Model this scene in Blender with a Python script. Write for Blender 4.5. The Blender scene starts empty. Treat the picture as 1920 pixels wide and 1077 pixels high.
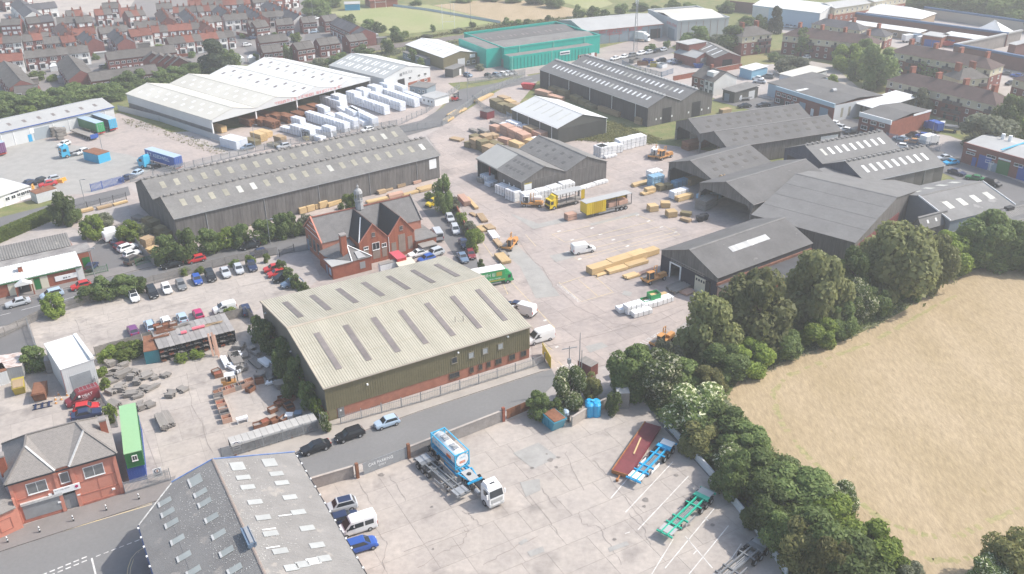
import bpy,bmesh,math,random
from mathutils import Vector,Matrix
random.seed(7)
R=math.radians
SC=bpy.context.scene
COL=SC.collection
#camera, sky, sun, exposure
F_PX,PITCH,ROLL,CAM_H=1700.0,R(27.0),R(0.7),84.0
CP,SP,CR,SR=math.cos(PITCH),math.sin(PITCH),math.cos(ROLL),math.sin(ROLL)
cam=bpy.data.objects.new('camera',bpy.data.cameras.new('camera'))
COL.objects.link(cam)
cam.data.sensor_width=36.0
cam.data.lens=F_PX/1920*36
cam.data.clip_start,cam.data.clip_end=1.0,4000.0
_r=Vector((CR,-SR*SP,-SR*CP));_u=Vector((SR,CR*SP,CR*CP));_b=-Vector((0,CP,-SP))
cam.matrix_world=Matrix(((_r.x,_u.x,_b.x,0),(_r.y,_u.y,_b.y,0),(_r.z,_u.z,_b.z,CAM_H),(0,0,0,1)))
SC.camera=cam
SUN_EL,SUN_AZ=R(47),R(9)
world=bpy.data.worlds.new('World');SC.world=world;world.use_nodes=True
_n=world.node_tree.nodes
_sky=_n.new('ShaderNodeTexSky');_sky.sky_type='NISHITA';_sky.sun_disc=False
_sky.sun_elevation=SUN_EL;_sky.sun_rotation=R(90)-SUN_AZ
_sky.air_density=1.2;_sky.dust_density=2.5;_sky.ozone_density=1.0
_n['Background'].inputs['Strength'].default_value=0.15
world.node_tree.links.new(_sky.outputs[0],_n['Background'].inputs[0])
_sl=bpy.data.lights.new('sun','SUN');_sl.energy=3.2;_sl.angle=R(0.9);_sl.color=(1,.955,.88)
sun=bpy.data.objects.new('sun',_sl);COL.objects.link(sun)
_d=Vector((math.cos(SUN_EL)*math.cos(SUN_AZ),math.cos(SUN_EL)*math.sin(SUN_AZ),math.sin(SUN_EL)))
sun.rotation_euler=_d.to_track_quat('Z','Y').to_euler()
SC.view_settings.view_transform='Standard';SC.view_settings.look='None'
SC.view_settings.exposure=0.72;SC.view_settings.gamma=1.0;SC.view_settings.use_curve_mapping=False
HAZE=0.00055
try:
 SC.cycles.max_bounces=6;SC.cycles.volume_bounces=0;SC.cycles.transparent_max_bounces=6
 SC.cycles.use_denoising=True
except Exception:pass
#survey: a point of the ground plan
def G(px,py,z=0.0):
 x,y=px-960,py-538.5
 x,y=x*CR-y*SR,x*SR+y*CR
 d=Vector((x,F_PX*CP-y*SP,-F_PX*SP-y*CP))
 return Vector((0,0,CAM_H))+d*((CAM_H-z)/-d.z)
def GT(base,top):
 g=G(*base);t=G(base[0],top);return CAM_H*(1-g.xy.length/t.xy.length)
#materials
MATS={}
def _mix(nt,fac,a,b,blend='MIX'):
 m=nt.nodes.new('ShaderNodeMix');m.data_type='RGBA';m.blend_type=blend
 for s,v in((m.inputs[0],fac),(m.inputs[6],a),(m.inputs[7],b)):
  if hasattr(v,'is_linked')or hasattr(v,'node'):nt.links.new(v,s)
  else:s.default_value=v if not isinstance(v,tuple)else(*v,1)[:4]
 return m.outputs[2]
def mat(name,col,rough=.85,var=.0,scale=1.0,col2=None,stretch=(1,1,1),rnd=0.0,bump=0.0,bscale=None,metal=0.0,spec=.3,fine=0.0,fscale=12.0,spots=None,sscale=2.0,sthr=.72,wave=None,brick=None,rot=0.0,rndc=None,world=False,soft=.05):
 if name in MATS:return MATS[name]
 m=bpy.data.materials.new(name);m.use_nodes=True;nt=m.node_tree;N=nt.nodes;Lk=nt.links
 bs=N['Principled BSDF'];bs.inputs['Roughness'].default_value=rough;bs.inputs['Metallic'].default_value=metal
 bs.inputs['Specular IOR Level'].default_value=spec
 out=None
 tc=N.new('ShaderNodeTexCoord');mp=N.new('ShaderNodeMapping');mp.inputs['Scale'].default_value=stretch
 mp.inputs['Rotation'].default_value=(0,0,rot)
 Lk.new(N.new('ShaderNodeNewGeometry').outputs['Position']if world else tc.outputs['Object'],mp.inputs[0]);vec=mp.outputs[0]
 def noise(s,detail=4,rough_=.6):
  n=N.new('ShaderNodeTexNoise');n.inputs['Scale'].default_value=s;n.inputs['Detail'].default_value=detail
  n.inputs['Roughness'].default_value=rough_;Lk.new(vec,n.inputs['Vector']);return n.outputs[0]
 def ramp(v,a,b):
  r=N.new('ShaderNodeMapRange');r.inputs[1].default_value=a;r.inputs[2].default_value=b;Lk.new(v,r.inputs[0]);return r.outputs[0]
 c=tuple(col)
 if brick:
  bt=N.new('ShaderNodeTexBrick');Lk.new(vec,bt.inputs['Vector']);bt.inputs['Scale'].default_value=brick
  bt.inputs['Color1'].default_value=(*col,1);bt.inputs['Color2'].default_value=(*(col2 or col),1)
  bt.inputs['Mortar'].default_value=(*[min(1,v*1.1+.07)for v in col],1);bt.inputs['Mortar Size'].default_value=.018
  c=bt.outputs[0]
 if var or(col2 and not brick):
  c2=col2 if(col2 and not brick)else tuple(v*(1-var)for v in col)
  c=_mix(nt,ramp(noise(scale),.35,.65),c,c2)
 if spots:c=_mix(nt,ramp(noise(sscale,3),sthr,sthr+soft),c,tuple(spots))
 if wave:
  w=N.new('ShaderNodeTexWave');w.bands_direction=wave[0];w.inputs['Scale'].default_value=wave[1];Lk.new(tc.outputs['Object'],w.inputs['Vector'])
  c=_mix(nt,ramp(w.outputs[0],0,1),c,tuple(v*wave[2]for v in col))
 if fine:
  c=_mix(nt,ramp(noise(fscale,3,.7),.3,.7),c,(1-fine,)*3,'MULTIPLY')
 if rnd or rndc:
  oi=N.new('ShaderNodeObjectInfo')
  if rndc:c=_mix(nt,oi.outputs['Random'],c,tuple(rndc))
  if rnd:
   r=N.new('ShaderNodeMapRange');r.inputs[3].default_value=1-rnd;r.inputs[4].default_value=1+rnd*.3
   Lk.new(oi.outputs['Random'],r.inputs[0])
   hv=N.new('ShaderNodeHueSaturation');Lk.new(r.outputs[0],hv.inputs['Value'])
   if isinstance(c,tuple):hv.inputs['Color'].default_value=(*c,1)
   else:Lk.new(c,hv.inputs['Color'])
   c=hv.outputs[0]
 if isinstance(c,tuple):bs.inputs['Base Color'].default_value=(*c,1)
 else:Lk.new(c,bs.inputs['Base Color'])
 if bump:
  b=N.new('ShaderNodeBump');b.inputs['Strength'].default_value=bump;b.inputs['Distance'].default_value=.08
  Lk.new(noise(bscale or scale*4),b.inputs['Height']);Lk.new(b.outputs[0],bs.inputs['Normal'])
 MATS[name]=m;return m
def paint(name,col,rough=.35):return mat('paint_'+name,col,rough,spec=.5,fine=.06,fscale=3)
def leafmat(name,c1,c2,c3=None,rnd=.35):
 m=bpy.data.materials.new(name);m.use_nodes=True;nt=m.node_tree;N=nt.nodes;Lk=nt.links
 bs=N['Principled BSDF'];bs.inputs['Roughness'].default_value=.6;bs.inputs['Specular IOR Level'].default_value=.25
 ge=N.new('ShaderNodeNewGeometry');oi=N.new('ShaderNodeObjectInfo')
 c=_mix(nt,ge.outputs['Random Per Island'],c1,c2)
 if c3:
  r=N.new('ShaderNodeMapRange');r.inputs[1].default_value=.76;r.inputs[2].default_value=.8
  mu=N.new('ShaderNodeMath');mu.operation='MULTIPLY_ADD';mu.inputs[1].default_value=7.31;mu.inputs[2].default_value=0
  fr=N.new('ShaderNodeMath');fr.operation='FRACT';Lk.new(ge.outputs['Random Per Island'],mu.inputs[0]);Lk.new(mu.outputs[0],fr.inputs[0])
  Lk.new(fr.outputs[0],r.inputs[0]);c=_mix(nt,r.outputs[0],c,c3)
 hv=N.new('ShaderNodeHueSaturation')
 r=N.new('ShaderNodeMapRange');r.inputs[3].default_value=1-rnd;r.inputs[4].default_value=1+rnd;Lk.new(oi.outputs['Random'],r.inputs[0])
 Lk.new(r.outputs[0],hv.inputs['Value']);Lk.new(c,hv.inputs['Color']);Lk.new(hv.outputs[0],bs.inputs['Base Color'])
 tr=N.new('ShaderNodeBsdfTranslucent');Lk.new(hv.outputs[0],tr.inputs[0])
 mx=N.new('ShaderNodeMixShader');mx.inputs[0].default_value=.45
 Lk.new(bs.outputs[0],mx.inputs[1]);Lk.new(tr.outputs[0],mx.inputs[2]);Lk.new(mx.outputs[0],N['Material Output'].inputs[0])
 MATS[name]=m;return m
#mesh collector
class MB:
 def __init__(s):s.v=[];s.f=[];s.m=[]
 def face(s,pts,m=0):
  i=len(s.v);s.v+=[tuple(p)for p in pts];s.f.append(tuple(range(i,i+len(pts))));s.m.append(m);return s
 def hexa(s,p,m=0):
  i=len(s.v);s.v+=[tuple(q)for q in p]
  for f in((3,2,1,0),(4,5,6,7),(0,1,5,4),(1,2,6,5),(2,3,7,6),(3,0,4,7)):
   s.f.append(tuple(i+k for k in f));s.m.append(m)
  return s
 def box(s,x0,x1,y0,y1,z0,z1,m=0):
  return s.hexa([(x0,y0,z0),(x1,y0,z0),(x1,y1,z0),(x0,y1,z0),(x0,y0,z1),(x1,y0,z1),(x1,y1,z1),(x0,y1,z1)],m)
 def bar(s,a,b,w,h=None,m=0):
  a,b=Vector(a),Vector(b);h=h or w;d=(b-a).normalized()
  u=d.cross(Vector((0,0,1)))
  if u.length<.01:u=Vector((1,0,0))
  u.normalize();v=u.cross(d);u*=w/2;v*=h/2
  return s.hexa([a-u-v,a+u-v,a+u+v,a-u+v,b-u-v,b+u-v,b+u+v,b-u+v],m)
 def cyl(s,a,b,r0,r1=None,n=10,m=0,caps=True):
  a,b=Vector(a),Vector(b);r1=r0 if r1 is None else r1;d=(b-a).normalized()
  u=d.orthogonal().normalized();v=d.cross(u);i=len(s.v)
  for c,r in((a,r0),(b,r1)):
   for k in range(n):
    t=2*math.pi*k/n;s.v.append(tuple(c+u*(r*math.cos(t))+v*(r*math.sin(t))))
  for k in range(n):
   j=(k+1)%n;s.f.append((i+k,i+j,i+n+j,i+n+k));s.m.append(m)
  if caps:
   s.f.append(tuple(i+k for k in range(n))[::-1]);s.m.append(m);s.f.append(tuple(i+n+k for k in range(n)));s.m.append(m)
  return s
 def prism(s,poly,z0,z1,m=0):
  n=len(poly);i=len(s.v);s.v+=[(p[0],p[1],z0)for p in poly]+[(p[0],p[1],z1)for p in poly]
  s.f.append(tuple(range(i+n,i+2*n)));s.m.append(m);s.f.append(tuple(range(i+n-1,i-1,-1)));s.m.append(m)
  for k in range(n):
   j=(k+1)%n;s.f.append((i+k,i+j,i+n+j,i+n+k));s.m.append(m)
  return s
 def yprism(s,poly,y0,y1,m=0):
  n=len(poly);i=len(s.v);s.v+=[(p[0],y0,p[1])for p in poly]+[(p[0],y1,p[1])for p in poly]
  s.f.append(tuple(range(i,i+n)));s.m.append(m);s.f.append(tuple(range(i+2*n-1,i+n-1,-1)));s.m.append(m)
  for k in range(n):
   j=(k+1)%n;s.f.append((i+j,i+k,i+n+k,i+n+j));s.m.append(m)
  return s
 def xprism(s,poly,x0,x1,m=0):
  n=len(poly);i=len(s.v);s.v+=[(x0,p[0],p[1])for p in poly]+[(x1,p[0],p[1])for p in poly]
  s.f.append(tuple(range(i+n-1,i-1,-1)));s.m.append(m);s.f.append(tuple(range(i+n,i+2*n)));s.m.append(m)
  for k in range(n):
   j=(k+1)%n;s.f.append((i+k,i+j,i+n+j,i+n+k));s.m.append(m)
  return s
 def mesh(s,name,mats,smooth=False):
  me=bpy.data.meshes.new(name);me.from_pydata(s.v,[],s.f)
  for mm in(mats if isinstance(mats,(list,tuple))else[mats]):me.materials.append(mm)
  if len(me.materials)>1:me.polygons.foreach_set('material_index',s.m)
  if smooth:me.polygons.foreach_set('use_smooth',[True]*len(s.f))
  me.update();return me
 def build(s,name,mats,parent=None,smooth=False):
  return link(name,s.mesh(name,mats,smooth),parent)
def link(name,me,parent=None,loc=None,rz=None):
 o=bpy.data.objects.new(name,me);COL.objects.link(o)
 if parent is not None:o.parent=parent
 if loc is not None:o.location=loc
 if rz is not None:o.rotation_euler=(0,0,rz)
 return o
def tag(o,label=None,cat=None,group=None,kind=None):
 if label:o['label']=label
 if cat:o['category']=cat
 if group:o['group']=group
 if kind:o['kind']=kind
 return o
def thing(name,label,cat,loc=(0,0,0),rz=0.0,group=None):
 return tag(link(name,None,None,loc,rz),label,cat,group)
def recol(o,*mats):
 for i,mm in enumerate(mats):
  if mm is not None:o.material_slots[i].link='OBJECT';o.material_slots[i].material=mm
 return o
ORD=['first','second','third','fourth','fifth','sixth','seventh','eighth','ninth','tenth','eleventh','twelfth','thirteenth','fourteenth','fifteenth','sixteenth','seventeenth','eighteenth','nineteenth','twentieth']
ORD+=['twenty-'+w for w in ORD[:9]]+['thirtieth']+['thirty-'+w for w in ORD[:9]]+['fortieth']+['forty-'+w for w in ORD[:9]]
M=dict(conc=mat('concrete',(.455,.385,.345),.9,.16,.09,col2=(.375,.325,.30),rnd=.09,fine=.2,fscale=.9,bump=.15,bscale=6,spots=(.285,.25,.235),sscale=.13,sthr=.56,soft=.2,world=True),conc_pale=mat('pale_concrete',(.475,.42,.37),.9,.12,.12,col2=(.40,.355,.32),rnd=.07,fine=.2,fscale=1.1,bump=.15,bscale=6,spots=(.27,.24,.22),sscale=.16,sthr=.56,soft=.2,world=True),joint=mat('slab_joint',(.27,.24,.215),.95,.3,.4),asphalt=mat('asphalt',(.17,.165,.165),.9,.12,.1,fine=.12,fscale=2.5,bump=.1,bscale=30),asphalt_new=mat('new_asphalt',(.21,.205,.20),.9,.10,.08,fine=.12,fscale=2.0,bump=.1,bscale=30),pave=mat('pavement',(.40,.36,.32),.9,.14,.3,fine=.1,fscale=3),pave_grey=mat('grey_pavement',(.24,.22,.21),.9,.14,.3,fine=.1,fscale=3),gravel=mat('hardcore',(.45,.40,.37),.95,.2,.06,col2=(.37,.34,.32),fine=.2,fscale=.8),patch=mat('grey_patch',(.375,.36,.335),.9,.15,.4,fine=.12,fscale=2),white_line=mat('white_line',(.72,.71,.68),.8,.35,1.2,col2=(.5,.47,.44)),yellow_line=mat('yellow_line',(.60,.47,.24),.8,.4,.8,col2=(.48,.41,.33)),grass=mat('dry_grass',(.20,.22,.085),.95,.3,.1,col2=(.29,.25,.12),fine=.35,fscale=1.6,bump=.5,bscale=4),verge=mat('verge_grass',(.15,.19,.06),.95,.3,.25,col2=(.26,.24,.11),fine=.4,fscale=2.2,bump=.6,bscale=5),pitch=mat('pitch_grass',(.27,.30,.12),.95,.2,.04,col2=(.33,.32,.16),fine=.15,fscale=.6),wheat=mat('wheat',(.45,.35,.225),.95,.25,.12,col2=(.39,.30,.18),stretch=(1,.35,1),rot=R(-38),fine=.30,fscale=1.5,bump=1.0,bscale=2.2,spots=(.30,.24,.10),sscale=.5,sthr=.70),roof_grey=mat('asbestos_roof',(.235,.226,.215),.9,.22,.25,col2=(.185,.178,.17),fine=.22,fscale=1.6,spots=(.30,.285,.26),sscale=.5,sthr=.66,bump=.2,bscale=8),roof_dark=mat('dark_felt_roof',(.155,.15,.147),.9,.2,.2,fine=.15,fscale=1.5,spots=(.215,.205,.195),sscale=.4,sthr=.68,bump=.2,bscale=8),roof_light=mat('light_sheet_roof',(.42,.42,.41),.7,.1,.15,fine=.08,fscale=.8),roof_white=mat('white_sheet_roof',(.62,.595,.525),.6,.1,.06,col2=(.54,.515,.45),fine=.06,fscale=.5),roof_bright=mat('bright_white_roof',(.70,.70,.68),.55,.06,.1,fine=.04,fscale=.6),rooflight=mat('roof_light_sheet',(.62,.61,.55),.5,.2,.8,rnd=.25),rooflight_cream=mat('cream_roof_light',(.38,.355,.28),.5,.2,.8,rnd=.2),rooflight_white=mat('white_roof_light',(.82,.82,.80),.45,.1,.8,rnd=.1),rooflight_dark=mat('dark_roof_light',(.22,.19,.18),.6,.2,.8,rnd=.15),timber_clad=mat('timber_cladding',(.20,.188,.178),.95,.4,.6,col2=(.125,.115,.11),stretch=(3,3,.25),fine=.3,fscale=4),timber_dark=mat('dark_cladding',(.085,.08,.085),.95,.3,.6,stretch=(3,3,.25),fine=.2,fscale=4),clad_grey=mat('grey_steel_cladding',(.45,.47,.49),.55,.06,.3,wave=('X',3,.88)),clad_light=mat('light_steel_cladding',(.60,.61,.61),.55,.06,.3),clad_blue=mat('blue_grey_cladding',(.24,.29,.33),.6,.06,.3),clad_dark=mat('dark_olive_cladding',(.10,.10,.09),.6,.1,.4),clad_olive=mat('olive_cladding',(.20,.175,.10),.5,.12,.5,fine=.1,fscale=2),clad_teal=mat('teal_cladding',(.006,.40,.32),.45,.1,.3),roof_cream=mat('cream_corrugated_roof',(.46,.425,.34),.6,.2,.35,col2=(.38,.35,.275),stretch=(1,.12,1),fine=.12,fscale=3),brick=mat('red_brick',(.34,.115,.07),.9,.25,1.0,col2=(.26,.085,.055),fine=.22,fscale=6),brick_bt=mat('school_brick',(.36,.12,.065),.9,.0,1,col2=(.27,.085,.05),brick=2.0,fine=.15,fscale=3),brick_dull=mat('dull_brick',(.27,.10,.085),.9,.25,.8,col2=(.205,.08,.07),fine=.2,fscale=6,rnd=.25),salmon=mat('salmon_painted_brick',(.60,.25,.18),.75,.12,.6,col2=(.53,.215,.155),fine=.1,fscale=5),render_white=mat('white_render',(.72,.71,.68),.8,.1,.5,rnd=.08),render_cream=mat('cream_render',(.55,.50,.38),.8,.12,.5),tile_grey=mat('grey_roof_tile',(.165,.15,.138),.9,.25,.6,fine=.25,fscale=5,rnd=.2),tile_brown=mat('brown_roof_tile',(.125,.085,.078),.9,.25,.6,fine=.25,fscale=5),tile_red=mat('red_roof_tile',(.27,.10,.07),.9,.25,.6,fine=.25,fscale=5,rnd=.25),slate=mat('slate',(.12,.115,.125),.8,.2,.5,fine=.2,fscale=5,rnd=.25),slate_new=mat('new_black_slate',(.032,.032,.036),.6,.2,.8,fine=.3,fscale=6),glass=mat('window_glass',(.035,.042,.05),.12,.3,.6,spec=.6),frame=mat('white_frame',(.75,.75,.73),.5),steel=mat('galvanised_steel',(.36,.37,.38),.5,.15,1,metal=.3),rail=mat('palisade_steel',(.30,.31,.32),.55,.15,1),dark=mat('dark_metal',(.03,.031,.035),.6,.2,1),blackrub=mat('tyre_rubber',(.018,.018,.019),.8),rust=mat('rusty_steel',(.21,.09,.05),.85,.4,1.2,col2=(.30,.14,.08),fine=.3,fscale=4),wood=mat('fresh_timber',(.60,.44,.24),.8,.2,1.2,stretch=(.3,3,3),col2=(.53,.37,.18),rnd=.18),wood_orange=mat('orange_timber',(.46,.33,.20),.8,.2,1.2,stretch=(.3,3,3),rnd=.25),wood_pink=mat('pink_timber',(.56,.35,.26),.8,.15,1.2,stretch=(.3,3,3),rnd=.15),wood_brown=mat('brown_hardwood',(.24,.105,.055),.8,.25,1.2,stretch=(.3,3,3),rnd=.25),wood_green=mat('treated_timber',(.24,.20,.11),.85,.2,1.2,stretch=(.3,3,3),rnd=.25),wood_old=mat('weathered_timber',(.30,.275,.25),.9,.25,1.2,stretch=(.3,3,3),rnd=.2),wrap=mat('white_wrap',(.74,.77,.82),.45,.1,.8,rnd=.08,spots=(.55,.62,.74),sscale=.9,sthr=.62),wrap_white=mat('white_boards',(.78,.78,.78),.55,.06,.8,rnd=.08),wrap_blue=mat('blue_wrap',(.26,.46,.62),.45,.15,.8,rnd=.15),bark=mat('bark',(.10,.08,.06),.95,.3,2),stone=mat('lead_grey',(.38,.38,.38),.6,.2,1),block=mat('concrete_block',(.33,.30,.28),.95,.2,.6,fine=.2,fscale=3),signw=mat('sign_white',(.80,.80,.79),.5),orange=paint('orange',(.56,.27,.08),.5),yellow=paint('yellow',(.72,.52,.02),.45),white=paint('white',(.78,.78,.77)),red=paint('red',(.50,.03,.03)),black=paint('black',(.016,.017,.02),.25),silver=paint('silver',(.46,.48,.50),.3),navy=paint('navy',(.022,.035,.085),.3),blue=paint('blue',(.03,.09,.35)),sky=paint('sky_blue',(.06,.40,.62)),cyan=paint('bright_blue',(.02,.34,.62)),green=paint('green',(.02,.32,.10)),mint=paint('mint_green',(.02,.40,.26)),dgreen=paint('dark_green',(.02,.16,.045)),lgreen=paint('pale_green',(.26,.45,.24),.6),maroon=paint('maroon',(.21,.03,.04),.5),grey=paint('grey',(.17,.175,.18)),purple=paint('purple',(.17,.05,.17)),magenta=paint('magenta',(.45,.03,.13)),iceblue=paint('ice_blue',(.40,.50,.60),.3),brown=paint('brown',(.10,.08,.065)),gold=paint('gold',(.42,.33,.05),.6),cream=paint('cream',(.62,.58,.46),.6),bluegrey=paint('blue_grey',(.14,.20,.28)),redlens=mat('red_lens',(.40,.01,.01),.3),lens=mat('clear_lens',(.6,.6,.58),.2),)
#ground, roads, yards
def ground_poly(name,px,z,m,label=None,world_pts=False):
 pts=[Vector(p)if world_pts else G(*p)for p in px];z=uz(z)
 me=bpy.data.meshes.new(name);bm=bmesh.new()
 vs=[bm.verts.new((p.x,p.y,z))for p in pts];f=bm.faces.new(vs);f.normal_update();bmesh.ops.triangulate(bm,faces=[f])
 bmesh.ops.recalc_face_normals(bm,faces=bm.faces)
 if bm.faces[:]and sum(f.normal.z for f in bm.faces)<0:bmesh.ops.reverse_faces(bm,faces=bm.faces)
 bm.to_mesh(me);bm.free();me.materials.append(m)
 o=link(name,me);tag(o,label,None,None,'structure');return o
_used=set()
def uz(z):
 while round(z,4)in _used or round(z+.0005,4)in _used or round(z-.0005,4)in _used:z+=.0015
 _used.add(round(z,4));return z
def kerb_poly(name,px,z1,m,z0=-.02):
 pts=[G(*p)for p in px]
 if sum(a.x*b.y-b.x*a.y for a,b in zip(pts,pts[1:]+pts[:1]))<0:pts=pts[::-1]
 o=MB().prism([(p.x,p.y)for p in pts],z0,z1).build(name,m);tag(o,None,None,None,'structure');return o
def clip(poly,cell):
 out=poly
 for(ax,ay),(bx,by)in zip(cell,cell[1:]+cell[:1]):
  inp,out=out,[]
  if not inp:return[]
  for p,q in zip(inp,inp[1:]+inp[:1]):
   sp_=(bx-ax)*(p[1]-ay)-(by-ay)*(p[0]-ax);sq=(bx-ax)*(q[1]-ay)-(by-ay)*(q[0]-ax)
   if sp_>=0:out.append(p)
   if(sp_>=0)!=(sq>=0):
    t=sp_/(sp_-sq);out.append((p[0]+(q[0]-p[0])*t,p[1]+(q[1]-p[1])*t))
 return out
def slabs(parent,px,su,sv,az,z,m,limit=299,jit=.0):
 poly=[tuple(G(*p).xy)for p in px]
 if sum(a[0]*b[1]-b[0]*a[1]for a,b in zip(poly,poly[1:]+poly[:1]))<0:poly=poly[::-1]
 ca,sa=math.cos(az),math.sin(az);rot=lambda u,v:(u*ca-v*sa,u*sa+v*ca)
 us=[x*ca+y*sa for x,y in poly];vs=[-x*sa+y*ca for x,y in poly]
 cells=[];v=min(vs);row=0
 while v<max(vs):
  h_=sv*random.choice((.85,1,1,1));u=min(us)-su*(.5 if random.random()<.25 else 0)
  while u<max(us):
   w_=su*random.choice((.6,1,1,1,1))
   g=.018;c=[rot(u+g,v+g),rot(u+w_-g,v+g),rot(u+w_-g,v+h_-g),rot(u+g,v+h_-g)]
   p=clip(poly,c)
   if len(p)>2:
    ar=abs(sum(a[0]*b[1]-b[0]*a[1]for a,b in zip(p,p[1:]+p[:1])))/2
    if ar>.4:cells.append((sum(q[1]for q in p)/len(p),p))
   u+=w_
  v+=h_
 cells.sort(key=lambda t:t[0])
 for i,(yy,p)in enumerate(cells[:limit]):
  cx=sum(q[0]for q in p)/len(p);cy=yy;dz=random.uniform(-.006,.006)
  b=MB().prism([(q[0]-cx,q[1]-cy)for q in p],0,.02);o=b.build('slab',m,parent);o.location=(cx,cy,z+dz)
 if len(cells)>limit:
  b=MB()
  for yy,p in cells[limit:]:b.prism(p,z,z+.02)
  tag(b.build('far_slabs',m,parent),kind='stuff')
ground_poly('ground',[(-900,20,0),(900,20,0),(900,1500,0),(-900,1500,0)],-.06,M['gravel'],world_pts=True)
land=ground_poly('rough_land',[(-700,900),(-700,-60),(2600,-60),(2600,600),(1400,560),(1340,300),(820,215),(300,250)],-.045,M['verge'])
YARD=[(1000,690),(1035,702),(1115,690),(1200,665),(1290,600),(1345,560),(1560,470),(1660,420),(1500,330),(1440,300),(1250,272),(1140,262),(1050,262),(960,210),(1010,150),(985,140),(905,188),(835,232),(800,255),(826,290),(828,335),(862,380),(905,495),(890,520),(950,560),(994,615)]
yard=ground_poly('timber_yard',YARD,-.02,M['joint'])
slabs(yard,YARD,7.5,5.5,R(31),-.018,M['conc'],296)
apron=ground_poly('shed_apron',[(255,430),(150,405),(120,420),(185,450),(262,455),(300,480),(470,455),(600,410),(830,352),(830,290),(330,415),(240,350),(235,372)],-.022,M['conc'])
NEAR=[(575,905),(765,845),(948,775),(1000,755),(1080,742),(1150,735),(1215,772),(1300,862),(1430,1005),(1540,1130),(700,1150),(560,960)]
npark=ground_poly('lorry_park',NEAR,-.02,M['joint'])
slabs(npark,NEAR,6.2,5.2,R(29),-.018,M['conc_pale'],298)
ground_poly('wall_strip',[(1215,772),(1300,862),(1430,1005),(1540,1130),(1640,1130),(1500,1000),(1380,880),(1270,770)],-.015,M['asphalt'])
CARP=[(56,607),(250,553),(470,492),(545,505),(575,545),(500,566),(478,585),(262,636),(182,656),(70,655)]
cpark=ground_poly('staff_car_park',CARP,-.02,M['joint']);slabs(cpark,CARP,6.5,3.6,R(26),-.018,M['conc_pale'],120)
MASON=[(183,652),(262,640),(478,590),(520,610),(600,770),(612,792),(420,862),(330,893),(285,905),(262,885),(245,800),(215,770)]
myard=ground_poly('masonry_yard',MASON,-.02,M['joint']);slabs(myard,MASON,6.0,5.0,R(26),-.018,M['conc_pale'],140)
TEN=[(-60,715),(0,695),(105,655),(183,652),(222,800),(0,840),(-60,860)]
tyard=ground_poly('tenants_yard',TEN,-.02,M['joint']);slabs(tyard,TEN,6.0,4.5,R(28),-.018,M['conc_pale'],70)
ground_poly('asphalt_lot',[(-60,645),(52,608),(70,655),(0,692),(-60,712)],-.015,M['asphalt'])
SCH=[(575,462),(600,520),(560,560),(640,600),(900,520),(890,490),(850,390),(800,360),(700,380)]
syard=ground_poly('school_yard',SCH,-.012,M['conc'])
ground_poly('school_drive',[(780,378),(848,372),(900,500),(870,508),(826,440)],-.006,M['asphalt'])
ground_poly('lorry_yard',[(-120,420),(-120,290),(0,255),(110,235),(225,212),(300,240),(425,290),(245,340),(180,368),(60,375)],-.02,M['conc'])
ground_poly('lorry_yard_asphalt',[(-120,400),(-120,292),(80,262),(240,290),(300,312),(180,362),(60,370)],-.012,M['patch'])
ground_poly('white_shed_yard',[(395,255),(730,160),(830,150),(860,170),(800,225),(700,255),(560,292),(470,285)],-.02,M['conc'])
ground_poly('trade_park',[(800,160),(770,130),(900,105),(960,118),(1120,92),(1250,60),(1300,62),(1260,88),(1130,118),(990,140),(890,152)],-.02,M['conc'])
ground_poly('workshop_yard',[(1170,118),(1260,100),(1330,128),(1450,120),(1480,160),(1440,205),(1340,185)],-.02,M['gravel'])
ground_poly('brick_unit_yard',[(1440,205),(1560,215),(1780,255),(1990,330),(1990,420),(1760,290),(1600,270)],-.02,M['gravel'])
ground_poly('flats_lawn',[(1380,110),(1460,90),(1640,150),(1690,175),(1900,250),(1860,275),(1640,195),(1480,165),(1420,140)],-.03,M['grass'])
ground_poly('prison_ground',[(1440,60),(1560,25),(1700,10),(1990,60),(1990,190),(1900,165),(1800,120),(1600,70)],-.03,M['gravel'])
ground_poly('flats_path',[(1505,112),(1560,122),(1640,190),(1625,196),(1540,140),(1495,118)],-.02,M['pave'])
WH=[(1362,748),(1383,716),(1440,690),(1510,662),(1580,640),(1640,612),(1700,580),(1730,547),(1790,515),(1840,503),(1920,508),(2100,540),(2400,640),(2400,1000),(2100,985),(1925,1000),(1875,1035),(1830,1085),(1800,1160),(1735,1120),(1705,1075),(1655,1040),(1620,1005),(1602,962),(1540,908),(1480,870),(1420,822),(1378,775)]
wheat=ground_poly('wheat_field',WH,.0,M['wheat'])
ground_poly('field_margin',[(1180,700),(1360,560),(1560,470),(1700,430),(1920,440),(2200,470),(2500,560),(2500,1180),(1560,1180),(1330,860),(1220,770)],-.035,M['verge'])
ground_poly('rugby_pitch',[(612,24),(735,9),(802,9),(938,41),(862,53),(742,66),(700,56),(648,32)],-.02,M['pitch'])
ground_poly('far_wheat_field',[(812,10),(905,1),(1005,2),(1095,21),(1072,32),(942,42)],-.02,M['wheat'])
ground_poly('far_grass_field',[(1010,-8),(1120,-12),(1150,8),(1110,20),(1060,6)],-.02,M['pitch'])
ground_poly('housing_ground',[(-300,215),(-300,-40),(590,-40),(600,20),(690,60),(720,92),(480,120),(420,125),(240,165),(0,215)],-.03,M['pave_grey'])
ground_poly('building_site',[(0,10),(150,-20),(260,-12),(245,12),(230,30),(190,40),(150,20),(60,40),(0,55)],-.025,M['conc_pale'])
ROAD=[(-120,1075),(0,1036),(290,942),(560,852),(800,768),(1000,703),(1034,692),(1046,714),(1012,747),(950,770),(770,838),(578,902),(500,935),(330,1040),(300,1150),(-140,1150)]
road=ground_poly('road',ROAD,-.012,M['asphalt_new'])
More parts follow.
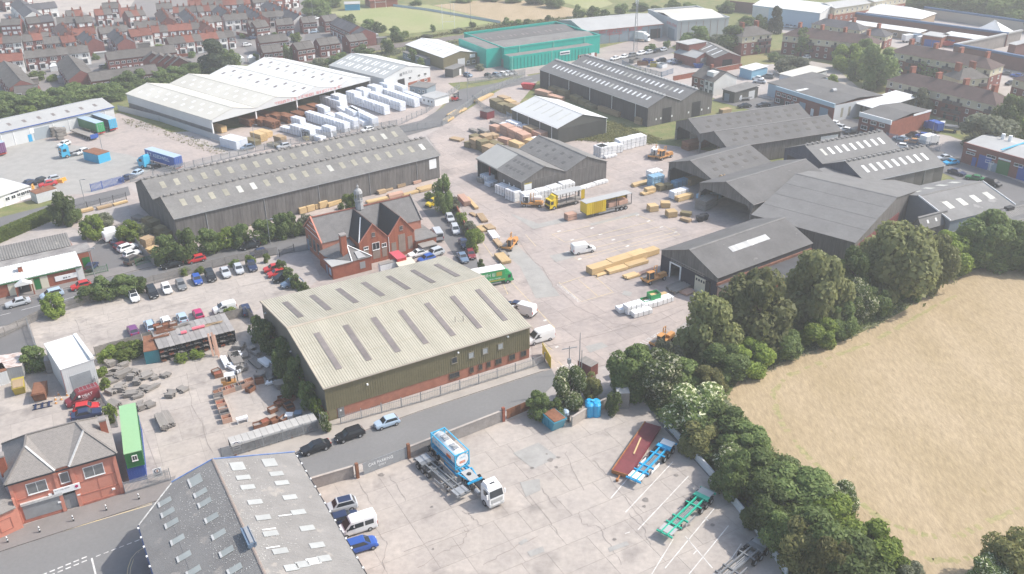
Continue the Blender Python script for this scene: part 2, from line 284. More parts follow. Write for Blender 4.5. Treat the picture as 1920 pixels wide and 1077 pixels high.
kerb_poly('pavement',[(330,893),(420,862),(612,793),(1000,676),(1031,683),(1034,691),(1000,702),(800,767),(560,851),(318,932)],.11,M['pave'])
kerb_poly('grey_pavement',[(-120,1036),(0,1000),(235,925),(330,893),(318,932),(290,941),(0,1035),(-120,1074)],.11,M['pave_grey'])
kerb_poly('corner_pavement',[(262,1150),(246,1072),(252,1045),(268,1030),(330,1000),(420,1150)],.11,M['pave_grey'])
ground_poly('street',[(-80,592),(0,574),(200,522),(300,498),(470,459),(582,434),(590,468),(480,484),(390,503),(300,524),(200,549),(60,598),(-80,632)],-.008,M['asphalt'])
kerb_poly('street_pavement',[(-80,568),(0,550),(150,517),(268,492),(300,486),(470,447),(580,424),(582,433),(470,458),(300,497),(200,521),(0,573),(-80,591)],.1,M['pave_grey'])
ground_poly('club_car_park',[(155,480),(190,448),(232,440),(275,480),(285,492),(200,515),(160,520)],-.01,M['asphalt'])
ground_poly('upper_road',[(-120,440),(0,408),(120,378),(240,350),(245,366),(150,392),(0,432),(-120,470)],-.008,M['asphalt'])
ground_poly('estate_road',[(600,284),(740,238),(790,226),(830,202),(862,168),(930,156),(1000,141),(1100,122),(1180,104),(1258,89),(1268,97),(1190,119),(1130,136),(1010,152),(925,170),(893,190),(840,232),(780,250),(660,286)],-.008,M['asphalt'])
ground_poly('lane',[(1335,188),(1380,172),(1480,195),(1640,240),(1760,282),(1870,325),(1990,372),(1990,425),(1880,385),(1780,330),(1690,292),(1590,262),(1440,215)],-.008,M['asphalt'])
for pts in([(165,120),(300,108),(470,78),(470,84),(300,116),(165,128)],[(430,60),(445,60),(500,110),(480,112)],[(610,-5),(630,-5),(628,15),(605,22)],[(575,48),(590,50),(610,75),(570,78)]):
 ground_poly('housing_road',pts,-.015,M['asphalt'])
ground_poly('flats_road',[(1848,140),(1990,165),(1990,215),(1900,190),(1880,178),(1845,160)],-.015,M['pave'])
for pl in([(940,470),(968,458),(1015,505),(1050,555),(1005,560),(975,500)],[(1097,650),(1128,642),(1140,650),(1106,662)],[(1030,480),(1075,470),(1080,482),(1042,492)],[(1105,420),(1195,398),(1200,402),(1108,424)],[(1170,545),(1186,549),(1182,556),(1166,553)],[(955,400),(1010,420),(1060,408),(1075,414),(1000,430)],[(890,310),(920,300),(935,330),(905,345)]):
 ground_poly('surface_patch',pl,.022,M['patch'])
for pl in([(962,850),(1010,830),(1046,858),(1000,880)],[(975,905),(1012,898),(1014,920),(986,932)],[(988,1035),(1018,1025),(1021,1035),(995,1045)],[(1140,1028),(1175,1015),(1180,1022),(1143,1036)],[(972,1018),(985,1010),(991,1015),(977,1023)]):
 ground_poly('surface_patch',pl,.022,M['patch'])
stain=mat('oil_stain',(.16,.145,.135),.8,.3,1,col2=(.24,.215,.195))
for x,y,w in[(1025,852,4),(1032,863,9),(1047,858,6),(998,878,6),(1043,876,5),(1210,938,10),(1208,950,5),(1152,1012,5),(1290,985,5),(640,890,3),(715,891,8),(810,951,5),(812,1030,3),(1268,892,6),(1336,985,6),(690,960,4)]:
 c=G(x,y);k=w/17.0
 ground_poly('oil_stain',[(c.x+k*math.cos(t)*random.uniform(.6,1.2),c.y+k*math.sin(t)*random.uniform(.5,1),0)for t in[i*.7 for i in range(9)]],.024,stain,world_pts=True)
crk=mat('crack',(.245,.215,.195),.95)
def crack(parent,pts,w=.055):
 P_=[G(*p)for p in pts];Q=[]
 for p,q in zip(P_,P_[1:]):
  for t in range(5):v=p.lerp(q,t/5);Q.append(v+Vector((random.gauss(0,.12),random.gauss(0,.12),0)))
 Q.append(P_[-1]);b=MB()
 for p,q in zip(Q,Q[1:]):n=Vector((-(q-p).y,(q-p).x,0)).normalized()*w*random.uniform(.3,.8);b.face([p-n,q-n,q+n,p+n])
 b.build('crack',crk,parent).location.z=.027
for pts in([(866,959),(881,965),(893,977),(906,991)],[(871,992),(876,1003),(863,1023),(830,1034),(783,1065)],[(727,893),(743,910),(761,940)],[(670,902),(698,947)],[(688,967),(715,1008),(725,1025),(716,1077)],[(997,895),(1015,917),(1045,954)],[(1060,847),(1070,872),(1095,920)],[(1083,960),(1090,980),(1105,988),(1120,985),(1143,1022),(1165,1060)],[(1180,962),(1208,992),(1211,1008),(1220,1023)],[(1115,865),(1140,895),(1180,945),(1215,985)],[(990,925),(1030,975),(1045,1000)],[(905,1060),(960,1030),(1010,1005)],[(760,1035),(830,1005),(880,985)]):crack(npark,pts)
for pts in([(1015,500),(1040,538),(1080,573),(1104,587),(1150,607),(1192,612),(1234,604),(1282,580)],[(940,560),(1000,620),(1035,655)],[(965,440),(1000,490),(1015,500)],[(1000,655),(1080,640),(1180,612)]):crack(yard,pts,.12)
for pts in([(560,512),(430,545),(300,580),(80,640)],[(140,600),(160,640)],[(350,700),(360,760),(400,850)],[(300,740),(440,700)],[(262,790),(300,890)]):crack(myard,pts,.06)
def pline(parent,a,b,w,m,z=.026,name='painted_line'):
 A,B=(G(*a),G(*b));A.z=B.z=0;d=(B-A).normalized();n=Vector((-d.y,d.x,0))*(w/2)
 o=MB().face([A-n,B-n,B+n,A+n]).build(name,m,parent);o.location.z=z;return o
def text(s,pos,ang,size,m,parent=None,name='lettering',ext=.01,sx=1.0,vert=None,sp=1.0):
 cu=bpy.data.curves.new(name,'FONT');cu.body=s;cu.size=size;cu.extrude=ext;cu.space_character=sp;cu.materials.append(m)
 o=bpy.data.objects.new(name,cu);COL.objects.link(o)
 if parent is not None:o.parent=parent
 dg=bpy.context.evaluated_depsgraph_get();me=bpy.data.meshes.new_from_object(o.evaluated_get(dg));o2=link(name,me,parent);bpy.data.objects.remove(o);bpy.data.curves.remove(cu)
 o2 .location=pos;o2 .rotation_euler=(R(90)if vert else 0,0,ang);o2 .scale.x=sx;return o2
def marks(words,pos,ang,size,m,parent,vert=None,seed=1):
 rs=random.Random(seed);b=MB();x=0.0;w,s=size*.55,size*.13
 for n in words:
  for _ in range(n):
   for k,q in enumerate(((0,s,0,size),(w-s,w,0,size),(0,w,size-s,size),(0,w,size*.45,size*.45+s),(0,w,0,s))):
    if rs.random()<(.85,.55,.55,.5,.5)[k]:z=.004+.002*k;b.face([(x+q[0],q[2],z),(x+q[1],q[2],z),(x+q[1],q[3],z),(x+q[0],q[3],z)])
   x+=w*1.3
  x+=w*.8
 o=b.build('lettering',m,parent);o.location=pos;o.rotation_euler=(R(90)if vert else 0,0,ang);return o
YL,WL=M['yellow_line'],M['white_line']
for a,b in[((1035,440),(1195,404)),((1060,455),(1222,416)),((1060,455),(1035,440)),((1065,462),(1245,424)),((1095,480),(1265,436)),((1085,488),(1275,440)),((1110,466),(1268,428)),((1057,472),(1085,488)),((1195,404),(1227,416)),((1245,424),(1275,440)),((1048,534),(1098,517)),((1084,524),(1120,555)),((1090,566),(1148,549)),((1048,530),(1090,566)),((1115,518),(1150,549)),((943,532),(952,552)),((950,520),(1040,615)),((1040,615),(1028,618)),((995,612),(1025,650)),((1025,650),(1038,658)),((900,448),(930,490)),((985,440),(1005,462)),((1047,678),(1068,700))]:
 pline(yard,a,b,.16,YL)
for x,y in[(1048,434),(1073,450),(1110,428),(1126,440),(1150,450),(1176,462),(1195,404),(1216,415),(1240,426),(1266,436),(1064,473),(1087,486),(1022,601),(1044,651)]:
 pline(yard,(x-3,y+1),(x+3,y-1),.5,WL)
def gtext(s,a,b,size,parent,m=WL):
 A,B=G(*a),G(*b);d=B-A
 o=text(s,(A.x,A.y,.028),math.atan2(d.y,d.x),size,m,parent,ext=.002);
 w=max(v.co.x for v in o.data.vertices);o.scale.x=d.length/max(w,.01);return o
gtext('CUSTOMER PARKING',(1043,534),(1084,567),1.15,yard)
def gmarks(words,a,b,size,seed):A,B=G(*a),G(*b);d=B-A;marks(words,(A.x,A.y,.028),math.atan2(d.y,d.x),size,WL,yard,seed=seed)
gmarks([2,9],(1183,660),(1226,637),1.1,4)
gmarks([4],(1050,695),(1068,690),1.1,5);gmarks([3],(1054,700),(1072,694),1.1,6)
for a,b in[((1145,935),(1185,888)),((1173,961),(1262,866)),((1196,994),(1291,893)),((1222,1077),(1262,1012)),((1247,1066),(1340,953)),((1292,1077),(1366,986)),((1352,1077),(1390,1020)),((1285,1006),(1336,1066)),((1172,1001),(1181,998)),((1322,971),(1328,977)),((1300,1040),(1306,1033))]:
 pline(npark,a,b,.13,WL)
for k in(0,1):
 for a,b in[((-40,1042+k*4),(28,1019+k*4)),((38,1016+k*4),(285,943+k*3))]:pline(road,a,(b[0],b[1]),.17,YL,.02)
for k in range(6):
 for q in(0,7):a=(78+k*15,1079-k*6.2+q);pline(road,a,(a[0]+10,a[1]-4),.22,WL,.02)
pline(road,(172,1047),(180,1080),.22,WL,.02)
for k in range(6):a=(180+k*14.5,1044-k*5.6);pline(road,a,(a[0]+9,a[1]-3.6),.13,WL,.02)
for q in(0,5):
 pts=[(238+q,1085),(240+q,1065),(246+q,1048),(256+q*.8,1036),(270+q*.5,1027+q*.4)]
 for a,b in zip(pts,pts[1:]):pline(road,a,b,.1,YL,.02)
street=bpy.data.objects['street']
for a,b in[((0,592),(20,587)),((40,582),(82,571)),((118,563),(142,556)),((-30,600),(-10,595))]:pline(street,a,b,.12,WL,.02)
er=bpy.data.objects['estate_road']
for a,b in[((925,163),(935,160)),((955,157),(968,154)),((985,150),(998,147))]:pline(er,a,b,.15,WL,.02)
tram=mat('tramline_crop',(.30,.29,.13),.95,.4,1.2,col2=(.42,.345,.185),fine=.3,fscale=2)
TR=[[(1478,705),(1560,670),(1640,640),(1700,605),(1750,575),(1800,552)],[(1450,735),(1455,765),(1470,800),(1500,840),(1545,885),(1590,925),(1640,965),(1690,990),(1740,1005),(1800,1005),(1860,975),(1920,950)],[(1705,1035),(1750,1052),(1800,1050),(1830,1040)],[(1450,735),(1478,705)]]
for pts in TR:
 b=MB();P=[G(*p)for p in pts];Q=[]
 for p,q in zip(P,P[1:]):
  for t in range(8):Q.append(p.lerp(q,t/8))
 for p,q in zip(Q,Q[1:]):
  if random.random()<.3:continue
  d=(q-p).normalized();n=Vector((-d.y,d.x,0));w=random.uniform(.25,.6);o_=n*random.uniform(-.15,.15)
  b.face([p-n*w+o_,q-n*w*.9+o_,q+n*w*.9+o_,p+n*w+o_])
 o=b.build('tramline',tram,wheat);o.location.z=.006
ral=ground_poly('railway_ballast',[(430,136),(520,118),(700,87),(905,61),(905,68),(700,96),(520,128),(430,147)],-.02,mat('ballast',(.23,.19,.17),.95,.3,.5,fine=.3,fscale=3))
for k in range(4):
 off=(0,2.4,4.6,7)[k]
 pline(ral,(430,138+off),(705,88.5+off),.12,M['steel'],.1,'rail');pline(ral,(705,88.5+off),(905,62+off*.7),.12,M['steel'],.1,'rail')
#buildings
MC={}
def cached(key,fn):
 if key not in MC:MC[key]=fn()
 return MC[key]
class Bld:
 def __init__(s,name,label,A,B,C,zE,zC=None,cat='shed',group=None,W=None,L=None):
  a,b,c=G(*A,zE),G(*B,zE),G(*C,zE if zC is None else zC)
  d=(b-a);d.z=0;s.L=L or d.length;d.normalize();n=Vector((-d.y,d.x,0));s.W=W or(c-a).dot(n);s.zE=zE
  s.rz=math.atan2(d.y,d.x);s.root=thing(name,label,cat,(a.x,a.y,0),s.rz,group);s.spans=1;s.rise=0
 def put(s,name,me,side,u,z,parent=None,off=0.0):
  o=link(name,me,parent or s.root)
  if side=='A':o.location=(u,-off,z)
  elif side=='R':o.location=(s.L+off,u,z);o.rotation_euler.z=R(90)
  elif side=='L':o.location=(-off,u+max(v.co.x for v in me.vertices),z);o.rotation_euler.z=R(-90)
  else:o.location=(u,s.W+off,z);o.rotation_euler.z=R(180)
  return o
 def panel(s,name,m,side,u,z,w,h,t=.06,off=0.0,parent=None):
  me=cached(('panel',m.name,round(w,2),round(h,2),t),lambda:MB().box(0,w,-t,.02,0,h).mesh(name,m))
  return s.put(name,me,side,u,z,parent,off)
 def window(s,side,u,z,w,h,off=0.0,fm=None,bars=1,pm=None):
  fm=fm or M['frame'];pm=pm or M['glass']
  def fr():
   b=MB();f=.09
   b.box(0,w,-.08,.02,0,f);b.box(0,w,-.08,.02,h-f,h);b.box(0,f,-.08,.02,f,h-f);b.box(w-f,w,-.08,.02,f,h-f)
   for k in range(1,bars+1):b.box(w*k/(bars+1)-.03,w*k/(bars+1)+.03,-.075,.02,f,h-f)
   b.box(-.05,w+.05,-.13,.02,-.07,-.003);return b.mesh('window',fm)
  o=s.put('window',cached(('win',fm.name,round(w,2),round(h,2),bars),fr),side,u,z,None,off)
  link('pane',cached(('pane',pm.name,round(w,2),round(h,2)),lambda:MB().box(.09,w-.09,-.045,.0,.09,h-.09).mesh('pane',pm)),o);return o
 def walls(s,m,open_='',h0=0.0,t=.2,spans=1,rise=0,zE=None,mats={}):
  zE=s.zE if zE is None else zE;w=s.W/spans;L,W=s.L,s.W
  prof=[(0,h0)]+[(W,h0)]
  top=[(W,zE)]
  for k in range(spans-1,-1,-1):
   top.append((k*w+w/2,zE+rise));top.append((k*w,zE))
  if not rise:top=[(W,zE),(0,zE)]
  prof+=top
  if 'A' not in open_:MB().box(t+.003,L-t-.003,0,t,h0,zE-.01).build('side_wall',mats.get('A',m),s.root)
  if 'C' not in open_:MB().box(t+.003,L-t-.003,W-t,W,h0,zE-.01).build('side_wall',mats.get('C',m),s.root)
  if 'L' not in open_:MB().xprism(prof,0,t).build('gable_wall',mats.get('L',m),s.root)
  if 'R' not in open_:MB().xprism(prof,L-t,L).build('gable_wall',mats.get('R',m),s.root)
 def rp(s,k,far,v):
  w=s.W/s.spans;return((k*w+v*w/2)if not far else((k+1)*w-v*w/2),s.zE+v*s.rise)
 def roof(s,m,spans=1,rise=2.0,ov=.25,corr=None,mats=None,t=.09,ridge=None,ventridge=False):
  s.spans,s.rise=spans,rise
  for k in range(spans):
   for far in(0,1):
    mm=mats[k*2+far]if mats else m
    v0=-ov/(s.W/spans/2)if((far==0 and k==0)or(far==1 and k==spans-1))else 0.01
    (y0,z0),(y1,z1)=s.rp(k,far,v0),s.rp(k,far,1)
    b=MB();x0,x1=-ov,s.L+ov
    if corr:
     n=max(2,int((x1-x0)/corr));st=(x1-x0)/n;i=0
     for q in range(n*4+1):
      x=x0+st*q/4;dz=(0.0,.05,.05,0.0)[q%4]
      b.v+=[(x,y0,z0+.04+dz),(x,y1,z1+.04+dz)]
     for q in range(n*4):b.f.append((2*q,2*q+2,2*q+3,2*q+1)if not far else(2*q,2*q+1,2*q+3,2*q+2));b.m.append(0)
     b.hexa([(x0,y0,z0+.0),(x1,y0,z0+.0),(x1,y1,z1+.0),(x0,y1,z1+.0),(x0,y0,z0+.03),(x1,y0,z0+.03),(x1,y1,z1+.03),(x0,y1,z1+.03)]if not far else[(x0,y1,z1),(x1,y1,z1),(x1,y0,z0),(x0,y0,z0),(x0,y1,z1+.03),(x1,y1,z1+.03),(x1,y0,z0+.03),(x0,y0,z0+.03)])
    else:
     P=[(x0,y0,z0+.01),(x1,y0,z0+.01),(x1,y1,z1+.01),(x0,y1,z1+.01)]
     if far:P=[P[3],P[2],P[1],P[0]]
     b.hexa(P+[(p[0],p[1],p[2]+t)for p in P])
    b.build('roof_slope',mm,s.root)
   y,z=s.rp(k,0,1)
   rb=MB().yprism([(-ov-.02,0),(s.L+ov+.02,0),(s.L+ov+.02,.001)],0,.001)if 0 else MB()
   rb.xprism([(y-.32,z+.02),(y+.32,z+.02),(y+.3,z+.10),(y,z+.2),(y-.3,z+.10)],-ov-.03,s.L+ov+.03)
   if ventridge:
    n=int(s.L/1.6)
    for q in range(n):x=(q+.5)*s.L/n;rb.box(x-.35,x+.35,y-.55,y+.55,z+.05,z+.32)
   rb.build('ridge_cap',ridge or mats and mats[0]or m,s.root)
 def lights(s,k,far,n,v0,v1,w,ms,u0=None,u1=None,pairs=None):
  ms=ms if isinstance(ms,list)else[ms];u0=2.0 if u0 is None else u0;u1=s.L-2.0 if u1 is None else u1
  (y0,z0),(y1,z1)=s.rp(k,far,v0),s.rp(k,far,v1)
  for q in range(n):
   u=u0+(u1-u0)*(q+.5)/n
   if pairs and q%2:u-=pairs*(u1-u0)/n
   mm=ms[q%len(ms)]if len(ms)<4 else random.choice(ms)
   def mk():
    P=[(-w/2,y0,z0+.085),(w/2,y0,z0+.085),(w/2,y1,z1+.085),(-w/2,y1,z1+.085)]
    if far:P=[P[3],P[2],P[1],P[0]]
    return MB().hexa(P+[(p[0],p[1],p[2]+.05)for p in P]).mesh('roof_light',mm)
   o=link('roof_light',cached(('rl',s.root.name,k,far,v0,v1,w,mm.name),mk),s.root);o.location.x=u
 def gutter(s,m,side='A',n=0,pm=None):
  y=-.32 if side=='A' else s.W+.32
  MB().box(-.2,s.L+.2,y-.09,y+.09,s.zE-.16,s.zE-.02).build('gutter',m,s.root)
  yy=-.1 if side=='A' else s.W+.1
  me=cached(('pipe',(pm or m).name,s.zE),lambda:MB().cyl((0,0,0),(0,0,s.zE-.17),.09,n=6).mesh('downpipe',pm or m))
  for k in range(n):o=link('downpipe',me,s.root);o.location=((k+.5)*s.L/n if n>1 else s.L-.1,yy,0)
 def ribs(s,side,n,m,z0=0,z1=None,w=.1,t=.07):
  LL=s.L if side in 'AC' else s.W;z1=z1 or s.zE-.05;b=MB()
  for k in range(n):u=(k+.5)*LL/n;b.box(u-w/2,u+w/2,-t,.02,z0,z1)
  return s.put('wall_ribs',b.mesh('wall_ribs',m),side,0,0)if side in 'AR' else None
 def boards(s,side,n,m,z0=0,z1=None,rise=0,name='wall_board'):
  LL=s.L if side in 'AC' else s.W;z1=z1 or s.zE-.15;w=LL/n
  me=cached(('bd',s.root.name,side),lambda:MB().box(.03,w-.03,-.05,.02,z0,z1).mesh(name,m))
  for k in range(n):s.put(name,me,side,k*w,0)
 def posts(s,side,us,m,w=.35,zt=None):
  zt=zt or s.zE-.02
  for u in us:
   me=cached(('post',m.name,w,zt),lambda:MB().box(-w/2,w/2,-w/2,w/2,0,zt).mesh('post',m))
   s.put('post',me,side,u,0,None,-w/2-.02)
b=Bld('warehouse','olive clad warehouse with a cream corrugated roof beside the near road',(607,727),(993,611.5),(497,564),6.4,cat='warehouse');WH1=b
b.walls(M['clad_dark'],h0=1.9,spans=1,rise=2.5,mats={'A':M['clad_olive'],'R':M['clad_olive'],'L':mat('shaded_gable_cladding',(.15,.142,.12),.6,.1,.5)})  # left gable cladding toned darker, with its shade put into the colour
MB().box(.05,b.L-.05,.05,.25,0,1.89).box(.05,b.L-.05,b.W-.25,b.W-.05,0,1.89).box(.05,.25,.26,b.W-.26,0,1.89).box(b.L-.25,b.L-.05,.26,b.W-.26,0,1.89).build('brick_plinth',mat('plinth_brick',(.40,.17,.115),.9,.2,1,fine=.12,fscale=6),b.root)
MB().box(.25,1.6,-.03,.04,0,1.88).build('plinth_panel',M['clad_olive'],b.root)
b.roof(M['roof_cream'],1,2.5,.22,corr=.42,ridge=mat('ridge_flashing',(.42,.36,.29),.7,.1,.5))
n=int(b.L/.42);rb=MB()
for k in range(n):u=k*b.L/n+.05;rb.box(u,u+.2,-.045,.02,1.88,6.3)
b.put('corrugated_cladding',rb.mesh('corrugated_cladding',M['clad_olive']),'A',0,0)
rb=MB();n=int(b.W/.42)
for k in range(n):u=k*b.W/n+.05;rb.box(u,u+.2,-.045,.02,1.88,6.3)
b.put('corrugated_cladding',rb.mesh('corrugated_cladding',M['clad_olive']),'R',0,0)
b.lights(0,0,7,.18,.80,1.0,M['rooflight_dark'],1.2,b.L-.5);b.lights(0,1,7,.22,.80,1.0,M['rooflight_dark'],.8,b.L-1)
b.gutter(mat('eaves_flashing',(.40,.35,.29),.7,.1,.6))
for far in(0,1):
 for v in(.33,.67)if not far else(.5,):
  y,z=b.rp(0,far,v);MB().box(-.2,b.L+.2,y-.03,y+.03,z+.085,z+.10).build('sheet_lap',mat('sheet_lap',(.40,.35,.26),.8),b.root)
MB().hexa([(-.28,-.2,6.25),(-.16,-.2,6.25),(-.16,b.W/2,8.8),(-.28,b.W/2,8.8),(-.28,-.2,6.6),(-.16,-.2,6.6),(-.16,b.W/2,9.1),(-.28,b.W/2,9.1)]).build('verge_flashing',MATS['ridge_flashing'],b.root)
MB().hexa([(-.28,b.W/2,8.8),(-.16,b.W/2,8.8),(-.16,b.W+.2,6.25),(-.28,b.W+.2,6.25),(-.28,b.W/2,9.1),(-.16,b.W/2,9.1),(-.16,b.W+.2,6.6),(-.28,b.W+.2,6.6)]).build('verge_flashing',MATS['ridge_flashing'],b.root)
fo=mat('olive_frame',(.22,.20,.16),.6);fd=mat('bronze_frame',(.10,.085,.06),.6);pv=mat('pale_blind',(.40,.42,.42),.5,.2,1)
for u,pm in((22.1,None),(25.3,pv),(28.0,pv),(31.0,pv)):b.window('A',u,3.6,1.05,1.15,.05,fo,0,pm)
for u,w in((21.6,1.9),(25.5,.7),(27.2,.7),(28.8,.7),(30.5,1.2),(33.2,1.2),(35.6,1.1)):b.window('A',u,.75,w,1.0,0,fd,1)
b.panel('door',M['grey'],'A',1.75,0,1.1,1.85,.05);b.panel('door_sign',M['signw'],'A',2.1,1.2,.3,.3,.07)
for u,z in((6.9,4.6),(23.2,5.4),(32.8,5.6)):b.panel('flood_lamp',M['signw'],'A',u,z,.28,.22,.35)
for u,z in((b.W*.5,4.2),(b.W*.93,4.9)):b.panel('flood_lamp',M['signw'],'L',u,z,.25,.2,.3)
for u,v in((26.2,.38),(27.6,.36)):
 y,z=b.rp(0,0,v);MB().cyl((u,y,z),(u,y,z+1.0),.06,n=6).box(u-.1,u+.1,y-.1,y+.1,z+1.0,z+1.06).build('vent_pipe',M['wood_old'],b.root)
b=Bld('timber_shed','long twin ridged grey shed with weathered timber cladding above the street',(327,410),(823,291),(233,348),6.3);TW=b
b.walls(M['timber_clad'],spans=2,rise=3.0);b.roof(M['roof_grey'],2,3.0,.3,ventridge=True,ridge=mat('vent_ridge',(.24,.225,.21),.9,.2,.5))
for s_ in(0,1):b.lights(s_,0,20,.40,.70,1.15,[M['rooflight_cream']]*5+[M['rooflight']],2,b.L-1)
b.gutter(M['steel'],'A',5)
b.boards('A',16,M['timber_clad'],.3);b.boards('L',8,M['timber_clad'],.3)
b.panel('white_sign',M['signw'],'A',b.L-3.2,3.0,2.2,2.6,.06,.05)
MB().hexa([(-.33,-.2,6.2),(-.2,-.2,6.2),(-.2,b.W/4,9.2),(-.33,b.W/4,9.2),(-.33,-.2,6.5),(-.2,-.2,6.5),(-.2,b.W/4,9.5),(-.33,b.W/4,9.5)]).build('barge_board',M['wood_old'],b.root)
b=Bld('open_timber_shed','huge white roofed open sided timber shed with four ridges',(237,176),(396,225),(728,154),5.6);WS=b
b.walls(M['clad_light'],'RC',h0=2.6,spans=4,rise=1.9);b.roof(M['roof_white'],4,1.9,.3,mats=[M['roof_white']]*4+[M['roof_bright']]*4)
MB().box(.3,b.L-.3,.1,.3,0,2.59).build('block_wall',M['block'],b.root);MB().box(0,.3,.1,b.W,0,5.5).build('rear_wall',M['block'],b.root)
MB().box(.3,b.L,b.W-.3,b.W-.1,0,5.5).build('block_wall',M['block'],b.root)
w=b.W/4;fp=[(0,4.7),(b.W,4.7)];top=[]
for k in range(3,-1,-1):top+=[(k*w+w,5.65),(k*w+w/2,7.55)]
MB().xprism(fp+top+[(0,5.65)],b.L+.05,b.L+.2).build('front_fascia',M['clad_light'],b.root)
b.posts('R',[w*k for k in(0.01,1,2,3,3.99)],M['signw'],.35,4.8)
for k in range(4):
 for far in(0,1):
  lm=[M['rooflight_white']]if k<2 else[M['rooflight_dark'],M['rooflight']]
  b.lights(k,far,9,.25,.42,1.1,lm,2,b.L-2,0);b.lights(k,far,9,.6,.77,1.1,lm,4.5,b.L-.5,0)
rt=mat('red_sign_letters',(.55,.06,.06),.6)
marks([10,6,9],(b.L+.22,w*1.45,4.95),R(90),.85,rt,b.root,True,2);marks([9,5,3],(b.L+.22,w*2.5,4.95),R(90),.85,rt,b.root,True,3)
b=Bld('grey_steel_shed','grey steel shed with rows of paired white roof lights beside the big white open shed',(617,123),(720,148),(818,129),5.2)
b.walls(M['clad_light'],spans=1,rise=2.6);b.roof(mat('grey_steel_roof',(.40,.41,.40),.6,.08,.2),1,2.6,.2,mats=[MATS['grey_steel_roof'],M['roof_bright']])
b.lights(0,0,12,.18,.44,.8,M['rooflight_white'],1,b.L-1,.3);b.lights(0,0,12,.58,.84,.8,M['rooflight_white'],1,b.L-1,.3)
b.panel('loading_door',M['dark'],'R',b.W*.28,0,3.2,3.6);MB().box(b.L-.02,b.L+.08,b.W*.5,b.W-.1,0,1.6).build('brick_base',M['brick'],b.root)
marks([7],(b.L+.05,b.W*.40,5.0),R(90),.9,M['grey'],b.root,True,4);MB().box(b.L,b.L+.06,b.W*.33,b.W*.38,4.6,5.6).build('emblem',M['grey'],b.root)
for u in(.52,.72,.86):b.window('R',b.W*u,2.7,1.2,1.0,.02)
for u in(.7,.86):b.window('R',b.W*u,.5,1.3,.9,.1)
b=Bld('olive_shed','olive shed with a bright white roof beside the teal building',(760.7,84),(831,109),(898.5,100),4.6)
b.walls(M['clad_dark'],spans=1,rise=1.6,mats={'R':M['clad_olive'],'A':M['clad_olive']});b.roof(M['roof_bright'],1,1.6,.2)
b.lights(0,0,9,.35,.65,.7,M['rooflight']);b.panel('roller_door',M['clad_light'],'R',b.W*.42,0,3.2,3.3);b.panel('sign',M['signw'],'R',b.W*.78,3.0,2.4,1.3)
for u in(.68,.84):b.window('R',b.W*u,.9,1.4,1.1)
b=Bld('lean_to_store','low grey store built against the front of the olive shed',(834,129),(849,131),(881,124),3.0,cat='store')
b.walls(M['clad_dark']);MB().box(-.3,b.L+.3,-.3,b.W+.3,3.0,3.2).build('roof',M['roof_grey'],b.root);b.panel('door',M['signw'],'R',b.W*.55,0,1.2,2.2)
b=Bld('teal_building','bright teal clad factory with a grey roof behind parapets',(945,92.5),(1125,68),(1018,45.5),7.0,cat='factory');TB=b
b.W=max(b.W,26);b.walls(M['clad_teal'])
MB().box(-.12,b.L+.12,-.14,.28,6.99,7.6).box(-.12,b.L+.12,b.W-.28,b.W+.14,6.99,7.6).box(-.14,.28,.29,b.W-.29,6.99,7.55).box(b.L-.28,b.L+.14,.29,b.W-.29,6.99,7.55).build('parapet',M['clad_teal'],b.root)
b.zE=6.4;sw=b.W;b.spans=2;b.rise=1.1
for k in range(2):
 for far in(0,1):
  (y0,z0),(y1,z1)=b.rp(k,far,.02),b.rp(k,far,1);P=[(.3,y0,z0),(b.L-.3,y0,z0),(b.L-.3,y1,z1),(.3,y1,z1)]
  if far:P=P[::-1]
  MB().hexa(P+[(p[0],p[1],p[2]+.1)for p in P]).build('roof_slope',M['roof_dark']if k else M['roof_grey'],b.root)
 b.lights(k,0,14,.3,.55,.9,M['rooflight_dark'],2,b.L-3,.3)
MB().prism([(-6.5,2.5),(0.0,2.5),(0.0,b.W-8),(-6.5,b.W-8)],0,7.2).build('west_wing',M['clad_teal'],b.root)
MB().prism([(-6.2,2.8),(-.2,2.8),(-.2,b.W-8.3),(-6.2,b.W-8.3)],7.22,7.3).build('wing_roof',M['roof_grey'],b.root)
MB().box(-.4,b.L*.86,-5,-.16,0,5.0).build('front_wing',M['clad_teal'],b.root);MB().box(-.1,b.L*.86-.3,-4.7,-.4,5.01,5.08).build('wing_roof',M['roof_grey'],b.root)
for k in range(24):b.panel('cladding_rib',mat('teal_rib',(.006,.21,.175),.5),'A',-.2+k*b.L*.035,.1,.18,4.2,.08,5)
for u in(.02,.42):b.panel('downpipe',mat('mint_pipe',(.25,.62,.5),.5),'A',b.L*u-.3,0,.2,5.1,.12,5.02)
for u in(.15,.5,.83):b.panel('downpipe',MATS['mint_pipe'],'A',b.L*u,5.1,.2,2.4,.12,.15)
b.panel('sign',M['signw'],'A',b.L*.5,2.9,4.6,1.4,.1,5.02);b.panel('sign_band',M['navy'],'A',b.L*.5+.25,3.4,4.1,.4,.1,5.14)
b.panel('brick_base',M['brick'],'A',b.L*.69,0,9,1.9,.1,5.02)
for u in(.70,.76):b.window('A',b.L*u,.7,2.0,1.1,5.13)
b.panel('door',M['signw'],'A',b.L*.83,0,1.6,2.1,.1,5.13);b.panel('loading_door',M['grey'],'L',8,0,3,3.2,.1,6.52);b.panel('door',M['grey'],'L',0.2,0,2,3,.1,.02)
b=Bld('grey_warehouse','low grey blue warehouse with red sign letters behind the teal building',(1096.6,59),(1243,45),(1040,39),6.0,cat='warehouse')
b.W=max(b.W,18);b.walls(M['clad_blue'],spans=1,rise=2.2);b.roof(M['roof_light'],1,2.2,.25,ridge=M['roof_light']);b.panel('loading_door',M['dark'],'A',b.L*.84,0,5,4.2);b.ribs('A',8,mat('rust_trim',(.30,.12,.09),.7))
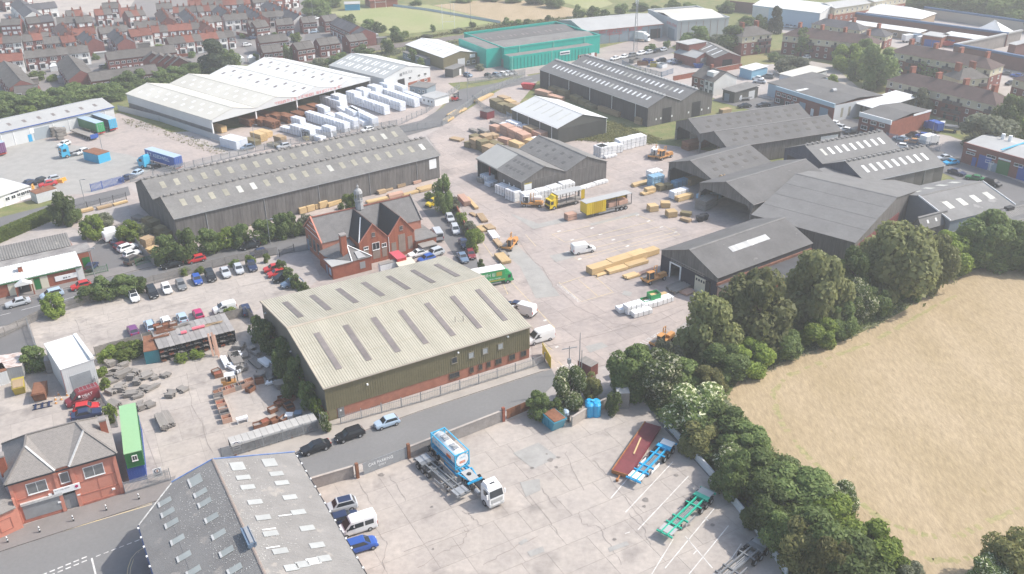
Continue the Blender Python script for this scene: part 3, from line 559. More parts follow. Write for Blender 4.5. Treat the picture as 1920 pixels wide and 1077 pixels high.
marks([9,6,8],(b.L*.18,-.08,4.4),0,1.25,rt,b.root,True,7);marks([6,8],(b.L*.28,-.08,3.4),0,.7,rt,b.root,True,8);MB().box(-.3,b.L+.3,-.42,-.28,5.75,6.0).build('gutter',MATS['rust_trim'],b.root)
b=Bld('grey_warehouse','tall pale grey warehouse with a hipped white roof behind the large trees',(1271,41.4),(1367,34),(1180,22),8.0,cat='warehouse')
b.walls(M['clad_grey'],spans=1,rise=0);L,W=b.L,b.W
MB().box(-.2,L+.2,-.2,.25,7.99,8.5).box(-.2,L+.2,W-.25,W+.2,7.99,8.5).box(-.2,.25,.26,W-.26,7.99,8.5).box(L-.25,L+.2,.26,W-.26,7.99,8.5).build('parapet',M['clad_grey'],b.root)
b.zE=7.7;b.spans=1;b.rise=1.5
for far in(0,1):
 (y0,z0),(y1,z1)=b.rp(0,far,.03),b.rp(0,far,1);P=[(.3,y0,z0),(L-.3,y0,z0),(L-.3,y1,z1),(.3,y1,z1)];P=P[::-1]if far else P
 MB().hexa(P+[(p[0],p[1],p[2]+.1)for p in P]).build('roof_slope',M['roof_white'],b.root)
b.panel('loading_door',M['clad_blue'],'L',W*.08,0,6,4.4);b.ribs('A',7,MATS['rust_trim']);marks([6,5],(-.03,W*.34,5.5),R(-90),1.1,rt,b.root,True,9)
b=Bld('black_shed','long black timber clad twin shed with many white roof lights',(1012.6,130.3),(1215.6,201.8),(1347,180.5),6.2)
b.walls(M['timber_dark'],spans=2,rise=2.6,mats={'R':M['timber_clad']});rg=mat('mid_grey_roof',(.205,.20,.195),.85,.15,.25,fine=.15,fscale=1.6)
b.roof(rg,2,2.6,.25,ventridge=True,ridge=M['roof_light'])
for s_ in(0,1):b.lights(s_,0,23,.38,.66,.8,[M['rooflight_white']]*5+[M['rooflight']],3,b.L-3)
b.gutter(M['steel'],'A',5,M['signw']);b.boards('A',10,M['timber_dark'],.2)
for y in(.22,.68):b.panel('doorway_shade_panel',M['dark'],'R',b.W*y,0,3.6,4.9,.04)  # dark panels painted as the shade inside the two openings
for y in(.12,.19,.36,.62,.83,.94):b.panel('wall_notice',M['signw'],'R',b.W*y,1.6,.5,.6)
MB().box(.2,b.L,b.W/2-.5,b.W/2+.5,6.25,6.32).build('valley_gutter',M['signw'],b.root)
b=Bld('dark_shed','dark olive shed with a plain white roof in the middle of the timber yard',(960,204.3),(1046.5,240.6),(1144,224.3),4.9)
b.walls(M['clad_dark'],spans=1,rise=2.6);b.roof(M['roof_bright'],1,2.6,.2,mats=[mat('pale_roof',(.60,.60,.58),.6,.05,.2),M['roof_bright']]);b.lights(0,0,5,.30,.85,.5,M['rooflight']);b.gutter(M['signw'],'A',4)
b.gutter(M['signw'],'C',1);b.ribs('R',40,M['clad_dark'],0,4.6)
b=Bld('canopy_shed','twin ridged grey timber shed with an open canopy bay in the yard centre',(894.8,297.6),(978.8,341.4),(1144.2,306.3),5.0)
b.walls(M['timber_clad'],'A',spans=2,rise=2.7,mats={});L=b.L
MB().box(L*.47,L-.21,0,.2,0,4.95).build('side_wall',M['timber_clad'],b.root);MB().box(L*.47,L*.47+.2,.21,b.W/2,0,4.9).build('cross_wall',M['timber_clad'],b.root)
b.roof(M['roof_grey'],2,2.7,.25);y0,z0=b.rp(0,0,-.02);y1,z1=b.rp(0,0,.97)
MB().hexa([(-.3,y0-.1,z0+.11),(L*.47,y0-.1,z0+.11),(L*.47,y1,z1+.11),(-.3,y1,z1+.11),(-.3,y0-.1,z0+.16),(L*.47,y0-.1,z0+.16),(L*.47,y1,z1+.16),(-.3,y1,z1+.16)]).build('canopy_roof',mat('canopy_sheet',(.42,.41,.38),.7,.1,.3),b.root)
MB().box(0,.3,.02,.3,0,4.9).build('post',M['dark'],b.root);MB().box(L*.27,L*.27+.35,.02,.35,0,4.9).build('red_post',M['maroon'],b.root)
for s_ in(0,1):
 b.lights(s_,0,5,.25,.38,1.0,M['roof_dark'],L*.5 if s_==0 else 1);b.lights(s_,0,5,.6,.73,1.0,M['roof_dark'],L*.5 if s_==0 else 1)
b.boards('R',12,M['timber_clad'],.2);b.panel('yard_notice',M['signw'],'R',.6,2.6,2.2,1.8,.1,.05);b.panel('notice_band',M['gold'],'R',.6,4.15,2.2,.25,.12,.06)
for u in(.6,.72,.82):b.panel('wall_notice',M['signw'],'A',L*u,2.4,.45,.6)
b.gutter(M['block'],'A',1)
def open_shed(label,A,B,C,z,rise,spans,fascia,lights=0,wallA=True,name='open_fronted_shed',roofm=None):
 b=Bld(name,label,A,B,C,z);b.walls(M['timber_dark'],'L'+('' if wallA else 'A'),spans=spans,rise=rise,mats={'A':M['timber_clad']});b.roof(roofm or M['roof_dark'],spans,rise,.25,ridge=rg)
 w=b.W/spans;top=[]
 for k in range(spans-1,-1,-1):top+=[((k+1)*w,z+.0),(k*w+w/2,z+rise)]
 bot=[]
 for k in range(spans):bot+=[(k*w+.35,fascia-1.5),(k*w+1.8,fascia),((k+1)*w-1.8,fascia),((k+1)*w-.35,fascia-1.5)]
 MB().xprism([(0,fascia-1.5)]+bot+[(b.W,fascia-1.5)]+top+[(0,z)],0,.2).build('gable_fascia',M['timber_clad'],b.root)
 b.posts('L',[k*w for k in range(1,spans)]+[.25,b.W-.25],M['block'],.42,fascia-1.51)
 for k in range(spans):
  for x in range(6,int(b.L),7):MB().box(x,x+.3,k*w+.02 if k else.22,(k*w+.3)if k else.5,0,z-.05).build('post',M['block'],b.root)
 if lights:
  for k in range(spans):
   b.lights(k,0,lights,.28,.42,1.3,mat('dull_roof_light',(.085,.078,.07),.7),2,b.L-1);b.lights(k,0,lights,.62,.76,1.3,MATS['dull_roof_light'],4,b.L+1.0-2)
 b.gutter(M['block'],'A',1);return b
b=open_shed('open fronted grey shed with two ridges, farthest back of the yard sheds',(1364,277),(1577,244.7),(1234.9,232.7),5.6,2.6,2,4.6,10)
b.panel('banner',M['signw'],'A',b.L*.82,2.2,6,2.4,.08);b.boards('A',14,M['timber_clad'],.2)
OS2=open_shed('single ridged open shed with a tuft of dead grass in its valley',(1335,336),(1444.7,304.3),(1241.9,308.3),5.2,2.6,1,4.4,5)
OS3=open_shed('wide open fronted black shed with blue wrapped timber just inside',(1411.8,383),(1559,337),(1302.5,346),5.6,2.8,1,4.7,0)
o=tag(MB().cyl((0,0,0),(0,0,.4),.6,.2,7).cyl((.8,.2,0),(.8,.2,.5),.5,.15,7).build('grass_tuft',M['wood_orange']),'tuft of dead orange grass in the valley between two open sheds','grass');o.location=G(1352,331,5.3)
b=Bld('plain_roof_shed','shed with a broad plain grey felt roof in front of the twin striped shed',(1411,403),(1603,455),(1503,329),4.6,8.4)
b.W*=2;b.walls(M['timber_clad'],spans=1,rise=3.8,mats={'R':M['timber_clad']});b.roof(mat('plain_felt_roof',(.20,.195,.19),.9,.15,.3,fine=.15,fscale=1.5,spots=(.27,.26,.25),sscale=.25,sthr=.72),1,3.8,.25)
for v in(.25,.5,.75):y,z=b.rp(0,0,v);MB().box(0,b.L,y-.04,y+.04,z+.10,z+.125).build('felt_lap',M['roof_dark'],b.root)
MB().box(b.L,b.L+.07,1.5,b.W/2+4,.4,3.6).build('red_boarding',mat('red_boards',(.20,.06,.06),.8,.3,1,stretch=(3,3,.3)),b.root)
b=Bld('workshop_shed','dark workshop shed with one long pale roof light by the tall birches',(1346,521),(1522,456),(1236,471),5.0,cat='workshop');WK=b
b.walls(M['timber_dark'],'L',spans=1,rise=3.0);b.roof(M['roof_dark'],1,3.0,.25,ridge=M['roof_grey'])
(y0,z0),(y1,z1)=b.rp(0,0,.52),b.rp(0,0,.70);n=16
for k in range(n):
 x0=b.L*.30+k*b.L*.40/n;P=[(x0,y0,z0+.1),(x0+b.L*.4/n-.04,y0,z0+.1),(x0+b.L*.4/n-.04,y1,z1+.1),(x0,y1,z1+.1)]
 MB().hexa(P+[(p[0],p[1],p[2]+.05)for p in P]).build('roof_light',M['rooflight_white']if k in(8,)else mat('grey_roof_light',(.50,.50,.49),.5,.1,1,rnd=.2),b.root)
W=b.W;fr=b.root
MB().xprism([(0,4.0),(W,4.0),(W,5.0),(W/2,8.0),(0,5.0)],0,.2).build('gable_boarding',M['timber_clad'],fr)
MB().box(0,.2,0,W*.10,0,3.98).box(0,.2,W*.38,W*.62,0,3.98).box(0,.2,W*.82,W,0,3.98).box(0,.2,W*.10+.003,W*.38-.003,3.3,3.98).box(0,.2,W*.62+.003,W*.82-.003,3.6,3.98).build('front_wall',mat('navy_black_boards',(.035,.036,.055),.85,.3,1),fr)
wd=MB().box(-.1,.05,W*.19,W*.37,0,3.25).build('sliding_door',M['cream'],fr)
MB().box(-.1,-.02,W*.115,W*.188,0,3.2).build('door_leaf',M['dark'],fr)
for k in range(4):MB().box(-.14,-.103,W*(.20+k*.042),W*(.225+k*.042),2.35,2.85).build('door_pane',M['glass'],wd)
for y in(.62,.81):MB().box(-.12,-.01,W*y,W*y+.35,0,3.5).build('door_post',M['signw'],fr)
MB().box(-.12,-.01,W*.62+.36,W*.81-.01,3.25,3.55).build('door_lintel',M['signw'],fr)
for z in(3.75,4.25):MB().box(-.12,-.01,W*.22,W*.82,z,z+.2).build('gallery_rail',M['wood_old'],fr)
for k in range(14):MB().box(-.10,-.02,W*(.24+k*.043),W*(.24+k*.043)+.12,3.96,4.24).build('gallery_slat',M['wood_old'],fr)
MB().box(-.3,b.L,-6.2,-.35,3.2,3.4).build('lean_to_roof',mat('lean_to_felt',(.085,.085,.09),.9,.2,.5),fr);MB().box(.2,b.L-.2,-6.0,-5.8,0,3.19).build('lean_to_wall',M['brick'],fr)
MB().box(-.3,b.L,-.34,-.0,3.21,3.9).build('upstand',mat('red_stained_upstand',(.25,.12,.085),.9,.4,1),fr);MB().box(-.25,-.05,-6,-.4,0,3.19).build('lean_to_end',M['wood_pink'],fr)
b=Bld('striped_shed','twin ridged grey shed with white and grey roof light strips, right of the open sheds',(1623.5,341.4),(1770.6,309.6),(1456.6,281.4),5.6);rz=b.rz
b.walls(M['timber_clad'],spans=2,rise=3.0,mats={'L':mat('blue_grey_boards',(.085,.095,.13),.85,.25,.8,stretch=(3,3,.3))});b.roof(rg,2,3.0,.3,ventridge=True,ridge=M['roof_grey'])
for s_ in(0,1):b.lights(s_,0,9,.35,.68,.9,[M['rooflight_white'],M['rooflight_white'],M['rooflight'],M['rooflight_white'],M['rooflight_white']],2,b.L-2);b.lights(s_,1,7,.45,.7,.9,M['rooflight_white'],2,b.L-5)
b.gutter(M['steel'],'A',2);b.boards('A',8,mat('patchy_boards',(.19,.18,.17),.9,.2,.6,rnd=.35),.2);b.boards('L',18,MATS['blue_grey_boards'],.2);b.panel('doorway_shade_panel',M['dark'],'L',b.W*.8,0,4.5,4.2,.07);b.panel('doorway_shade_panel',M['dark'],'L',b.W*.05,0,4.5,3.2,.07)  # doorways are flat dark panels standing in for the shade within
b=Bld('grey_lean_shed','pale grey gabled shed with a white verge between the striped shed and the trees',(1782,414),(1901,385),(1642.4,367),4.4)
b.walls(M['clad_blue'],spans=1,rise=2.6,mats={'L':mat('blue_grey_boards_pale',(.20,.22,.26),.8,.1,.5)});b.roof(mat('worn_grey_roof',(.235,.23,.225),.9,.2,.2,spots=(.3,.29,.28),sscale=.2,sthr=.62,fine=.12,fscale=1.5),1,2.6,.25,ridge=M['roof_grey'])
for k,f_ in((4,0),(4,1)):b.lights(0,f_,k,.35,.62,1.6,M['rooflight'],2,b.L-1)
for x in(-.3,b.L+.18):MB().hexa([(x,-.2,4.35),(x+.15,-.2,4.35),(x+.15,b.W/2,6.95),(x,b.W/2,6.95),(x,-.2,4.7),(x+.15,-.2,4.7),(x+.15,b.W/2,7.3),(x,b.W/2,7.3)]).build('verge_board',M['signw'],b.root)
b=Bld('small_store','small steep roofed store with two white roof lights behind the dark round tree',(1729,430),(1781,416),(1706,411),3.4,5.6,cat='store');b.W*=1.6
b.walls(M['timber_clad'],spans=1,rise=2.2);b.roof(rg,1,2.2,.2);b.lights(0,0,2,.3,.6,.5,M['rooflight_white'],1,b.L*.7)
for i,(A,B,C)in enumerate([((1850,470),(1990,425),(1830,422)),((1895,420),(1990,395),(1862,392))]):
 b=Bld('corrugated_shed',('low corrugated grey shed beyond the right hand trees, nearest the field','low corrugated grey shed behind the one nearest the field')[i],A,B,C,3.4);b.walls(M['brick_dull'],spans=1,rise=1.4)
 b.roof(M['roof_grey'],1,1.4,.25,corr=.6);MB().box(3,5,b.W*.42,b.W*.58,4.7,5.4).build('roof_vent',M['dark'],b.root)
#near buildings with a shape of their own
b=Bld('corner_warehouse','big grey asbestos roofed warehouse with a cut corner at the bottom of the scene',(262,985),(290,1077),(548,849),6.0,cat='warehouse');NR=b
_dx=Vector((math.cos(b.rz),math.sin(b.rz),0))*-4.4;b.root.location+=_dx;b.L,b.W=31.0,21.3
RY,RZ=b.W/2,3.0
def nz(y):return 6.0+RZ*(1-abs(y-RY)/RY)
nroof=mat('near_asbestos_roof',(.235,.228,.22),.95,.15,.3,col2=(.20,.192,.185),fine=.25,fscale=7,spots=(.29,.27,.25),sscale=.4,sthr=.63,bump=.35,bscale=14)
def slope(x0,x1,yfun,yr,m,nm):
 mb=MB();st=.3;n=int((x1-x0)/st);N=n*3+1
 for q in range(N):
  x=x0+st*q/3;y=yfun(x);dz=(0,.035,.035)[q%3]
  for t in(0,.34,.345,.67,.675,1):yy=y+(yr-y)*t;mb.v.append((x,yy,nz(yy)+.05+dz+(.02 if t in(.345,.67,1)and False else 0)+(.03 if t in(.345,)else 0)))
 for q in range(N-1):
  for k in range(5):
   f=(6*q+k,6*q+6+k,6*q+7+k,6*q+1+k);mb.f.append(f if yr>yfun(x0+9)else f[::-1]);mb.m.append(0)
 return mb.build(nm,m,b.root)
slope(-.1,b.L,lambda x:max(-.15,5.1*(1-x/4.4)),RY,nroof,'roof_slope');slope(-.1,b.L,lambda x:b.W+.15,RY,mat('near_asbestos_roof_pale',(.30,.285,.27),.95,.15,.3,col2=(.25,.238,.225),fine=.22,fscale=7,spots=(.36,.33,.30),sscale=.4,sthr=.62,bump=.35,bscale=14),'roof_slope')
nw=mat('navy_wall',(.045,.06,.12),.7,.2,.5)
poly=[(4.4,0),(b.L,0),(b.L,b.W),(0,b.W),(0,5.1)]
mb=MB();n=len(poly);tz=[6,6,6,6,nz(5.1)]
for i in range(n):
 j=(i+1)%n;p,q=poly[i],poly[j]
 if i==3:mb.face([(0,b.W,0),(0,5.1,0),(0,5.1,nz(5.1)),(0,RY,nz(RY)),(0,b.W,6.0)][::-1]if 0 else[(0,b.W,0),(0,b.W,6.0),(0,RY,nz(RY)),(0,5.1,nz(5.1)),(0,5.1,0)])
 else:mb.face([(*p,0),(*q,0),(*q,tz[j]),(*p,tz[i])])
mb.build('wall',M['brick_dull'],b.root)
mb=MB()
for(p,q,w)in(((0,b.W+.2),(0,RY),.4),((0,RY),(0,5.1),.4)):
 mb.bar((p[0]-.18,p[1],nz(p[1])-.05),(q[0]-.18,q[1],nz(q[1])-.05),.12,.45)
mb.build('verge_board',mat('blue_verge',(.10,.19,.46),.6,.2,1,col2=(.22,.30,.48)),b.root)
MB().bar((0,5.0,nz(5.0)+.06),(4.4,-.1,nz(0)+.06),.16,.12).build('white_verge',mat('dirty_white',(.62,.61,.58),.8,.4,2),b.root)
MB().bar((4.4,-.2,5.95),(b.L,-.2,5.95),.16,.16).build('gutter',M['navy'],b.root);MB().bar((0,b.W+.22,5.95),(b.L,b.W+.22,5.95),.14,.14).build('gutter',M['dark'],b.root)
clip_m=M['signw'];me=MB().box(-.12,.12,-.1,.1,0,.14).mesh('gutter_clip',clip_m)
for k in range(14):o=link('gutter_clip',me,b.root);o.location=(5+k*1.9,-.26,6.0)
for k in range(16):o=link('gutter_clip',me,b.root);o.location=(1+k*1.9,b.W+.24,6.0)
MB().xprism([(RY-.2,nz(RY)+.0),(RY+.2,nz(RY)+.0),(RY+.15,nz(RY)+.13),(RY,nz(RY)+.18),(RY-.15,nz(RY)+.13)],-.15,b.L).build('ridge_cap',mat('mossy_ridge',(.26,.235,.215),.95,.35,1.5,col2=(.34,.26,.22),fine=.25,fscale=8),b.root)
inv=b.root.matrix_basis.copy();inv=(Matrix.Translation(b.root.location)@Matrix.Rotation(b.rz,4,'Z')).inverted()
def on_roof(px):
 z=7.5
 for _ in range(8):p=inv@G(px[0],px[1],z);z=nz(p.y)
 return p
glz=mat('wired_roof_glass',(.33,.35,.335),.35,.15,.7,rnd=.12);glw=mat('new_roof_sheet',(.42,.425,.41),.5,.1,1,rnd=.1);lead=mat('pale_flashing',(.55,.54,.52),.7,.2,2)
def roof_window(px,lx=1.0,ly=1.7,m=None,fl=True):
 p=on_roof(px);sg=1 if p.y<RY else-1;sl=RZ/RY*sg
 z=lambda y:nz(p.y)+sl*y+.115
 mb=MB();q=[(-lx/2,-ly/2),(lx/2,-ly/2),(lx/2,ly/2),(-lx/2,ly/2)]
 mb.hexa([(x,y,z(y))for x,y in q]+[(x,y,z(y)+.05)for x,y in q]);o=mb.build('roof_light',m or glz,b.root);o.location=(p.x,p.y,0)
 if fl:
  e=-ly/2*sg;q=[(-lx/2-.03,min(e,e+.25*sg)),(lx/2+.03,min(e,e+.25*sg)),(lx/2+.03,max(e,e+.25*sg)),(-lx/2-.03,max(e,e+.25*sg))]
  MB().hexa([(x,y,z(y)+.04)for x,y in q]+[(x,y,z(y)+.09)for x,y in q]).build('flashing',lead,o)
 return o
roof_window((366,903),1.9)
for px in[(376,926),(384,944.5),(397,973),(410,1004),(425,1036),(440,1069),(309,943),(314.6,963),(322,983),(333,1014),(345,1045),(363,1073)]:roof_window(px)
for px,w in[((446,876),1.9),((506,869),1.9),((456.6,897),1),((465,915),1),((478.6,943),1),((494,972),1),((508,1002),1),((526,1035),1),((519,890),1),((529,907),1),((544,934),1),((560,962),1),((576.5,992),1),((595,1024),1)]:roof_window(px,w,1.75,glw,False)
for px in[(547,1066),(568,1060),(588,1054),(608,1049)]:roof_window(px,1.1,1.55,glw if px[0]!=588 else M['rooflight_white'],False)
for px in[(535,968),(505,994),(512,1028)]:roof_window(px,.18,1.6,M['signw'],False)
p=on_roof((468,1013));vb=MB().box(-1.6,1.6,-.35,.35,-.1,.75).box(-1.7,1.7,-.5,-.36,.3,.8).box(-1.7,1.7,.36,.5,.3,.8).build('ridge_ventilator',M['bluegrey'],b.root);vb.location=(p.x,RY,nz(RY))
MB().box(-1.5,1.5,-.2,.2,.76,.9).box(-1.6,1.6,.37,.49,.81,.86).build('vent_cap',M['steel'],vb)
sp=MB();random.seed(3)
for _ in range(1500):
 x,y=random.uniform(.5,22),random.gauss(RY-1.0,3.2)
 if y<.5 or y>b.W-.5 or(y<5.4*(1-x/4.4)):continue
 r=random.choice((.025,.03,.04,.06));z=nz(y)+.135;t0=random.random()*6;sl=RZ/RY*(1 if y<RY else-1)
 sp.face([(x+r*math.cos(t0+t),y+r*math.sin(t0+t),z+sl*r*math.sin(t0+t))for t in(0,1.26,2.5,3.8,5.0)])
tag(sp.build('lichen_spots',mat('lichen',(.55,.54,.50),.9),b.root),kind='stuff')
b=Bld('corner_pub','salmon painted two storey pub with a grey tiled hip roof and closed shutters',(13,905),(213.8,848),(4.5,834),7.2,cat='pub');L,W=b.L,9.6;b.W=W;PUB=b
b.walls(M['salmon'],'A',rise=0);MB().box(.2,5.75,0,.2,0,7.19).box(7.45,L-.2,0,.2,0,7.19).box(5.75,7.45,.3,.5,0,7.19).build('front_wall',M['salmon'],b.root)
tile=mat('pub_roof_tile',(.23,.21,.195),.9,.15,.8,fine=.18,fscale=4);tm=mat('pub_roof_tile_rows',(.25,.228,.21),.9,.0,1,col2=(.205,.188,.175),brick=1.55,fine=.15,fscale=3)
V=dict(a=(-.35,-.35,7.1),b=(5.75,-.35,7.1),c=(5.95,0,7.2),d=(7.3,0,7.2),e=(7.5,-.35,7.1),f=(L+.35,-.35,7.1),P=(2.9,3.5,9.75),Q=(10.3,3.5,9.75),S=(3.3,5.4,10.3),T=(9.6,5.4,10.3),g=(L+.35,W+.35,7.1),h=(-.35,W+.35,7.1))
for ks in(('a','b','P'),('e','f','Q'),('b','c','S','P'),('c','d','T','S'),('d','e','Q','T'),('h','a','P','S'),('f','g','T','Q'),('g','h','S','T')):
 MB().face([V[k]for k in ks]).face([(V[k][0],V[k][1],V[k][2]-.06)for k in ks][::-1]).build('roof_slope',tm,b.root)
for k1,k2,m in(('P','b',lead),('Q','e',lead),('a','P',tile),('f','Q',tile),('P','S',tile),('Q','T',tile),('S','T',tile),('S','h',tile),('T','g',tile)):
 MB().bar((V[k1][0],V[k1][1],V[k1][2]+.05),(V[k2][0],V[k2][1],V[k2][2]+.05),.26,.14).build('hip_tiles' if m is tile else 'valley_lead',m,b.root)
MB().box(-.4,L+.4,-.5,-.36,6.9,7.06).build('gutter',M['dark'],b.root)
for x0,x1 in((-.05,.4),(5.35,5.8),(7.4,7.9),(L-.45,L+.05)):b.panel('pilaster',M['salmon'],'A',x0,0,x1-x0,6.95,.16)
pb=mat('salmon_band',(.47,.18,.13),.8,.2,1)
for z,x0,x1 in((3.9,.45,5.3),(3.9,7.95,L-.5),(.02,.5,5.3),(.02,7.95,L-.5),(1.75,7.95,L-.5)):b.panel('string_course',pb,'A',x0,z,x1-x0,.12 if z>.1 else.35,.06)
for x in(3.9,10.4,12.3):b.panel('panel_joint',pb,'A',x,.4,.08,3.4,.035)
gr=mat('grey_blind',(.22,.22,.22),.4,.3,1)
b.window('A',1.9,4.3,2.5,1.8,0,None,1,gr);b.window('A',6.0,4.4,1.2,1.7,-.3,None,0,gr);b.window('A',9.0,4.3,2.6,1.8,0,None,1,gr)
sh=MB()
for k in range(14):sh.box(0,5.1,-.10,.02,k*.17,k*.17+.15)
o=b.put('shutter',sh.mesh('shutter',M['steel']),'A',.75,.55);b.panel('shutter_box',lead,'A',.65,2.95,5.2,.38,.32)
sh=MB()
for k in range(14):sh.box(0,1.75,-.06,.04,k*.17,k*.17+.15)
b.put('door_shutter',sh.mesh('door_shutter',M['steel']),'A',5.85,.05,None,-.25);b.panel('door_head',M['dark'],'A',5.8,2.45,1.7,.3,.05,-.26);b.panel('step',M['block'],'A',5.8,0,1.8,.12,.3)
o=b.panel('sign',M['signw'],'A',4.9,3.15,3.3,.95,.12,.18);marks([4,6,6],(.15,-.125,.62),0,.15,M['grey'],o,True,10);marks([3,8],(.15,-.125,.2),0,.1,M['silver'],o,True,11);MB().cyl((2.85,-.125,.55),(2.85,-.16,.55),.22,n=12).build('rose_emblem',M['magenta'],o)
for x,z in((4.2,3.35),(11.9,1.2),(7.5,2.0),(5.0,1.7)):b.panel('notice',M['signw'],'A',x,z,.42,.22,.19)
for x,y in((-.2,3.0),(L-.5,5.2)):
 c=MB().box(-.45,.45,-.5,.5,6.5,9.6).build('chimney',M['brick'],b.root);c.location=(x,y,0);MB().box(-.52,.52,-.57,.57,9.6,9.85).build('chimney_cap',M['block'],c)
MB().box(.5,L-.2,W+.21,W+4.2,0,4.6).build('rear_wing',M['salmon'],b.root);MB().box(.3,L,W+.4,W+4.4,4.61,4.8).build('rear_roof',M['roof_grey'],b.root)
b=Bld('pub_wing','single storey salmon painted wing with blind panels left of the pub',(-90,1004),(28,952),(-100,935),3.7,cat='outbuilding');b.walls(M['salmon']);L,W=b.L,b.W
MB().hexa([(-.2,-.3,3.72),(L+.05,-.3,3.72),(L+.05,W/2,6.0),(-.2,W/2,6.0),(-.2,-.3,3.85),(L+.05,-.3,3.85),(L+.05,W/2,6.13),(-.2,W/2,6.13)]).hexa([(-.2,W/2,6.0),(L+.05,W/2,6.0),(L+.05,W,3.72),(-.2,W,3.72),(-.2,W/2,6.13),(L+.05,W/2,6.13),(L+.05,W,3.85),(-.2,W,3.85)]).build('roof',tm,b.root)
b.panel('verge_wall',M['salmon'],'R',.0,0,.5,5.0,.25)
for u in(L-4.6,L-2.4):
 for(x,z,w,h)in((0,.8,.1,1.9),(1.5,.8,.1,1.9),(.1,.8,1.4,.1),(.1,2.6,1.4,.1)):b.panel('blind_panel_trim',pb,'A',u+x,z,w,h,.06)
b.panel('notice',M['signw'],'A',L-4.1,1.5,.4,.25,.05)
#school
b=Bld('old_school','red brick Victorian school with steep slate gables and a lead cupola',(603.5,456),(788.7,411.7),(585,408.2),5.0,9.0,cat='school');b.W=10.2;L,W=b.L,b.W;SCHOOL=b
BR=M['brick_bt'];b.walls(BR,spans=1,rise=4.1)
slate_old=mat('old_slate',(.20,.192,.188),.85,.2,.8,col2=(.16,.152,.15),fine=.3,fscale=6,spots=(.34,.33,.31),sscale=2.5,sthr=.68)
b.roof(slate_old,1,4.1,.15,ridge=M['tile_red'])
for x in(-.32,L+.05):MB().hexa([(x,-.3,4.9),(x+.3,-.3,4.9),(x+.3,W/2,9.15),(x,W/2,9.15),(x,-.3,5.25),(x+.3,-.3,5.25),(x+.3,W/2,9.5),(x,W/2,9.5)]).hexa([(x,W/2,9.15),(x+.3,W/2,9.15),(x+.3,W+.3,4.9),(x,W+.3,4.9),(x,W/2,9.5),(x+.3,W/2,9.5),(x+.3,W+.3,5.25),(x,W+.3,5.25)]).build('coping',M['block']if x>0 else M['salmon'],b.root)
stone=M['block']
for z,w in((5.1,9.2),(6.3,6.6),(7.5,3.8)):MB().box(-.06,.03,W/2-w/2,W/2+w/2,z,z+.16).build('stone_band',M['render_white'],b.root)
for u in(1.6,4.2,6.8):b.window('L',u,1.3,1.5,2.6,.02,stone)
b.panel('blue_door',M['bluegrey'],'L',8.4,0,1.4,2.6,.06)
def gable(x0,x1,y0,hz,pk,back,m):
 xm=(x0+x1)/2
 MB().yprism([(x0,0),(x1,0),(x1,hz),(xm,pk),(x0,hz)][::-1],y0,y0+.3).build('gable_wall',BR,b.root)
 MB().box(x0,x0+.28,y0+.31,-.01,0,hz-.02).box(x1-.28,x1,y0+.31,-.01,0,hz-.02).build('side_wall',BR,b.root)
 s_=(pk-hz)/(xm-x0)
 for sg,xe in((1,x0),(-1,x1)):
  xo=xe-sg*.02;zo=hz-.02*s_;yb=lambda z:(z-5.0)/4.1*W/2+.25
  P=[(xo,y0-.12,zo+.03),(xm,y0-.12,pk+.03),(xm,yb(pk),pk+.03),(xo,yb(zo),zo+.03)]
  if sg<0:P=P[::-1]
  MB().hexa([(p[0],p[1],p[2])for p in P][::1]+[(p[0],p[1],p[2]+.1)for p in P]).build('roof_slope',m,b.root)
  MB().bar((xe-sg*.05,y0-.05,hz+.1),(xm,y0-.05,pk+.2),.3,.12).build('verge_stone',M['salmon'],b.root)
 MB().bar((xm,y0-.1,pk+.14),(xm,yb(pk),pk+.14),.25,.14).build('ridge_tiles',M['tile_brown'],b.root)
gable(6.3,13.0,-5.3,5.2,8.9,3,M['slate_new']);gable(13.1,19.3,-5.3,5.2,9.0,3,M['slate_new'])
MB().bar((6.3,-5.3,5.4),(9.3,.2,8.7),.22,.1).build('lead_flashing',M['signw'],b.root)
MB().bar((13.05,-5.25,5.25),(13.05,.2,5.25),.5,.1).build('valley_lead',M['stone'],b.root)
bd=mat('window_board',(.30,.24,.20),.85,.2,1)
for x,z,w,h,m in((7.2,.9,1.1,2.6,bd),(9.2,.9,1.7,2.0,bd),(11.4,.9,1.1,2.2,bd),(13.7,1.3,1.1,2.3,bd),(15.4,.9,1.6,4.2,bd),(17.6,1.2,1.1,3.0,bd)):b.panel('boarded_window',m,'A',x,z,w,h,.05,5.3)
b.window('A',9.2,2.95,1.7,1.7,5.3);b.window('A',11.4,3.15,1.1,.9,5.3);b.window('A',7.2,3.55,1.1,.7,5.3)
for x in(9.3,15.85):b.window('A',x,6.1,.75,.95,5.3,stone,1)
MB().cyl((13.05,-5.42,0),(13.05,-5.42,5.2),.07,n=6).build('downpipe',M['signw'],b.root)
MB().box(-1.2,7.5,-8.2,-3.9,0,3.0).build('annex_wall',M['brick'],b.root);MB().box(-.9,6.0,-3.88,-.05,0,3.2).build('annex_wall',BR,b.root)
MB().box(-1.4,3.3,-8.4,-3.9,3.01,3.15).build('annex_flat_roof',M['roof_light'],b.root)
MB().face([(3.2,-8.35,3.1),(7.7,-8.35,3.1),(3.9,-4.4,5.1)]).face([(7.7,-8.35,3.1),(7.7,-3.8,3.1),(3.9,-4.4,5.1)]).face([(3.9,-4.4,5.1),(3.2,-8.35,3.1),(-.9,-3.8,3.4)]).face([(-.9,-3.8,3.4),(-1,-.06,3.3),(6.1,-.06,4.6),(6.1,-3.8,4.2),(3.9,-4.4,5.1)]).build('annex_slate_roof',slate_old,b.root)
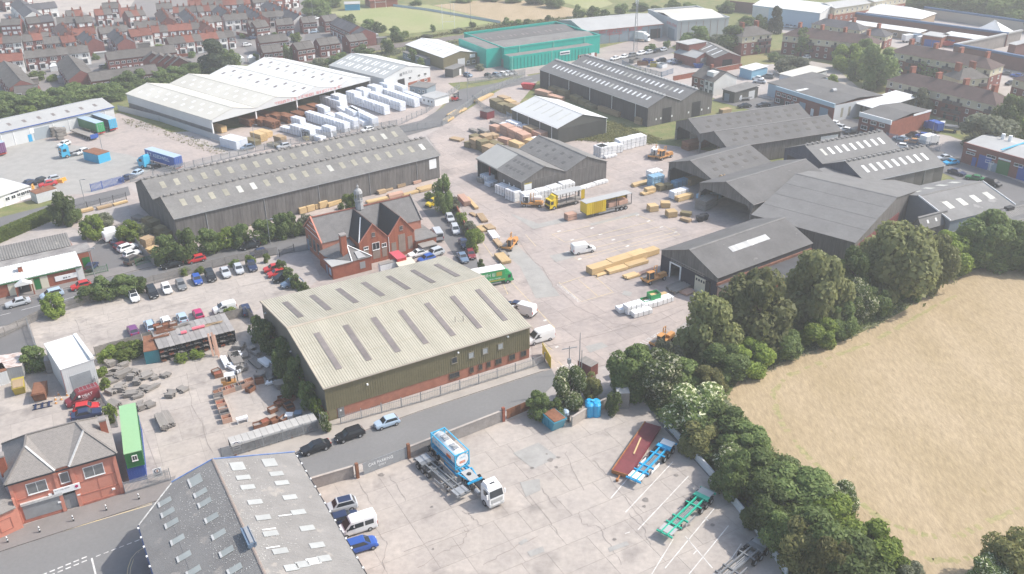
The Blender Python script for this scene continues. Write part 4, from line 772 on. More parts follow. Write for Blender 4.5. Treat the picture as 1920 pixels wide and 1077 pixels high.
MB().bar((3.2,-8.35,3.2),(3.9,-4.4,5.2),.2,.1).bar((3.9,-4.4,5.2),(7.7,-8.3,3.25),.2,.1).build('hip_lead',M['signw'],b.root)
MB().hexa([(4.6,-8.2,3.3),(6.4,-8.2,3.3),(5.6,-6.4,4.2),(4.6,-6.4,4.2),(4.6,-8.2,3.4),(6.4,-8.2,3.4),(5.6,-6.4,4.3),(4.6,-6.4,4.3)]).build('roof_light',M['stone'],b.root)
b.panel('shuttered_window',M['steel'],'A',4.9,.9,1.2,1.5,.06,8.2);o=b.panel('graffiti',M['iceblue'],'L',-7.3,.5,1.2,1.6,.02,1.2)
b.panel('blue_door',M['bluegrey'],'L',-5.6,0,1.1,2.2,.05,1.2)
MB().box(2.1,3.3,-6.1,-4.9,3.16,8.2).build('chimney',BR,b.root);MB().box(2.0,3.4,-6.2,-4.8,8.2,8.5).build('chimney_cap',M['block'],b.root)
MB().box(19.35,24.4,-5.6,1.6,0,2.7).build('annex_wall',BR,b.root);MB().box(19.3,24.7,-5.9,1.9,2.72,2.9).build('annex_flat_roof',M['roof_grey'],b.root)
b.panel('boarded_window',bd,'A',20.4,.9,1,1.2,.05,5.6);b.panel('annex_window',M['dark'],'R',-4.6,1,.9,1.3,.05,1.0)
MB().box(19.9,23.3,-7.9,-5.66,0,1.9).build('porch_wall',M['block'],b.root);MB().box(19.7,23.5,-8.1,-5.66,1.91,2.05).build('porch_roof',M['wood_old'],b.root);MB().box(21.6,22.6,-7.98,-7.9,0,1.8).build('porch_door',M['dark'],b.root)
c=MB();c.cyl((0,0,0),(0,0,1.9),1.05,.85,8).cyl((0,0,1.9),(0,0,2.05),1.05,1.05,8).cyl((0,0,3.6),(0,0,3.8),1.05,1.0,8)
for k in range(8):t=k*math.pi/4;c.bar((.82*math.cos(t),.82*math.sin(t),2.0),(.82*math.cos(t),.82*math.sin(t),3.65),.2)
c.cyl((0,0,2.0),(0,0,3.6),.45,n=8).cyl((0,0,3.8),(0,0,4.3),.95,.8,10).cyl((0,0,4.3),(0,0,4.7),.8,.35,10).cyl((0,0,4.7),(0,0,5.2),.2,.2,6).cyl((0,0,5.2),(0,0,5.5),.3,.1,6).cyl((0,0,5.5),(0,0,6.0),.05,.03,5)
o=c.build('cupola',M['stone'],b.root);o.location=(11.2,W/2,8.7)
#small white industrial unit with a roller door
b=Bld('white_unit','small white steel unit with a grey roller door in the tenants yard',(113.9,694.2),(174.9,674.6),(103.7,643.4),5.0,cat='workshop');b.walls(M['clad_light'])
MB().hexa([(-.1,-.1,5.0),(b.L+.1,-.1,5.0),(b.L+.1,b.W+.1,5.35),(-.1,b.W+.1,5.35),(-.1,-.1,5.12),(b.L+.1,-.1,5.12),(b.L+.1,b.W+.1,5.47),(-.1,b.W+.1,5.47)]).build('roof',M['roof_bright'],b.root)
MB().box(b.L-.45,b.L+.16,-.16,b.W+.16,5.13,5.6).build('parapet',M['roof_bright'],b.root);b.ribs('A',16,M['clad_light'],0,4.9,.08,.03)
d=MB()
for k in range(14):d.box(0,b.L*.62,-.05,.02,k*.24,k*.24+.22)
b.put('roller_door',d.mesh('roller_door',mat('roller_grey',(.30,.32,.34),.5,.2,.5)),'A',b.L*.2,0,None,.02);b.panel('door_edge',M['red'],'L',.1,0,.12,4.9,.06)
#club building at the left edge
b=Bld('club_building','long low brick club with white roofed front and green doors beside the street',(-70,548),(152,497.8),(-86,480),3.2,cat='club');L=b.L;CL=b
b.walls(M['brick'],'C');wr=mat('club_white_roof',(.66,.66,.63),.6,.12,.4)
b.W=6;n=int(L/.5);mb=MB()
for q in range(n*4+1):x=q*L/(n*4);dz=(0,.06,.06,0)[q%4];mb.v+=[(x,-.35,3.25+dz),(x,5.4,4.35+dz)]
for q in range(n*4):mb.f.append((2*q,2*q+2,2*q+3,2*q+1));mb.m.append(0)
mb.hexa([(-.1,-.3,3.12),(L+.1,-.3,3.12),(L+.1,5.4,4.2),(-.1,5.4,4.2),(-.1,-.3,3.22),(L+.1,-.3,3.22),(L+.1,5.4,4.3),(-.1,5.4,4.3)]).build('front_roof',wr,b.root)
MB().box(-.1,L+2.8,5.45,10.2,0,3.6).build('rear_block',M['brick'],b.root);MB().box(-.2,L+3.1,5.41,10.4,3.62,3.8).build('flat_roof',mat('patchy_felt',(.20,.185,.18),.9,.5,.3,col2=(.36,.34,.32),fine=.2,fscale=2),b.root)
MB().box(-.1,L+.2,10.5,14.6,0,3.6).build('rear_block',M['brick'],b.root);mb=MB()
for q in range(n*4+1):x=q*L/(n*4);dz=(0,.08,.08,0)[q%4];mb.v+=[(x,10.1,3.9+dz),(x,14.8,5.3+dz)]
for q in range(n*4):mb.f.append((2*q,2*q+2,2*q+3,2*q+1));mb.m.append(0)
mb.build('rear_roof',M['roof_grey'],b.root)
for px0,px1,m,nm,z1 in((57.7,69,M['dgreen'],'green_door',2.6),(69.5,84,M['cream'],'white_panel',2.7),(139.6,153.5,M['render_white'],'white_pier',3.1),(50,57,M['cream'],'white_panel',2.7),(9,23,M['cream'],'white_panel',2.7)):
 u0,u1=(px0+70)/222*L,(px1+70)/222*L;b.panel(nm,m,'A',u0,0,u1-u0,z1,.09)
o=b.panel('sign',M['signw'],'A',(97+70)/222*L,.9,4.3,1.1,.1);MB().box(1.5,1.9,-.13,-.101,.3,.6).box(2.0,2.3,-.13,-.101,.3,.6).box(2.5,2.9,-.13,-.101,.35,.55).build('emblem',M['grey'],o)
MB().box(.3,L,-.33,-.2,2.9,3.1).build('green_fascia',M['dgreen'],b.root);b.panel('green_door',M['dgreen'],'A',L+.9,0,1.5,2.5,.06,-5.45)
u=(21+70)/222*L;pm=MB().yprism([(u,2.5),(u+3.2,2.5),(u+1.6,3.4)][::-1],-2.0,-.4);pm.build('porch_gable',M['render_white'],b.root)
MB().bar((u+.1,-1.9,0),(u+.1,-1.9,2.5),.25).bar((u+3.1,-1.9,0),(u+3.1,-1.9,2.5),.25).build('porch_post',M['brick'],b.root);b.panel('porch_door',M['dark'],'A',u+.6,0,2,2.4,.05)
c=MB().box(-.4,.4,-.4,.4,3.3,4.9).build('chimney',M['brick'],b.root);c.location=((40+70)/222*L,2.6,0);MB().box(-.5,.5,-.5,.5,4.9,5.05).build('chimney_cap',wr,c)
b=Bld('site_office','flat white prefabricated office by the lorry yard gate',(-70,392),(52,350),(-85,365),3.0,cat='office');b.W=max(b.W,7);b.walls(M['render_white']);MB().box(-.3,b.L+.3,-.4,b.W+.3,3.01,3.25).build('roof',M['roof_bright'],b.root)
for k in range(2):b.panel('double_door',M['signw'],'A',b.L*.6+k*4.2,0,3.4,2.4,.06);b.window('A',b.L*.6+.3+k*4.2,1.2,1.2,1.0,.07);b.window('A',b.L*.6+1.9+k*4.2,1.2,1.2,1.0,.07)
for k in range(2):b.window('A',b.L-3.4+k*1.7,1.3,1.0,.9,.02)
b.panel('sign',M['navy'],'A',b.L*.72,2.55,2.0,.4,.1)
b=Bld('long_store','long low grey store with blue eaves and roller doors behind the lorry yard',(-60,262),(212,200.5),(-75,240),4.8,cat='warehouse');b.W=max(b.W,11);b.walls(M['clad_light'],spans=1,rise=1.5);b.roof(M['roof_light'],1,1.5,.3)
MB().box(-.3,b.L+.3,-.42,-.3,4.6,4.85).build('blue_gutter',M['blue'],b.root);b.lights(0,0,9,.35,.6,.9,M['rooflight_dark'])
for u,w in((.41,5),(.78,6)):b.panel('roller_door',mat('roller_blue_grey',(.33,.37,.40),.5),'A',b.L*u,0,w,3.6,.06)
for u in(.37,.60):b.panel('blue_door',M['cyan'],'A',b.L*u,0,1.1,2.2,.07)
for u in(.2,.28,.55,.66,.93):b.panel('downpipe',M['signw'],'A',b.L*u,0,.15,4.6,.1)
b.panel('notice',M['signw'],'A',b.L*.39,2.4,1.2,1.6,.08)
#houses, flats, prison and trade units beyond the yards
WALLM=dict(b=M['brick_dull'],w=M['render_white'],c=M['render_cream']);WALLN=dict(b='brick',w='white',c='cream')
ROOFM=dict(g=M['tile_grey'],r=M['tile_red'],s=M['slate'],t=M['tile_brown']);ROOFN=dict(g='grey',r='red',s='slate',t='brown')
def house(w,d,zE,rise,wl,rf,far,bay,chim,label,loc,rz,group,gable=False,side=False):
 t=thing('house',label,'house',loc,rz,group);k=(round(w,1),round(d,1),zE,rise)
 if not gable:
  wm=cached(('hw',wl)+k,lambda:MB().xprism([(0,0),(d,0),(d,zE),(d/2,zE+rise),(0,zE)],.01,w-.01).mesh('wall',WALLM[wl]))
  def rm():
   m=MB();o=.3
   for P in([(0,-o,zE-o*rise/d*2),(w,-o,zE-o*rise/d*2),(w,d/2,zE+rise),(0,d/2,zE+rise)],[(0,d/2,zE+rise),(w,d/2,zE+rise),(w,d+o,zE-o*rise/d*2),(0,d+o,zE-o*rise/d*2)]):
    m.hexa([(p[0],p[1],p[2]+.03)for p in P]+[(p[0],p[1],p[2]+.14)for p in P])
   m.box(0,w,d/2-.12,d/2+.12,zE+rise+.1,zE+rise+.24);return m.mesh('roof',ROOFM[rf])
 else:
  wm=cached(('hwg',wl)+k,lambda:MB().yprism([(0,0),(w,0),(w,zE),(w/2,zE+rise),(0,zE)][::-1],.01,d-.01).mesh('wall',WALLM[wl]))
  def rm():
   m=MB();o=.25;s_=rise/w*2
   for P in([(-o,-.2,zE-o*s_),(w/2,-.2,zE+rise),(w/2,d+.2,zE+rise),(-o,d+.2,zE-o*s_)],[(w/2,-.2,zE+rise),(w+o,-.2,zE-o*s_),(w+o,d+.2,zE-o*s_),(w/2,d+.2,zE+rise)]):
    m.hexa([(p[0],p[1],p[2]+.03)for p in P]+[(p[0],p[1],p[2]+.14)for p in P])
   return m.mesh('roof',ROOFM[rf])
 link('wall',wm,t);link('roof',cached(('hr',rf,gable)+k,rm),t)
 if chim:
  c=link('chimney',cached(('hc',k),lambda:MB().box(-.35,.35,-.5,.5,zE+rise-.7,zE+rise+1.1).mesh('chimney',M['brick'])),t);c.location=(w-.4,d/2,0)
  link('chimney_pots',cached(('hp',k),lambda:MB().cyl((0,-.25,zE+rise+1.1),(0,-.25,zE+rise+1.6),.13,n=5).cyl((0,.25,zE+rise+1.1),(0,.25,zE+rise+1.6),.13,n=5).mesh('chimney_pots',M['tile_red'])),c)
 def win(u,z,ww,hh,y=0.0,s='A'):
  def mk():return MB().box(0,ww,-.07,.05,0,hh).mesh('window',M['frame'])
  o=link('window',cached(('hwin',ww,hh),mk),t)
  if s=='A':o.location=(u,y,z)
  else:o.location=(0,u,z);o.rotation_euler.z=R(-90)
  if not far:link('pane',cached(('hpan',ww,hh),lambda:MB().box(.12,ww/2-.05,-.10,-.071,.12,hh-.12).box(ww/2+.05,ww-.12,-.10,-.071,.12,hh-.12).mesh('pane',M['glass'])),o)
 if gable:win(w*.4,3.1,1.0,1.1);return t
 if bay=='bay':
  win(w*.28,3.1,1.3,1.5);win(w*.66,3.2,.9,1.3)
  bb=link('bay',cached(('bay',wl),lambda:MB().box(0,2.0,-.7,.0,0,2.6).box(-.15,2.15,-.85,.0,2.6,2.8).mesh('bay',WALLM['w']if wl!='c' else WALLM['c'])),t);bb.location.x=w*.18
  link('pane',cached('baypane',lambda:MB().box(.2,1.8,-.75,-.701,.8,2.3).mesh('pane',M['glass'])),bb)
  d_=link('door',cached('hdoor',lambda:MB().box(0,.95,-.06,.02,0,2.1).mesh('door',M['signw'])),t);d_.location.x=w*.7
 else:
  win(w*.12,3.0,1.5,1.1);win(w*.60,3.0,1.5,1.1);win(w*.12,.8,1.7,1.2)
  d_=link('door',cached('hdoor',lambda:MB().box(0,.95,-.06,.02,0,2.1).mesh('door',M['signw'])),t);d_.location.x=w*.68
 if side:win(d*.45,3.2,.8,1.0,s='L')
 return t
NH=[0]
def row(name,A,B,spec,d=7.5,bay='bay',chim=True,far=None,zE=5.0,rise=2.2,step=0):
 a,b=G(*A,zE),G(*B,zE);a.z=b.z=0;n=len(spec)//2;w=(b-a).length/n;dd=(b-a).normalized();rz=math.atan2(dd.y,dd.x)
 far=far if far is not None else(A[1]+B[1])/2<62
 for i in range(n):
  wl,rf=spec[2*i],spec[2*i+1];p=a+dd*(w*i)
  lab='%s %s-roofed house %s'%(WALLN[wl],ROOFN[rf],('in '+name if n==1 else ORD[i]+' from left in '+name))
  house(w-(.0 if n>2 else.05),d,zE-(.0 if i%2 else.04),rise-(.0 if i%2 else.05),wl,rf,far,bay,chim,lab,p,rz,'houses of the terraces beyond the yards',side=(i==0 and bay=='semi'));NH[0]+=1
row('the white ended terrace above the gable houses',(47,110),(167.4,97.3),'bgbgbgbgwgwg')
row('the red roofed terrace at the far left edge',(-20,118.6),(44,112.5),'brbrwr')
row('the short orange roofed row, upper left',(43,78.5),(100,72),'bgbrbg')
row('the left edge row behind the red terrace',(-13,83),(40.7,79),'brbgwg')
row('the pair right of the orange roof',(82,83),(115,80),'bgbg');row('the red roofed pair left of the slate gable',(116,81),(143,78),'brwr')
row('the red roofed row with a white end',(126,68),(180,63),'brbrbrwr');row('the grey row right of the white end',(188,64),(242,58),'bgbgbgbg')
row('the red roofed block with a white side',(245.4,69.5),(286,65),'brwr',d=9)
row('the mixed bay windowed terrace by the big conifer',(317,83.5),(440.6,68.6),'bgbgwrbgwrbrwgbg')
row('the terrace behind the bay windowed one',(284.7,61.7),(375.6,54),'brbgbrbrbrbg')
row('the white row top centre',(421.6,39),(465,35.2),'wgwgbg',far=False);row('the row left of the white row',(370,45.4),(417,39.3),'wgwgbg')
row('the brown pair at the street corner',(469,51),(497.6,48),'bgbg',bay='semi');row('the grey row above the red block',(252,53),(298,49.5),'bgbgbg')
row('the upper left grey row',(240,32.3),(274,28),'bgbrbg');row('the row below the building site edge',(293,17.8),(324,15.6),'bgbgbg');row('the long upper row',(324,24.4),(369,22),'brbgbgbg')
row('the row right of the long upper row',(371,22.6),(407,19.6),'bgbrbg');row('the topmost red row',(352,12),(403,9.3),'brbrbgbg');row('the topmost right row',(405,11),(470,7),'bgbrbrbgbr');row('the row past the topmost right row',(475,6),(530,1),'bgwgbgbr')
row('the slate cross terrace, centre top',(333.5,27),(352.5,45.5),'wswswsbsbs',d=7);row('the slate cross terrace by the white row',(442,17.6),(476,38.5),'bsbswsbsbsbs',d=7);row('the short slate cross terrace',(397,20),(415,31.5),'bsbsbsbs',d=7)
row('the brown cross terrace, upper left',(290,26),(301,43.5),'btbtwtbt',d=7);row('the long slate terrace by the playing field',(488,12),(550.5,39.6),'wsbswsbswswsws'+'ws',d=7,far=False)
row('the row at the foot of the slate terrace',(487,33.5),(533,30.5),'bgbgwg',far=False)
for nm,A,B,sp in(('the semi behind the close',(518.6,47.6),(550.5,45.2),'bgbg'),('the semi nearest the white cars',(566.8,43.6),(594,41.2),'bgbg'),('the semi by the field hedge',(608.8,40.8),(636,37.5),'bgbg'),('the semi with the solar panel',(655,78.8),(689,74),'bgbg'),('the semi with the conservatory by the railway',(599,85.6),(638,80.8),'bgbg'),('the semi with the red dormer',(557,93.8),(590,89),'bgbg'),('the semi with the white dormer',(493,99.3),(530,95.4),'bgbg'),('the close terrace above the white dormer',(487,81),(541,75),'bgbgbgbg'),('the pair at the head of the close',(480,52.5),(505,49),'bgbg')):row(nm,A,B,sp,d=7.5,bay='semi',chim=False,far=False,zE=4.9,rise=2.0)
row('the cross terrace by the rugby pitch',(618,43.6),(655,60),'bsbsbsbsbs',d=8,bay='semi',chim=False,far=False);row('the end of the cross terrace',(659,62.5),(667,67),'bs',d=9,bay='semi',chim=False,far=False)
row('the long brick terrace behind the stepped gables',(201.8,113),(331,97.9),'bgbgbgbgbgbg',d=8,bay='semi',chim=False);row('the low terrace behind the hedge trees',(170.6,153),(298,136),'bgbgbgbgbgbg',d=8,bay='semi',chim=False)
row('the big grey roofed cross terrace, left',(106,119),(129,151),'bgbgbgbg',d=9,bay='semi',chim=False,rise=2.8);row('the left edge cross terrace',(-12,128),(18,166),'bgbgbg',d=8,bay='semi',chim=False)
row('the bungalow plot by the hedge',(26,179),(72,175),'bg',d=7,bay='semi',chim=False,zE=3.6)
row('the new build row, top left',(47,20.5),(108,14),'bswsbsws',chim=False);row('the white new build cross row',(19,8),(46,33),'wswswsws',d=8,chim=False);row('the solar roofed pair',(51.5,45),(101.7,39.5),'bgbs',bay='semi');row('the left edge pair',(0,48),(38,46),'bgbg',bay='semi')
row('the pair left of the dark gable',(107,45),(141,42),'bgbg');row('the pair right of the dark gable',(143,43.6),(175,40.5),'bgbg');row('the pair under the cleared site',(126,32),(157,29),'bgbr');row('the pair by the site road',(179,29.3),(211.5,26.3),'brbg')
row('the pair at the site corner',(190,17),(222,15.5),'bgbg');row('the pair right of the site corner',(228,26.6),(259,24.2),'brbg');row('the brown cross row, left',(97.6,54),(112.5,69.5),'btbtbt',d=8);row('the brown cross pair, far left',(46,61),(61,68.5),'btbr',d=8)
row('the slate gable row',(143,70),(161,84),'bsbsbs',d=7);row('the slate gable row beside the round bush',(200,66),(220,84),'wsbsbs',d=7);row('the top left rear row',(5,4),(60,-3),'bgbgbgbg');row('the rearmost slate row',(500,3),(560,-5),'bgbrbgbg');row('the crossing row beneath the conifer street',(365,50),(385,62),'brbrbr',d=6)
E5=[(267.6,114.5),(282,117.5),(297,118.5),(309,120.5),(319,123)]
for i,e in enumerate(E5):
 a,b_=G(*e,4.8),G(e[0]+40,e[1]-3.5,4.8);a.z=b_.z=0;d_=(b_-a).normalized()
 house((b_-a).length,4.2,4.8-.04*i,2.6,'b','g',False,None,False,'brick house with stepped grey gable roof, %s from left of the five gables'%ORD[i],a,math.atan2(d_.y,d_.x),'houses of the terraces beyond the yards',gable=True)
def addon(px,z0,sx,sy,sz,name,label,m,rz=.4,cat=None):
 p=G(*px);o=tag(MB().box(-sx/2,sx/2,-sy/2,sy/2,0,sz).box(-sx/2-.15,sx/2+.15,-sy/2-.15,sy/2+.15,sz+.01,sz+.15).build(name,m),label,cat or name.replace('_',' '));o.location=(p.x,p.y,z0);o.rotation_euler.z=rz;return o
WHERE=['below the white ended terrace','behind the bay windowed terrace','beside the close terrace','by the railway fence','behind the stepped gables','near the dark conifer','at the foot of the cross terrace','left of the low terrace','behind the red roofed block','by the big cross terrace']
conserv=lambda px,lab:tag(loc_at(MB().box(-1.5,1.5,-1.3,1.3,0,2.0).hexa([(-1.6,-1.4,2.01),(1.6,-1.4,2.01),(1.6,1.4,2.01),(-1.6,1.4,2.01),(-.5,-.1,3.0),(.5,-.1,3.0),(.5,.1,3.0),(-.5,.1,3.0)]).build('conservatory',M['roof_bright']),px,.45),lab,'conservatory')
def loc_at(o,px,rz=0.0,z=0.0):p=G(*px);o.location=(p.x,p.y,z);o.rotation_euler.z=rz;return o
for px,lab in(((210,165),'white conservatory behind the low terrace, left of hedge'),((451,118),'white pointed conservatory right of the dark conifer'),((472,117),'second white pointed conservatory, right of first'),((687,85),'white pyramid conservatory by the railway'),((509,113),'small white conservatory beside the white dormer house'),((18,143),'white roofed conservatory, left garden'),((103,133),'white conservatory in garden by parked vans'),((612,98),'white lean-to conservatory near the railway')):conserv(px,lab)
for i,px in enumerate([(30,150),(60,158),(118,155),(75,148),(640,55),(650,66),(600,60),(545,60),(250,92),(270,90),(310,72),(700,74),(715,80),(100,118),(190,108)]):
 addon(px,0,random.uniform(2.5,5),2.4,2.1,'garden_shed','small garden shed, %s, %s'%(('grey flat roofed','brown felt roofed','white roofed')[i%3],('beside left gardens','by the vans','under cross terrace','mid left gardens','in the close','by the close fence','near the semi','behind the semi','behind red block','next to red block','behind bay terrace','by railway end','at railway corner','near white terrace','near brick terrace')[i]),[M['roof_grey'],M['wood_old'],M['roof_light']][i%3],.45,'shed')
#flats
def flats(label,A,B,W,zE=7.6,rise=2.8,storeys=3,wall=None,roofm=None,bal=True,chims=4,hip=True,zC=None):
 b=Bld('flats_block',label,A,B,A,zE,cat='flats',W=W,group='blocks of flats on the right');L=b.L;wall=wall or M['brick_dull']
 b.walls(wall,zE=zE*2/3);MB().box(0,L,.02,W-.02,zE*2/3+.0,zE).build('upper_wall',M['render_cream'],b.root)
 o=.4;V=[(-o,-o),(L+o,-o),(L+o,W+o),(-o,W+o)];r0,r1=(W/2,L-W/2)if hip else(-o,L+o);rm=roofm or M['tile_brown']
 P=[(*v,zE+.02)for v in V];Q=[(r0,W/2,zE+rise),(r1,W/2,zE+rise)]
 for nm,f in(('roof_slope',[P[0],P[1],Q[1],Q[0]]),('roof_slope',[P[2],P[3],Q[0],Q[1]]),('hip_end',[P[1],P[2],Q[1]]),('hip_end',[P[3],P[0],Q[0]])):MB().face(f).build(nm,rm,b.root)
 MB().face(P[::-1]).build('soffit',M['render_cream'],b.root)
 nb=max(2,int(L/3.2))
 for k in range(nb):
  u=(k+.5)*L/nb-.5
  if bal and k%4 in(2,3):
   for s_ in range(1,storeys):b.panel('balcony',mat('balcony_rail',(.10,.085,.085),.8),'A',u-.9,s_*zE/storeys-.1,2.9,1.0,.75)
   for s_ in range(storeys):b.panel('balcony_door',M['glass'],'A',u,s_*zE/storeys+.05,.9,1.9,.05)
  else:
   for s_ in range(storeys):b.window('A',u,s_*zE/storeys+.8,.95,1.25,.0)
 for k in range(max(1,int(W/4))):
  for s_ in range(storeys):b.window('R',(k+.5)*W/max(1,int(W/4))-.5,s_*zE/storeys+.8,.95,1.25)
 for k in range(chims):
  u=(k+.5)*L/chims;c=MB().box(-.5,.5,-1.1,1.1,zE+1.2,zE+rise+1.5).build('chimney',M['brick'],b.root);c.location=(u,W*.5+1.0,0);MB().box(-.55,.55,-1.15,1.15,zE+rise+1.5,zE+rise+1.7).build('chimney_cap',M['tile_red'],c)
 return b
flats('long brown roofed flats with balconies nearest the brick units',(1664,150),(1868,199),9.5,chims=4);flats('long brown roofed flats behind a round tree',(1669,97),(1858,131),9.5,chims=4)
flats('brown roofed flats behind the tall pale green tree',(1468,66),(1640,86),9.5,chims=4);flats('square grey roofed flats with a brick gable, left of the others',(1392.5,70),(1447.5,63.4),9.5,chims=2,roofm=M['tile_grey'])
flats('short grey hipped flats between the two long blocks',(1800,151),(1853,146),8,chims=2,roofm=M['tile_grey']);flats('flats block cut by the right edge with pale lower windows',(1900,148),(1990,172),9,chims=2)
flats('low slate roofed police house row behind the flats',(1522,45),(1612,58),8,zE=4.8,rise=2.4,storeys=2,bal=False,chims=2,roofm=M['slate']);flats('low slate roofed square house by the prison car park',(1614,64),(1660,70),8,zE=4.8,rise=2.4,storeys=2,bal=False,chims=1,roofm=M['slate'])
#prison
def wall_run(name,label,pts,h,m,cap=None,t=.5,cw=.5,cat='wall',group=None):
 p0=G(*pts[0]);root=thing(name,label,cat,(p0 .x,p0 .y,0),0,group)
 for a,b_ in zip(pts,pts[1:]):
  A,B=G(*a)-p0,G(*b_)-p0;d=(B-A).normalized();n=Vector((-d.y,d.x,0))*t/2
  MB().hexa([A-n,B-n,B+n,A+n]+[q+Vector((0,0,h))for q in(A-n,B-n,B+n,A+n)]).build('wall_run',m,root)
  if cap:n2=n*(1+cw/t);MB().hexa([q+Vector((0,0,h+.004))for q in(A-n2,B-n2,B+n2,A+n2)]+[q+Vector((0,0,h+.004+cw*.8))for q in(A-n2,B-n2,B+n2,A+n2)]).build('coping',cap,root)
 return root
pw=mat('prison_brick',(.20,.095,.082),.9,.2,.2,fine=.1,fscale=1);blue_cap=mat('blue_coping',(.05,.11,.22),.5)
wall_run('prison_wall','long dark red prison wall by the blue white hangar',[(1360,20),(1555,42),(1640,52)],5,pw)
wall_run('prison_wall','prison wall with a blue rounded coping behind the long white roof',[(1600,47),(1720,65),(1885,88)],5,pw,blue_cap,cw=1.0)
wall_run('prison_wall','pale prison wall running diagonally to the blue coped corner',[(1785,109),(1850,95),(1910,81)],5,M['block'],M['roof_light'],cw=.7)
wall_run('prison_wall','blue coped prison wall beside the two blue parked cars',[(1785,110),(1850,122),(1990,150)],5,pw,blue_cap,cw=1.0)
wall_run('prison_wall','far prison wall with blue coping in front of the woods',[(1730,32),(1820,45),(1990,70)],4,mat('pale_prison_wall',(.42,.38,.33),.9),blue_cap,cw=1.0)
def hipbox(name,label,A,B,C,z,rise,wall,roofm,cat='building',W=None,inset=None):
 b=Bld(name,label,A,B,C,z,cat=cat,W=W);L,Wd=b.L,b.W;b.walls(wall);o=.5;i=inset or min(L,Wd)/2
 V=[(-o,-o,z+.01),(L+o,-o,z+.01),(L+o,Wd+o,z+.01),(-o,Wd+o,z+.01)];q0,q1=(i,Wd/2,z+rise),(L-i+.01,Wd/2,z+rise)
 for f in([V[0],V[1],q1,q0],[V[1],V[2],q1],[V[2],V[3],q0,q1],[V[3],V[0],q0]):MB().face(f).build('roof_slope',roofm,b.root)
 MB().face(V[::-1]).build('soffit',wall,b.root);return b
bw=mat('buff_brick',(.38,.29,.21),.9,.15,.5)
b=hipbox('prison_block','prison block with a broad white hipped roof',(1602,21),(1726,36),(1768,28),5,3,bw,M['roof_bright'],W=18)
for k in range(9):b.window('A',2+k*b.L/9.5,1.5,1.4,1.6)
hipbox('white_marquee','big white pointed marquee inside the prison wall',(1821,60),(1880,68),(1905,62),2.5,5,M['roof_bright'],M['roof_bright'],cat='marquee',W=12,inset=7)
b=hipbox('visitor_building','long low white roofed building in front of the blue coped wall',(1584,43),(1722,62),(1740,57),3.4,1.0,bw,M['roof_bright'],W=8)
for k in range(8):b.window('A',3+k*b.L/8.5,.8,1.8,1.4)
for lab,A,B,rm,W in(('small brick store with blue doors and a grey flat roof',(1730,66),(1766,71),M['roof_light'],8),('brick store with blue doors and a white flat roof',(1768,66),(1838,76),M['roof_bright'],8)):
 b=Bld('brick_store',lab,A,B,A,4.2,W=W,cat='store');b.walls(M['brick']);MB().box(-.3,b.L+.3,-.4,b.W+.3,4.21,4.5).build('flat_roof',rm,b.root)
 for u in(.15,.55):b.panel('blue_door',M['blue'],'A',b.L*u,0,3,2.8,.06)
b=Bld('prison_block','brown gabled prison block with pale roof at the right edge',(1892,82),(1905,85),(1880,72),5,W=40,cat='building');b.walls(pw,spans=1);b.roof(M['roof_light'],1,2,.3)
b=Bld('hangar','pale blue hangar with a white roof at the very top',(1412,10),(1538,25),(1570,18),8,W=25,cat='hangar');b.walls(mat('sky_blue_cladding',(.42,.54,.66),.6),spans=1,rise=2.0,mats={'R':M['clad_light']});b.roof(M['roof_bright'],1,2.0,.3);b.panel('cladding_stripe',M['clad_light'],'A',0,0,b.L*.25,7.5,.05)
for i,(A,B)in enumerate([((1566,16),(1632,6)),((1640,4),(1700,-6))]):b=flats(('pink brick cell block beside the hangar','second pink brick cell block, farther back')[i],A,B,12,zE=9,storeys=3,bal=False,chims=0,wall=M['brick'],hip=False,rise=1.5,roofm=M['roof_light'])
o=tag(loc_at(MB().cyl((-10,0,1.6),(10,0,1.6),3.0,n=14).build('polytunnel',M['roof_bright']),(1588,31),.25),'white rounded polytunnel beside the prison block','polytunnel')
#brick units
def unit(label,A,B,C,z,fascia,rm,winA=(),doors=(),wallA=None,name='brick_unit',rise=.9):
 b=Bld(name,label,A,B,C,z,cat='workshop');b.walls(M['brick_dull'],spans=1,rise=0);L,W=b.L,b.W;b.zE=z-.35;b.spans=1;b.rise=rise
 for far in(0,1):
  (y0,z0),(y1,z1)=b.rp(0,far,.0),b.rp(0,far,1);y0=.25 if not far else W+.2;P=[(-.1,y0,z+.02),(L+.1,y0,z+.02),(L+.1,y1,z+rise),(-.1,y1,z+rise)]
  if far:P=P[::-1]
  MB().hexa(P+[(p[0],p[1],p[2]+.1)for p in P]).build('roof_slope',rm,b.root)
 MB().box(-.12,L+.12,-.14,.24,z-.9,z+.45).build('fascia',fascia,b.root)
 for u,zz,w,h in winA:b.window('A',u*L,zz,w,h,0)
 for u,w,h,m in doors:b.panel('roller_door' if w>2 else 'door',m,'A',u*L,0,w,h,.07)
 return b
sky_f=mat('pale_blue_fascia',(.40,.52,.60),.6);gd=mat('slate_blue_door',(.22,.30,.37),.6)
b=unit('two storey brick unit with a pale blue fascia and grey roof',(1455,164),(1564.8,197.6),(1648.8,177.5),5.4,sky_f,M['roof_dark'],[(.03,3.0,1.6,1.0),(.12,3.0,1.9,1.0),(.22,3.0,1.7,1.0),(.32,3.0,1.6,1.0),(.02,.7,2,1.3),(.2,.7,2,1.3),(.3,.5,1.2,2)],[(.1,1.9,2.4,M['dark']),(.44,2.6,3.2,gd),(.64,1.2,2.2,M['signw']),(.78,3.4,3.6,gd)])
MB().box(b.L*.3,b.L*.3+1.2,1,b.W*.5,5.75,6.0).build('roof_light',M['roof_bright'],b.root);v=MB().cyl((0,-.8,.5),(0,.8,.5),.7,n=10).build('roof_cowl',M['steel'],b.root);v.location=(b.L*.62,b.W*.45,6.0)
